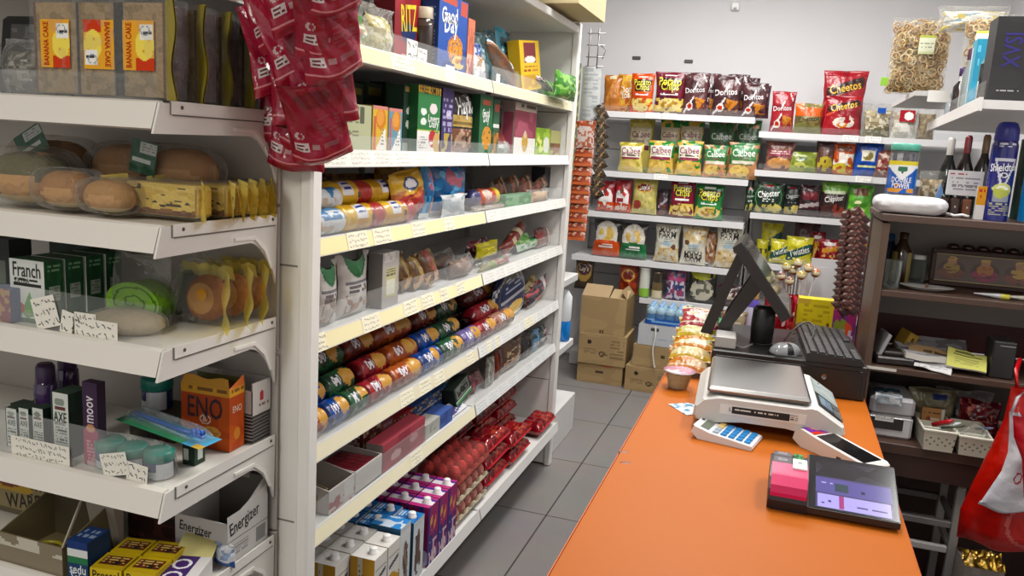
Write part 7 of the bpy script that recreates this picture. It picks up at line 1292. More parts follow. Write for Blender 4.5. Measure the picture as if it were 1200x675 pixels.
# ================================================================== dark wooden cabinet behind the counter
KX0, KX1, KY0, KY1 = .283, 1.085, 2.60, 2.97
K1, K2, K3, K4 = 1.318, 1.093, .863, .641
kb_ = thing('wooden_cabinet', 'dark brown wooden cabinet with open shelves and a desk board beside the counter', 'cabinet', (.68, 2.8, 0))
DB = '#46342c'
mb = MB(); mb.box((KX0+.010, (KY0+KY1)/2, (K1+K4)/2-.012), (.020, KY1-KY0, K1-K4-.03), '#5a463a', bev=.001); kid(mb, 'side_panel', 'wood', kb_); mb = MB(); mb.box((KX1-.010, (KY0+KY1)/2, (K1+K4)/2-.012), (.020, KY1-KY0, K1-K4-.03), '#5a463a', bev=.001); kid(mb, 'side_panel', 'wood', kb_)
mb = MB(); mb.box(((KX0+KX1)/2, (KY0+KY1)/2, K1-.011), (KX1-KX0+.012, KY1-KY0+.012, .022), '#54423a', bev=.002); kid(mb, 'top_board', 'wood', kb_)
for z in (K2, K3): mb = MB(); mb.box(((KX0+KX1)/2, (KY0+KY1)/2-.002, z-.009), (KX1-KX0-.042, KY1-KY0-.012, .018), '#503c32', bev=.001); kid(mb, 'shelf', 'wood', kb_)
mb = MB(); mb.box(((KX0+KX1)/2, KY1-.006, (K1+K3)/2), (KX1-KX0-.02, .008, K1-K3-.02), '#8d857c'); mb.box(((KX0+KX1)/2, KY1-.012, K3+.055), (KX1-KX0-.04, .006, .1), '#4c1f1f'); mb.box(((KX0+KX1)/2, KY1-.006, (K4+K3)/2), (KX1-KX0-.02, .008, K3-K4-.02), '#5c5048'); kid(mb, 'back_panel', 'wood', kb_)
mb = MB(); mb.box(((KX0+KX1)/2+.01, 2.80, K4-.016), (KX1-KX0+.06, .46, .032), '#4a352c', bev=.002); kid(mb, 'desk_board', 'wood', kb_)
mb = MB(); mb.box(((KX0+KX1)/2+.01, 2.585, K4-.067), (KX1-KX0+.05, .018, .068), '#3c2620', bev=.001); kid(mb, 'apron', 'wood', kb_)
mb = MB(); mb.box(((KX0+KX1)/2+.01, 3.02, .3), (KX1-KX0+.06, .015, .6), '#3a201c'); kid(mb, 'modesty_panel', 'wood', kb_)
mb = MB(); mb.box((KX0+.048, KY0-.003, K3-.006), (.085, .003, .008), '#d5d2c8'); kid(mb, 'label_holder', 'plastic', kb_)
st = thing('metal_stool', 'grey square-tube metal stool frame standing under the cabinet desk', 'stool', (.50, 2.72, 0))
for x in (.095, -.15):
    for y in (-.11, .11): mb = MB(); mb.box((x, y, .27), (.024, .024, .54), '#8a8785', bev=.002); mb.obj('leg', 'metal_paint', st)
for z, c in ((.405, '#6f6c6b'), (.325, '#b5b2af')):
    for y in (-.11, .11): mb = MB(); mb.box((-.0275, y, z), (.22, .018, .02), c, bev=.002); mb.obj('rail', 'metal_paint', st)
    for x in (.095, -.15): mb = MB(); mb.box((x, 0, z), (.016, .20, .018), c, bev=.002); mb.obj('rail', 'metal_paint', st)
mb = MB(); mb.box((-.0275, 0, .548), (.275, .25, .014), '#4a4442', bev=.004); mb.obj('seat', 'plastic', st)
# ---- on the cabinet top
KZ = K1+.0006
t = thing('plastic_bundle', 'white plastic-wrapped bundle lying on the near left edge of the cabinet top', 'bundle', (.352, 2.672, KZ))
def bun(u, v):
    th, ph = u*2*PI, (v-.5)*PI; k = np.abs(np.cos(ph))**.35; f = np.where(np.cos(th) > .8, 1.06, 1)
    q = np.stack([np.sign(np.cos(th))*np.abs(np.cos(th))**.5*k*.098*f, np.sign(np.sin(th))*np.abs(np.sin(th))**.6*k*.070, (np.sin(ph)*.5+.5)*.054], 1); return q+.010*np.stack([0*u, noise(u*14, v*7, 1)-.5, (noise(u*17, v*6, 2)-.4)*np.sin(v*PI)], 1)
mb = MB(); mb.grid(bun, 44, 16, None, 0, True, [('bg', '#dcdcde'), ('n', 0, 0, 1, 1, '#cbcbd0', 4, .6), ('r', .0, 0, .04, 1, '#8a8a8c'), ('r', .96, 0, 1, 1, '#8a8a8c')]); mb.obj('wrap', 'bagplastic', t)
mb = MB(); mb.tube([(.095, -.02, .012), (.12, -.03, .006), (.14, -.028, .01), (.158, -.03, .006)], .004, '#d9d9da', 8); mb.obj('tail', 'plastic', t)
t = thing('pen_tub', 'big clear tub with a green lid and a blue label with white capital lettering', 'tub', (.325, 2.685, KZ+.0535)); r, h = .041, .142
MB().lathe([(0, .004), (r*.9, .004), (r*.92, h*.7), (r*.9, h*.86)], 28, None, ops=[('bg', '#8a7f8c'), ('l', 0, 0, 1, 1, '#b9b2b8', 1, 40), ('l', 0, 0, 1, 1, '#5f5a66', 1, 33)]).obj('contents', 'food', t)
MB().lathe([(0, 0), (r, 0), (r*1.01, .006), (r*1.01, h*.82), (r*.93, h*.93), (r*.9, h)], 36, '#fff').obj('tub_body', 'glass', t)
MB().lathe([(r*.96, h-.012), (r*.98, h-.01), (r*.98, h+.006), (r*.9, h+.009), (0, h+.009)], 32, '#4f9a86').obj('lid', 'plastic', t)
mb = MB(); LBL = [('bg', '#1f5ab5'), ('w', .55, -.0, 1, '#1f5ab5'), ('r', 0, .86, 1, 1, '#dcc83c'), ('t', (0, .86), (1, .86), (.5, .4), '#e4e6e6'), ('r', 0, .78, 1, .86, '#e4e6e6'), ('t', (.36, .82), (.64, .82), (.5, .6), '#2a6a4a'), ('e', .5, .74, .14, .08, '#2a6a4a'), ('n', .08, .02, .92, .16, '#c98a3c', 8, .4), ('x', .5, .42, .56, 'DOUBLE', '#eef0f4', 0, 1.5), ('x', .5, .24, .5, 'POWER', '#eef0f4', 0, 1.6), ('e', .39, .24, .055, .07, '#b56a2c')]
LW, LH = 2.3*r, h*.66
def lab_p(u, v, k=.0012): a = (u-.5)*2.3-.12; return np.stack([np.sin(a)*(r*1.01+k), -np.cos(a)*(r*1.01+k), .006+v*LH], 1)
mb.grid(lambda u, v: lab_p(u, v), 60, 46, None, 0, True, LBL); texts(mb, LBL, LW, LH, lambda u, v: lab_p(u, v, .002)); mb.obj('label', 'gloss', t)
t = thing('aerosol_can', 'tall dark blue insect spray can with white lettering on the cabinet top', 'spray can', (.578, 2.665, KZ)); r, h = .0335, .278
CAN = [('bg', '#262a78'), ('t', (.36, .78), (.66, .78), (.51, .34), '#c9cdd8'), ('t', (.40, .74), (.62, .74), (.51, .42), '#30307a'), ('ne', .51, .38, .13, .09, '#c9cf7a', 9, .4), ('ne', .51, .38, .09, .06, '#e8ecd9', 8, .3), ('r', .41, .24, .62, .36, '#8a929c'), ('ne', .51, .36, .1, .08, '#aeb84a', 9, .5), ('l', .38, .06, .66, .22, '#a9a98a', 6, 26), ('l', .40, .9, .62, .96, '#d9dbe6', 2, 20), ('e', .51, .57, .05, .03, '#d9d9e2'), ('e', .51, .57, .025, .02, '#2a2a50')]
mb = MB(); cyl = lambda u, v, k=0.: np.stack([-np.sin(u*2*PI)*(r+k)*np.where(v > .93, 1-(v-.93)*2.2, 1), np.cos(u*2*PI)*(r+k)*np.where(v > .93, 1-(v-.93)*2.2, 1), v*h*.82], 1)
mb.grid(lambda u, v: cyl(u, v), 76, 80, None, 0, True, [(o[0],)+tuple(o[1:]) for o in CAN]); 
t_ = [('x', .5, .665, .36, 'Shieldtox', '#f2f3f7', 4, 1.5)]
texts(mb, t_, 2*PI*r, h*.82, lambda u, v: cyl(u, v, .0012)); mb.obj('can_body', 'gloss', t)
MB().lathe([(r*.9, h*.81), (r*.94, h*.82), (r*.9, h*.93), (r*.72, h*.985), (r*.5, h), (0, h)], 26, '#2f3388').obj('cap', 'plastic', t)
t = thing('aerosol_can', 'shorter can with a light blue band standing beside the dark blue insect spray', 'spray can', (.672, 2.66, KZ))
MB().lathe([(0, 0), (.034, 0), (.036, .004), (.036, .07), (.036, .15), (.026, .17)], 28, None, ops=[('bg', '#2f8ad0'), ('r', 0, 0, 1, .34, '#7d7a78'), ('l', 0, .02, 1, .33, '#c9b5b0', 6, 30), ('r', 0, .82, 1, 1, '#c9c8a8'), ('e', .55, .5, .06, .05, '#2450b0')]).obj('can_body', 'gloss', t); MB().lathe([(.027, .168), (.029, .172), (.029, .195), (0, .2)], 22, '#2a6ad0').obj('cap', 'plastic', t)
def wine(label, x, y, h, glass, neck, band, r=.030):
    t = thing('wine_bottle', label, 'bottle', (x, y, KZ))
    MB().lathe([(0, 0), (r, 0), (r, .006), (r, h*.3), (r, h*.58), (r*.5, h*.72), (r*.4, h*.78)], 24, None, ops=[('bg', glass), ('r', .3, .2, .8, .5, band)]).obj('bottle_body', 'gloss', t); MB().lathe([(r*.42, h*.77), (r*.44, h*.78), (r*.44, h*.97), (r*.3, h), (0, h)], 18, neck).obj('capsule', 'film', t)
for k, (x, y, h, g, n_, b, l) in enumerate([(.475, 2.87, .235, '#1c211e', '#d5d2cc', '#cfccc4', 'dark wine bottle with a white capsule behind the plain white notice card'), (.525, 2.89, .245, '#241c1c', '#7a2a34', '#8a4a44', 'dark wine bottle with a red capsule behind the notice card'), (.575, 2.89, .25, '#201c1c', '#8a6a4a', '#6a3a34', 'dark wine bottle with a pale tan neck behind the notice card'), (.628, 2.90, .245, '#231c20', '#6a3a44', '#5a3a3a', 'dark wine bottle with a plum capsule, nearest the green carton')]): wine(l, x, y, h, g, n_, b, .024)
one(carton_mb(.07, .05, .24, [('bg', '#274a3c'), ('n', 0, 0, 1, 1, '#1f3c30', 3, .5)]), 'carton_box', 'plain dark green carton behind the blue insect spray can', 'box', (.70, 2.85, KZ))
for k, (x, c, l) in enumerate([(.448, '#3a2420', 'dark brown'), (.478, '#43302a', 'brown'), (.510, '#7a4a34', 'amber'), (.540, '#1f5a48', 'green')]):
    t = thing('medicine_bottle', 'small %s square bottle in the row below the notice card' % l, 'bottle', (x, 2.70, KZ))
    MB().box((0, 0, .027), (.024, .026, .054), c, bev=.003).box((0, -.0134, .03), (.004, .001, .006), '#c9c2b0').obj('bottle_body', 'gloss', t); MB().lathe([(.008, .054), (.008, .062), (0, .063)], 14, '#1f1d1c').obj('cap', 'plastic', t)
one(carton_mb(.092, .012, .072, [('bg', '#d9d8da'), ('l', .06, .8, .5, .9, '#b5424a', 1, 12), ('l', .08, .2, .92, .72, '#8a8890', 6, 30)]), 'notice_card', 'white notice card with small grey print resting on the row of small bottles', 'card', (.497, 2.702, KZ+.0636))
one(MB().prism([(-.02, 0), (.022, 0), (.018, .05), (.004, .092)], -.008, .008, 1, '#6f9ad0'), 'plastic_sleeve', 'pale blue pointed plastic sleeve at the side of the notice card', 'sleeve', (.436, 2.735, KZ+.001), 0, 'film')
one(carton_mb(.024, .014, .095, [('bg', '#d5d2d0'), ('r', 0, .45, 1, 1, '#d9962c'), ('l', .2, .6, .8, .9, '#c23a34', 2, 6)]), 'carton_box', 'narrow white box with an orange upper half beside the blue insect spray can', 'box', (.535, 2.655, KZ))
clear_bag('clear_snack_bag', 'clear bag of tan snacks between the green-lidded tub and the wine bottles', .075, .13, .05, (.425, 2.80, KZ), [('bg', '#a8906a'), ('n', 0, 0, 1, 1, '#7d6444', 7, .5), ('n', 0, 0, 1, 1, '#d9cdb5', 9, .65)], 12, cell=.004)
# ---- upper compartment
Z2 = K2+.0006
pf = thing('picture_frame', 'dark framed picture of five seated colourful figures standing on the upper cabinet shelf', 'picture', (.715, 2.86, Z2), rot=(-.12, 0, .02)); w, h = .50, .115
for c, d in (((0, 0, .007), (w, .014, .014)), ((0, 0, h-.007), (w, .014, .014))): MB().box(c, d, '#3a241c', bev=.002).obj('frame_rail', 'wood', pf)
for s in (-1, 1): MB().box((s*(w/2-.007), 0, h/2), (.014, .014, h-.028), '#3a241c', bev=.002).obj('frame_rail', 'wood', pf)
ART = [('bg', '#5f4c40'), ('r', 0, 0, 1, .06, '#a08a5a'), ('r', 0, .94, 1, 1, '#a08a5a')]
for k, (a, b) in enumerate([('#7a4a34', '#a5843a'), ('#9a3a5a', '#b5743a'), ('#8a4a3a', '#c9a04a'), ('#a8a8b5', '#5a6a9a'), ('#9a3a44', '#b58a4a')]):
    u = .1+.2*k; ART += [('e', u, .42, .085, .34, '#4a342c'), ('ne', u, .3, .085, .2, a, 22, .2), ('ne', u, .5, .05, .2, b, 24, .25), ('e', u, .72, .028, .1, '#b5825c'), ('ne', u, .82, .03, .08, '#c9a24a', 30, .3)]
mb = MB(); face_print(mb, (-w/2+.013, -.004, .013), (1, 0, 0), (0, 0, 1), w-.026, h-.026, ART, .0022); mb.obj('artwork', 'gloss', pf)
for k in range(7):
    x = .525+.042*k; one(MB().lathe([(0, 0), (.014, .001), (.018, .008), (.014, .016), (0, .019)], 16, '#3f2824'), 'wooden_bead', 'dark round bead resting along the top of the framed picture, %s from the left' % ORD[k], 'bead', (x, 2.878, Z2+h-.0005), 0, 'gloss', 'round beads above the picture')
t = thing('oval_plate', 'white oval plate lying on the upper cabinet shelf in front of the framed picture', 'plate', (.435, 2.69, Z2)); MB().lathe([(0, .003), (.04, .004), (.068, .012), (.071, .014), (.066, .011), (.04, .0), (0, 0)], 40, None, ops=[('bg', '#c9c9c6'), ('r', 0, .0, 1, .2, '#55463c')], sx=1.1, sy=.62).obj('plate', 'gloss', t)
MB().box((.0, 0, .012), (.008, .008, .02), '#6a4a34', bev=.002).obj('centre_stub', 'plastic', t)
def tube_of(label, x, y, rz, c1, c2):
    t = thing('cream_tube', label, 'tube', (x, y, Z2+.008), rz); mb = MB(); mb.grid(lambda u, v: np.stack([(u-.5)*.07, np.sin(v*2*PI)*.009*(1-.2*u), np.cos(v*2*PI)*.008*(.25+.75*u)], 1), 16, 16, None, 0, True, [('bg', c1), ('r', .1, .3, .6, .7, '#8fa8c9')]); mb.obj('tube_body', 'film', t); MB().lathe([(.008, .035), (.008, .056), (0, .057)], 14, c2, axis=0).obj('cap', 'plastic', t)
tube_of('white tube with a yellow cap lying on the upper cabinet shelf', .595, 2.67, -.25, '#d5d8dc', '#c9c24a'); tube_of('white tube with a tan end at the right of the yellow-capped tube', .665, 2.675, -.1, '#d9d4c4', '#cfc8b0')
t = thing('glass_tumbler', 'clear straight glass at the left of the upper cabinet shelf', 'glass', (.334, 2.665, Z2)); MB().lathe([(0, .004), (.020, .004), (.022, .085), (.024, .085), (.0225, 0), (0, 0)], 26, '#fff').obj('tumbler', 'glass', t)
t = thing('oil_bottle', 'brown bottle with a yellow label on the upper cabinet shelf', 'bottle', (.37, 2.80, Z2)); MB().lathe([(0, 0), (.028, 0), (.03, .005), (.03, .06), (.03, .1), (.014, .128), (.011, .145)], 24, None, ops=[('bg', '#3c2a20'), ('r', .1, .3, .9, .66, '#a89a5a'), ('l', .2, .4, .8, .6, '#5f5430', 3, 20)]).obj('bottle_body', 'gloss', t); MB().lathe([(.013, .142), (.013, .16), (0, .162)], 16, '#4a2c1c').obj('cap', 'plastic', t)
t = thing('oil_bottle', 'dim blue bottle in the shaded corner of the upper cabinet shelf', 'bottle', (.336, 2.84, Z2)); MB().lathe([(0, 0), (.024, 0), (.026, .005), (.026, .1), (.012, .13)], 22, '#24344a').obj('bottle_body', 'gloss', t); MB().lathe([(.014, .128), (.014, .15), (0, .152)], 16, '#2c5a8a').obj('cap', 'plastic', t)
t = thing('water_bottle', 'clear empty jar beside the brown bottle on the upper cabinet shelf', 'jar', (.425, 2.84, Z2)); MB().lathe([(0, 0), (.024, 0), (.026, .004), (.026, .07), (.02, .08)], 22, '#fff').obj('jar_body', 'glass', t); MB().lathe([(.022, .078), (.022, .09), (0, .091)], 18, '#c9c9c4').obj('lid', 'plastic', t)
# ---- middle compartment
Z3 = K3+.0006
one(MB().box((0, 0, .045), (.012, .10, .09), '#aeb0b4', bev=.003), 'tablet_case', 'thin silver-grey slab leaning against the left wall of the middle cabinet shelf', 'slab', (.315, 2.70, Z3+.004), 0, 'plastic', rot=(0, .35, .15))
one(carton_mb(.03, .08, .075, [('bg', '#b58f3c'), ('r', .1, .1, .9, .9, '#c9a04a'), ('l', .25, .15, .75, .85, '#6a4a24', 1, 4)]), 'carton_box', 'small mustard yellow box leaning on the middle cabinet shelf', 'box', (.40, 2.80, Z3+.008), .2, rot=(0, .4, .2))
def sheet(name, label, w, d, loc, rot, ops, cat, sd=0, th=.004, mat='paper'):
    mb = MB(); f = lambda u, v, k=0: np.stack([(u-.5)*w, (v-.5)*d, k+.006*(noise(u*4, v*4, sd)-.3)+.010*np.sin(u*2.4+sd)*v], 1)
    mb.grid(lambda u, v: f(u, v, th), 26, 18, None, 0, True, ops); mb.grid(lambda u, v: f(1-u, v), 10, 8, '#bbb', 0, True)
    for a in (0, 1): mb.grid(lambda u, v, a=a: f(0*u+a, u, 0)+np.outer(v, [0, 0, th]), 8, 1, '#c9c6be', 0, False); mb.grid(lambda u, v, a=a: f(u, 0*u+a, 0)+np.outer(v, [0, 0, th]), 12, 1, '#c9c6be', 0, False)
    return one(mb, name, label, cat, loc, 0, mat, rot=rot)
sheet('paper_pile', 'crumpled pile of white and grey papers on the middle cabinet shelf', .20, .15, (.49, 2.72, Z3+.018), (-.05, .03, .1), [('bg', '#b9b9bd'), ('n', 0, 0, 1, 1, '#8f8f96', 5, .5), ('r', .0, .6, .3, 1, '#d5d8e2')], 'papers', 2, .018)
sheet('plastic_sleeve', 'silver plastic sleeve arching over the papers on the middle cabinet shelf', .17, .09, (.50, 2.78, Z3+.05), (.25, .05, -.05), [('bg', '#8f8c90'), ('n', 0, 0, 1, 1, '#b5b2b8', 5, .5)], 'sleeve', 5, .004, 'film')
sheet('envelope', 'brown lettered strip of card on the paper pile', .13, .045, (.475, 2.68, Z3+.034), (.5, .06, -.03), [('bg', '#9a7f5a'), ('l', .3, .3, .9, .7, '#4a3a28', 1, 20)], 'card', 7, .003)
sheet('booklet', 'pale yellow booklet with dark title lines on top of the papers in the cabinet', .105, .075, (.565, 2.655, Z3+.036), (.62, .05, -.12), [('bg', '#c9c86a'), ('r', .15, .72, .9, .8, '#4a4a2c'), ('r', .2, .86, .7, .92, '#6a6a3c'), ('l', .2, .2, .8, .6, '#a5a45a', 4, 12)], 'booklet', 9, .006)
sheet('paper_sheet', 'curled white sheet at the near edge of the middle cabinet shelf', .10, .06, (.475, 2.635, Z3+.012), (.25, .1, -.15), [('bg', '#d2d0cf'), ('l', .1, .2, .9, .8, '#8a8a90', 4, 14)], 'paper', 11, .002)
one(MB().box((0, 0, .012), (.11, .09, .024), '#2a2422', bev=.005).box((.01, .01, .030), (.08, .06, .014), '#3a302e', bev=.004), 'black_case', 'flat black case at the left of the middle cabinet shelf', 'case', (.368, 2.675, Z3+.0008), .1, 'plastic')
t = thing('speaker_box', 'upright black box standing to the right of the yellow booklet in the cabinet', 'box', (.655, 2.68, Z3)); MB().box((0, 0, .055), (.062, .09, .11), '#2b2a2c', bev=.004).obj('housing', 'plastic', t); MB().box((.006, -.0455, .098), (.04, .002, .003), '#8a8a8a').obj('seam', 'plastic', t)
t = thing('wicker_handle', 'tan woven basket handle curving beside the upright black box', 'basket', (.80, 2.74, Z3+.001)); mb = MB(); mb.tube([(-.05, 0, .10), (-.02, 0, .115), (.02, 0, .105), (.04, 0, .07), (.03, 0, .03), (.01, 0, .014)], [.008, .010, .011, .011, .010, .008], '#9a6a3a', 10); mb.obj('handle', 'wood', t); MB().lathe([(0, 0), (.05, 0), (.06, .03), (.056, .03), (.046, .004)], 24, '#8a5f34', c=(.03, .04, 0)).obj('bowl', 'wood', t)
# ---- desk level
Z4 = K4+.0006
pr = thing('receipt_printer', 'grey and white label printer with a black front panel on the cabinet desk', 'printer', (.378, 2.70, Z4), .03)
mb = MB(); mb.box((0, 0, .035), (.125, .17, .07), '#c5c4c6', bev=.008); mb.box((0, .003, .098), (.127, .172, .058), '#a9a8ac', bev=.010); mb.obj('housing', 'plastic', pr); MB().box((-.012, -.0862, .046), (.095, .003, .038), '#2b2624', bev=.002).obj('front_panel', 'gloss', pr)
mb = MB(); face_print(mb, (-.045, -.089, .052), (1, 0, 0), (0, 0, 1), .052, .016, [('bg', '#cfceca'), ('l', .08, .2, .92, .85, '#8a8886', 2, 20)], .002); mb.obj('label', 'paper', pr)
MB().box((0, -.0865, .069), (.122, .002, .002), '#6a686a').obj('seam', 'plastic', pr)
t = thing('plastic_packet', 'shiny blue plastic packet draped over the top front of the label printer', 'packet', (.365, 2.655, Z4+.1285)); mb = MB()
def drape(u, v): s = v*.115; y = np.where(s < .09, .045-s, -.046); z = np.where(s < .09, .004+.004*noise(u*6, v*6, 3), .004-(s-.09)); return np.stack([(u-.5)*.075, y-.004*noise(u*8, v*8, 4), z], 1)
mb.grid(drape, 26, 26, None, 0, True, [('bg', '#3f5f78'), ('r', 0, .5, 1, 1, '#9aa4ac'), ('n', 0, .4, 1, 1, '#d5d9dc', 7, .55)]); mb.obj('film', 'film', t)
def basket(label, x, y, w, d, h, rz):
    t = thing('plastic_basket', label, 'basket', (x, y, Z4), rz); mb = MB(); C_ = '#cfccba'
    n = 12
    mb.box((0, 0, .002), (w*.88, d*.9, .004), C_)
    def wall(p0, p1, q0, q1):
        p0, p1, q0, q1 = map(np.array, (p0, p1, q0, q1))
        g = lambda u, v: (np.outer((1-u)*(1-v), p0)+np.outer(u*(1-v), p1)+np.outer((1-u)*v, q0)+np.outer(u*v, q1))
        L = np.linalg.norm(p1-p0); k = max(6, int(L/.009)); m = 6
        ops = [('bg', C_)]; col = np.tile(lin(C_), (k*m*16, 1)); i = np.arange(k*4*m*4); a, b = i % (k*4), i//(k*4)
        hole = ((a % 4) >= 2)*((b % 4) >= 2)*(b > 3)*(b < m*4-7)*(((a//4+b//4) % 2) == 0)
        col[hole.astype(bool)] = lin('#6a655a'); mb.grid(g, k*4, m*4, col, 0, False)
    b0 = [(-w*.44, -d*.45, .002), (w*.44, -d*.45, .002), (w*.44, d*.45, .002), (-w*.44, d*.45, .002)]; t0 = [(-w/2, -d/2, h), (w/2, -d/2, h), (w/2, d/2, h), (-w/2, d/2, h)]
    for i in range(4): j = (i+1) % 4; wall(b0[i], b0[j], t0[i], t0[j]); wall(np.array(b0[j])*[.95, .95, 1], np.array(b0[i])*[.95, .95, 1], np.array(t0[j])*[.96, .96, 1], np.array(t0[i])*[.96, .96, 1])
    mb.obj('basket_body', 'plastic', t)
    for (c, s_) in (((0, -d/2, h), (w+.004, .006, .008)), ((0, d/2, h), (w+.004, .006, .008)), ((-w/2, 0, h), (.006, d, .008)), ((w/2, 0, h), (.006, d, .008))): MB().box(c, s_, '#d8d5c6', bev=.002).obj('rim', 'plastic', t)
    for yy in (-.02, .04): MB().box((0, yy, h*.6), (w*.9, .003, h*.6), '#d5d3c6', bev=.001).obj('divider', 'plastic', t)
    return t
basket('cream perforated basket next to the printer, holding pens and an orange box', .505, 2.635, .088, .165, .062, .03); basket('cream perforated basket beside the red carrier bag, holding crumpled clear film', .601, 2.635, .085, .165, .058, -.02)
one(carton_mb(.062, .02, .05, [('bg', '#b5824a'), ('l', .1, .55, .9, .75, '#6a3a2c', 1, 12), ('e', .3, .35, .12, .12, '#8a3a2c'), ('r', .86, 0, 1, 1, '#d5d2cc'), ('l', .4, .2, .8, .4, '#e0d0b0', 1, 12)]), 'carton_box', 'small orange-brown printed box at the back of the left cream basket', 'box', (.505, 2.69, Z4+.042), 0, rot=(-.15, 0, 0))
def pen(label, p0, p1, c, tip='#333', r=.005):
    p0, p1 = np.array(p0), np.array(p1); one(MB().tube([(0, 0, 0), (p1-p0)*.8, (p1-p0)*.82, p1-p0], [r, r, r*.9, r*.35], c, 10), 'marker_pen', label, 'pen', p0, 0, 'plastic')
pen('red marker pen leaning out of the left cream basket', (.50, 2.64, Z4+.055), (.545, 2.60, Z4+.088), '#c9343c', r=.007); pen('white marker pen next to the red one', (.515, 2.615, Z4+.05), (.565, 2.60, Z4+.084), '#c9d2cf', r=.006); pen('dark green pen lying across the rims of the two cream baskets', (.51, 2.575, Z4+.068), (.575, 2.575, Z4+.084), '#3a4430', r=.004); pen('grey pen at the back right of the right cream basket', (.615, 2.64, Z4+.062), (.65, 2.60, Z4+.082), '#5f6a8a', r=.004)
t = thing('film_ball', 'crumpled clear film in the right cream basket', 'film', (.605, 2.60, Z4+.04)); mb = MB(); mb.grid(lambda u, v: np.stack([np.cos(u*2*PI)*np.sin(v*PI)*.03, np.sin(u*2*PI)*np.sin(v*PI)*.022, -np.cos(v*PI)*.02+.02], 1)*(1+.35*(noise(u*9, v*8, 3)-.5))[:, None], 30, 18, '#dcdce0', 0, True); mb.obj('film', 'clear_film', t)
one(bag_mb([('bg', '#8a8468'), ('n', 0, 0, 1, 1, '#77715a', 4, .5), ('r', .45, .78, .75, .92, '#2c3a6a')], .15, .13, .07, 55, .004, wr=1.6), 'cloth_pouch', 'olive-beige pouch behind the cream baskets', 'pouch', (.515, 2.79, Z4), .1, 'bagplastic')
one(bag_mb([('bg', '#5a1a24'), ('n', 0, 0, 1, 1, '#7a2430', 4, .6), ('n', 0, 0, 1, 1, '#c96a5a', 9, .78)], .12, .12, .07, 56, .004, wr=2.), 'cloth_bundle', 'dark red shiny bundle behind the right cream basket', 'bundle', (.645, 2.76, Z4), -.1, 'film')
one(bag_mb([('bg', '#8f8a88'), ('n', 0, 0, 1, 1, '#a9a4a4', 4, .5)], .17, .12, .06, 57, .005, wr=2.), 'grey_cloth', 'grey crumpled cloth in the shade at the back of the desk', 'cloth', (.62, 2.87, Z4), 0, 'bagplastic')
# ---- carrier bags hanging in front of the cabinet
def carrier(name, label, Y, col, poly_l, poly_r, z0, z1, d, sd, mat='bagplastic', ops=None, logo=None, handle=None):
    t = thing(name, label, 'carrier bag', ((poly_l[0]+poly_r[0])/2, Y, z0)); X0 = t.location.x; nl = len(poly_l); vs_ = np.linspace(0, 1, nl)
    def S(u, v, sg, k=0.):
        a = np.interp(v, vs_, poly_l)-X0; b = np.interp(v, vs_, poly_r)-X0
        th = d/2*np.clip(4*u*(1-u), 0, 1)**.5*np.clip((1-v)*2.2, .12, 1)*np.clip(v*9, 0, 1)**.5
        y = sg*(th*(1+.4*(noise(u*6, v*7, sd+sg)-.5))+k)+.014*np.sin(u*13+sd)*(.3+v)*(u-.0)*.6
        return np.stack([a+(b-a)*u, y, (z1-z0)*v+.008*np.sin(u*9+sd)*(v < .05)], 1)
    mb = MB(); mb.grid(lambda u, v: S(u, v, -1), 44, 60, col, 0, True, ops); mb.grid(lambda u, v: S(1-u, v, 1), 24, 30, col, 0, True)
    if logo: texts(mb, logo, 1, 1, lambda u, v: S(u, v, -1, .0012))
    mb.obj('bag_body', mat, t)
    if handle: mb = MB(); mb.tube([np.array(p)-np.array([X0, Y, z0]) for p in handle[0]], handle[1], handle[2], 8); mb.obj('handle', mat, t)
    return t
carrier('hanging_carrier_bag', 'large red plastic carrier bag hanging in front of the cabinet at the right edge', 2.40, '#a81f1c', [.555, .553, .575, .60, .62, .625], [.80, .80, .79, .77, .74, .70], .45, .90, .14, 1, ops=[('bg', '#a81f1c'), ('n', 0, 0, 1, 1, '#b82a26', 4, .6), ('o', .62, .23, .25, .16, '#c25a55', .75)], handle=([(.64, 2.40, .89), (.635, 2.42, .94), (.66, 2.50, .955)], .006, '#b5262a'))
carrier('hanging_carrier_bag', 'white carrier bag with small red print hanging over the red bag', 2.285, '#c9c9d2', [.565, .585, .605, .612, .607, .60], [.75, .745, .73, .70, .66, .625], .598, .86, .05, 2, ops=[('bg', '#c8c8d2'), ('n', 0, 0, 1, 1, '#d6d6dd', 4, .6), ('o', .3, .72, .05, .05, '#b0343c', .5), ('o', .28, .38, .07, .06, '#b0343c', .5), ('l', .42, .4, .8, .62, '#b0343c', 4, 12), ('r', 0, 0, 1, .03, '#b5b5be')], handle=([(.605, 2.285, .855), (.612, 2.285, .9), (.64, 2.29, .93)], .004, '#c9c9d2'))
carrier('hanging_carrier_bag', 'smaller bright red bag folded over the upper corner of the white carrier bag', 2.215, '#b8202a', [.645, .635, .625, .60, .59], [.74, .735, .73, .72, .70], .66, .87, .05, 3, ops=[('bg', '#bb222c'), ('n', 0, 0, 1, 1, '#c93a40', 4, .58)])
t = thing('carton_box', 'grey carton with a crinkled gold foil top on the floor below the carrier bags', 'box', (.655, 2.53, .001)); carton_mb(.10, .12, .345, [('bg', '#8a807a'), ('n', 0, 0, 1, 1, '#7d736e', 3, .5)], cell=.01).obj('carton', 'board', t); mb = MB(); mb.grid(lambda u, v: np.stack([(u-.5)*.104, (v-.5)*.124, .346+.03*noise(u*9, v*9, 2)*np.sin(v*PI)], 1), 26, 26, None, 0, False, [('bg', '#a8843c'), ('n', 0, 0, 1, 1, '#d9b56a', 12, .55)]); mb.obj('foil', 'steel', t)
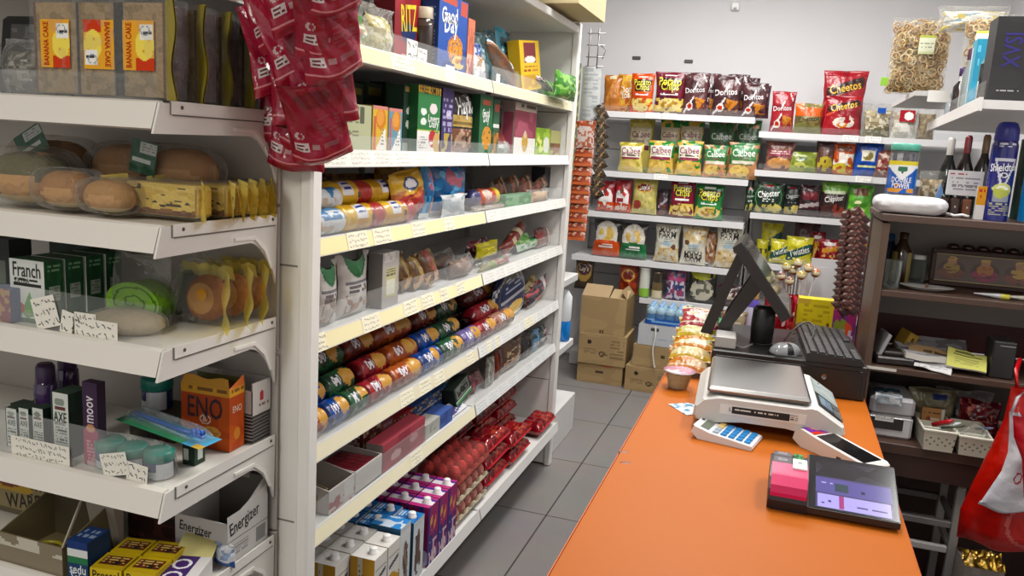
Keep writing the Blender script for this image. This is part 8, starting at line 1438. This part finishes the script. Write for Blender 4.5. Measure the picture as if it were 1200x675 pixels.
# ================================================================== white shelf on the right wall
rs = thing('side_shelf', 'white shelf with a clear lip high on the right, above the cabinet', 'shelf', (.8, 3.3, 0)); SZ = 1.648
PL = [(.478, 2.56), (1.10, 2.60), (1.10, 4.05), (.565, 4.05)]
def pris_z(mb, poly, z0, z1, col):
    mb.prism(poly, z0, z1, 2, col)
mb = MB(); pris_z(mb, PL, SZ-.024, SZ, '#d2d1cf'); kid(mb, 'shelf_board', parent=rs)
mb = MB(); pris_z(mb, [(.474, 2.555), (.484, 2.555), (.575, 4.05), (.562, 4.05)], SZ-.03, SZ+.006, '#dddcda'); kid(mb, 'front_rail', parent=rs)
mb = MB(); pris_z(mb, [(.49, 2.60), (.493, 2.60), (.575, 3.96), (.572, 3.96)], SZ, SZ+.055, '#fff'); kid(mb, 'front_riser', 'acrylic', rs)
mb = MB(); mb.prism([(2.57, SZ-.02), (2.9, SZ-.02), (4.0, SZ-.02), (4.0, SZ-.2), (3.7, SZ-.09)], 1.09, 1.10, 0, '#c9c8c6'); kid(mb, 'bracket', parent=rs)
ts = thing('side_shelf', 'grey-white tray shelf further back under the bags of dry rings', 'shelf', (.75, 4.6, 0)); tz = 1.762
mb = MB(); pris_z(mb, [(.452, 3.70), (1.10, 3.70), (1.10, 4.48), (.452, 4.48)], tz-.02, tz, '#b5b4b2'); mb.box((.80, 3.698, tz-.02), (.60, .006, .045), '#d2d1cf'); kid(mb, 'shelf_board', parent=ts)
S1z = SZ+.0006
one(carton_mb(.15, .10, .225, [('bg', '#2f2d2f'), ('n', 0, 0, 1, 1, '#2a282a', 3, .5), ('l', .15, .10, .5, .13, '#b5b2b0', 1, 34), ('x', .30, .6, .62, 'XVSI', '#35307a', 90, 1.3)], [('bg', '#242224')], [('bg', '#3a383a')], cell=.003), 'gift_box', 'large black box with vertical purple lettering at the near end of the white side shelf', 'box', (.575, 2.655, S1z))
def spirit(label, x, y, h, r, ops, cap, capn='cap'):
    t = thing('spirit_bottle', label, 'bottle', (x, y, S1z)); MB().lathe([(0, 0), (r, 0), (r*1.02, .006), (r*1.02, h*.35), (r, h*.6), (r*.45, h*.72), (r*.42, h*.84)], 26, None, ops=ops).obj('bottle_body', 'gloss', t); MB().lathe([(r*.46, h*.82), (r*.5, h*.83), (r*.5, h*.97), (r*.42, h), (0, h)], 20, cap).obj('cap', 'plastic', t)
spirit('dark bottle with a white label between the teal box and the black box', .532, 2.80, .20, .024, [('bg', '#2c3a3a'), ('r', 0, .6, 1, 1, '#6a9a9c'), ('r', .56, .1, .8, .45, '#d5d8d8'), ('e', .68, .25, .05, .06, '#8a7a6a')], '#5f8f98')
one(carton_mb(.034, .08, .215, [('bg', '#2f8fae'), ('n', 0, 0, 1, 1, '#2a84a4', 3, .5), ('l', .1, .55, .4, .9, '#5fb0c8', 2, 8)], [('bg', '#49a3bd'), ('r', .1, .1, .3, .9, '#e0e4e4')], [('bg', '#3a9ab8')], cell=.004), 'gift_box', 'tall teal box standing behind the dark bottle on the side shelf', 'box', (.538, 3.0, S1z), -.03)
spirit('clear bottle with a black label and a purple cap at the shelf lip', .566, 3.40, .175, .026, [('bg', '#b5b8b8'), ('r', .55, .05, .95, .75, '#2e2628'), ('r', .0, .05, .4, .7, '#c9cccc')], '#3a2450'); spirit('slim bottle with a wine red neck behind the purple-capped bottle', .556, 3.26, .225, .016, [('bg', '#7d8484'), ('r', .3, .1, .8, .6, '#c9c6c0')], '#4a2438')
spirit('small clear flask at the far end of the row by the shelf lip', .590, 3.70, .11, .022, [('bg', '#a9b4bc'), ('r', .3, .1, .8, .8, '#7f93a8')], '#8a98a4')
for k in range(4): one(carton_mb(.022, .07, .05, [('bg', '#8a5a5c'), ('n', 0, 0, 1, 1, '#b58a84', 6, .5)]), 'sweet_bar', 'pinkish-red pack lying behind the clear lip of the side shelf, %s from the near end' % ORD[k], 'sweet bar', (.548+.004*k, 2.69+.075*k if k == 0 else 2.70+.055*k, S1z), -1.5, 'film', 'pinkish packs behind the lip') if k == 9 else None
def ring_bag(label, x, y, z, w, h, d, sd, lab):
    t = thing('ring_snack_bag', label, 'snack bag', (x, y, z)); rnd2 = random.Random(sd); mb = MB()
    for k in range(230):
        u, v = rnd2.random(), rnd2.random(); px_ = (u-.5)*w*.84; pz = (.06+.86*v)*h; e = max(0, 1-(2*u-1)**2)*max(.0, math.sin(PI*min(1, max(.05, v)))); py = -d*.42*math.sqrt(e)*rnd2.uniform(.6, 1)
        R_ = rnd2.uniform(.011, .016); a, b = rnd2.uniform(-.9, .9), rnd2.uniform(0, 3); M_ = rotm('Z', a) @ rotm('Y', b)
        th = np.linspace(0, 2*PI, 13)[:-1]; c = ['#c9a46a', '#d8bb86', '#b58a52', '#e0cb9f'][k % 4]
        V = []
        for q in th:
            for j in range(4): f = j*PI/2; rr_ = R_+.0032*math.cos(f); V.append((rr_*math.cos(q), .0032*math.sin(f), rr_*math.sin(q)))
        V = np.array(V) @ M_.T+np.array([px_, py, pz]); Fs = [(i*4+j, i*4+(j+1) % 4, ((i+1) % 12)*4+(j+1) % 4, ((i+1) % 12)*4+j) for i in range(12) for j in range(4)]
        mb.add(V, np.array(Fs), c, 0, True)
    mb2 = bag_mb([('bg', '#b8945c'), ('n', 0, 0, 1, 1, '#94703c', 12, .5), ('n', 0, 0, 1, 1, '#d9c08f', 16, .62)], w*.84, h*.86, d*.62, sd+1, .006); mb2.obj('snack_fill', 'food', t, (0, .01, .01))
    o = mb.obj('snack_ring', 'food', t); o['kind'] = 'stuff'
    bag_mb([('bg', '#fff')], w, h, d, sd, .012, wr=1.6, pinch=.06).obj('wrapper', 'clear_film', t)
    m3 = MB(); face_print(m3, (lab[0]*w-w/2, -d*.52, lab[1]*h), (1, 0, 0), (0, 0, 1), .06, .075, [('bg', '#dfe4c9'), ('r', 0, .86, 1, 1, '#b5c25a'), ('l', .12, .3, .88, .7, '#9aa08a', 4, 12), ('r', 0, 0, 1, .16, '#c9d2a0')], .005); m3.obj('label', 'paper', t); return t
ring_bag('big clear bag of dry snack rings with a pale label, standing on the tray shelf', .415, 3.36, S1z+.03, .24, .32, .15, 31, (.44, .5)).location = (.475, 3.93, tz+.001)
ring_bag('second clear bag of dry snack rings behind the teal box', .70, 3.52, S1z, .27, .38, .14, 32, (.12, .62))
bag_ = clear_bag('clear_snack_bag', 'white and colourful wrapped sweets bag lying on top of the ring snack bags', .26, .10, .12, (.62, 3.70, S1z+.34), [('bg', '#c9c6bd'), ('n', 0, 0, 1, 1, '#e4e2da', 6, .5), ('n', 0, 0, 1, 1, '#c9b55a', 7, .68), ('n', 0, 0, 1, 1, '#8aa0a8', 8, .72)], 41, cell=.005)
one(MB().box((0, 0, .0), (.03, .002, .035), '#8fc24a', bev=.0008), 'price_tag', 'small bright green tag at the side of the front ring snack bag', 'tag', (.352, 3.90, tz+.05), 0, 'paper')
# ---- brown sachets hanging on the side of the cabinet
hk = thing('clip_strip', 'narrow clip strip fixed to the outer side of the cabinet, holding brown sachets', 'clip strip', (.255, 2.645, 1.30)); MB().box((0, 0, -.135), (.006, .018, .30), '#4a3a34', bev=.001).obj('strip', 'plastic', hk); MB().box((.004, 0, .012), (.014, .016, .006), '#777', bev=.001).obj('hook', 'steel', hk)
cm_ = bag_mb([('bg', '#5a2c28'), ('b', 0, .5, 1, .5, .08, '#8f5a4a'), ('n', 0, 0, 1, 1, '#3c1e1c', 5, .55), ('r', 0, .9, 1, 1, '#a08a7c')], .030, .060, .008, 9, .003).mesh('sachet', 'film')
i = 0
for k in range(14):
    for s in (0, 1):
        o = mkobj('hanging_sachet', cm_, None, (.240-.024*s+.0005*k, 2.612+.03*s, 1.283-.021*k-.012*s)); o.rotation_euler = (0, -.75, .1)
        tag(o, 'brown sachet on the cabinet side, %s from the top in the %s row' % (('thirteenth', 'fourteenth')[k-12] if k > 11 else ORD[k], ('cabinet-side', 'outer')[s]), 'sachet', 'brown sachets on the cabinet side')
# ================================================================== light and view
def area(name, loc, sx, sy, power, col=(1, 1, 1), rot=(0, 0, 0)):
    l = bpy.data.lights.new(name, 'AREA'); l.shape = 'RECTANGLE'; l.size = sx; l.size_y = sy; l.energy = power; l.color = col
    o = bpy.data.objects.new(name, l); COL.objects.link(o); o.location = loc; o.rotation_euler = rot; return o
W_ = (1, .985, .96)
area('unseen_ceiling_lamp', (-.35, 4.15, 2.7), 1.0, .9, 52, W_); area('unseen_ceiling_lamp', (-.2, 2.3, 2.7), .25, 1.3, 32, W_); area('unseen_ceiling_lamp', (.75, 2.4, 2.7), .25, 1.3, 28, W_); area('unseen_ceiling_lamp', (-.9, -.9, 2.65), .3, 1.3, 46, (1, .95, .86))  # unseen lamps; the last two added to brighten price strips and end shelving
w = bpy.data.worlds.new('world'); SC.world = w; w.use_nodes = True
w.node_tree.nodes['Background'].inputs['Color'].default_value = (1, .97, .93, 1); w.node_tree.nodes['Background'].inputs['Strength'].default_value = .8
vs = SC.view_settings; vs.view_transform = 'Standard'; vs.look = 'None'; vs.exposure = 0; vs.gamma = 1; vs.use_curve_mapping = False
SC.cycles.transparent_max_bounces = 16; SC.cycles.max_bounces = 8
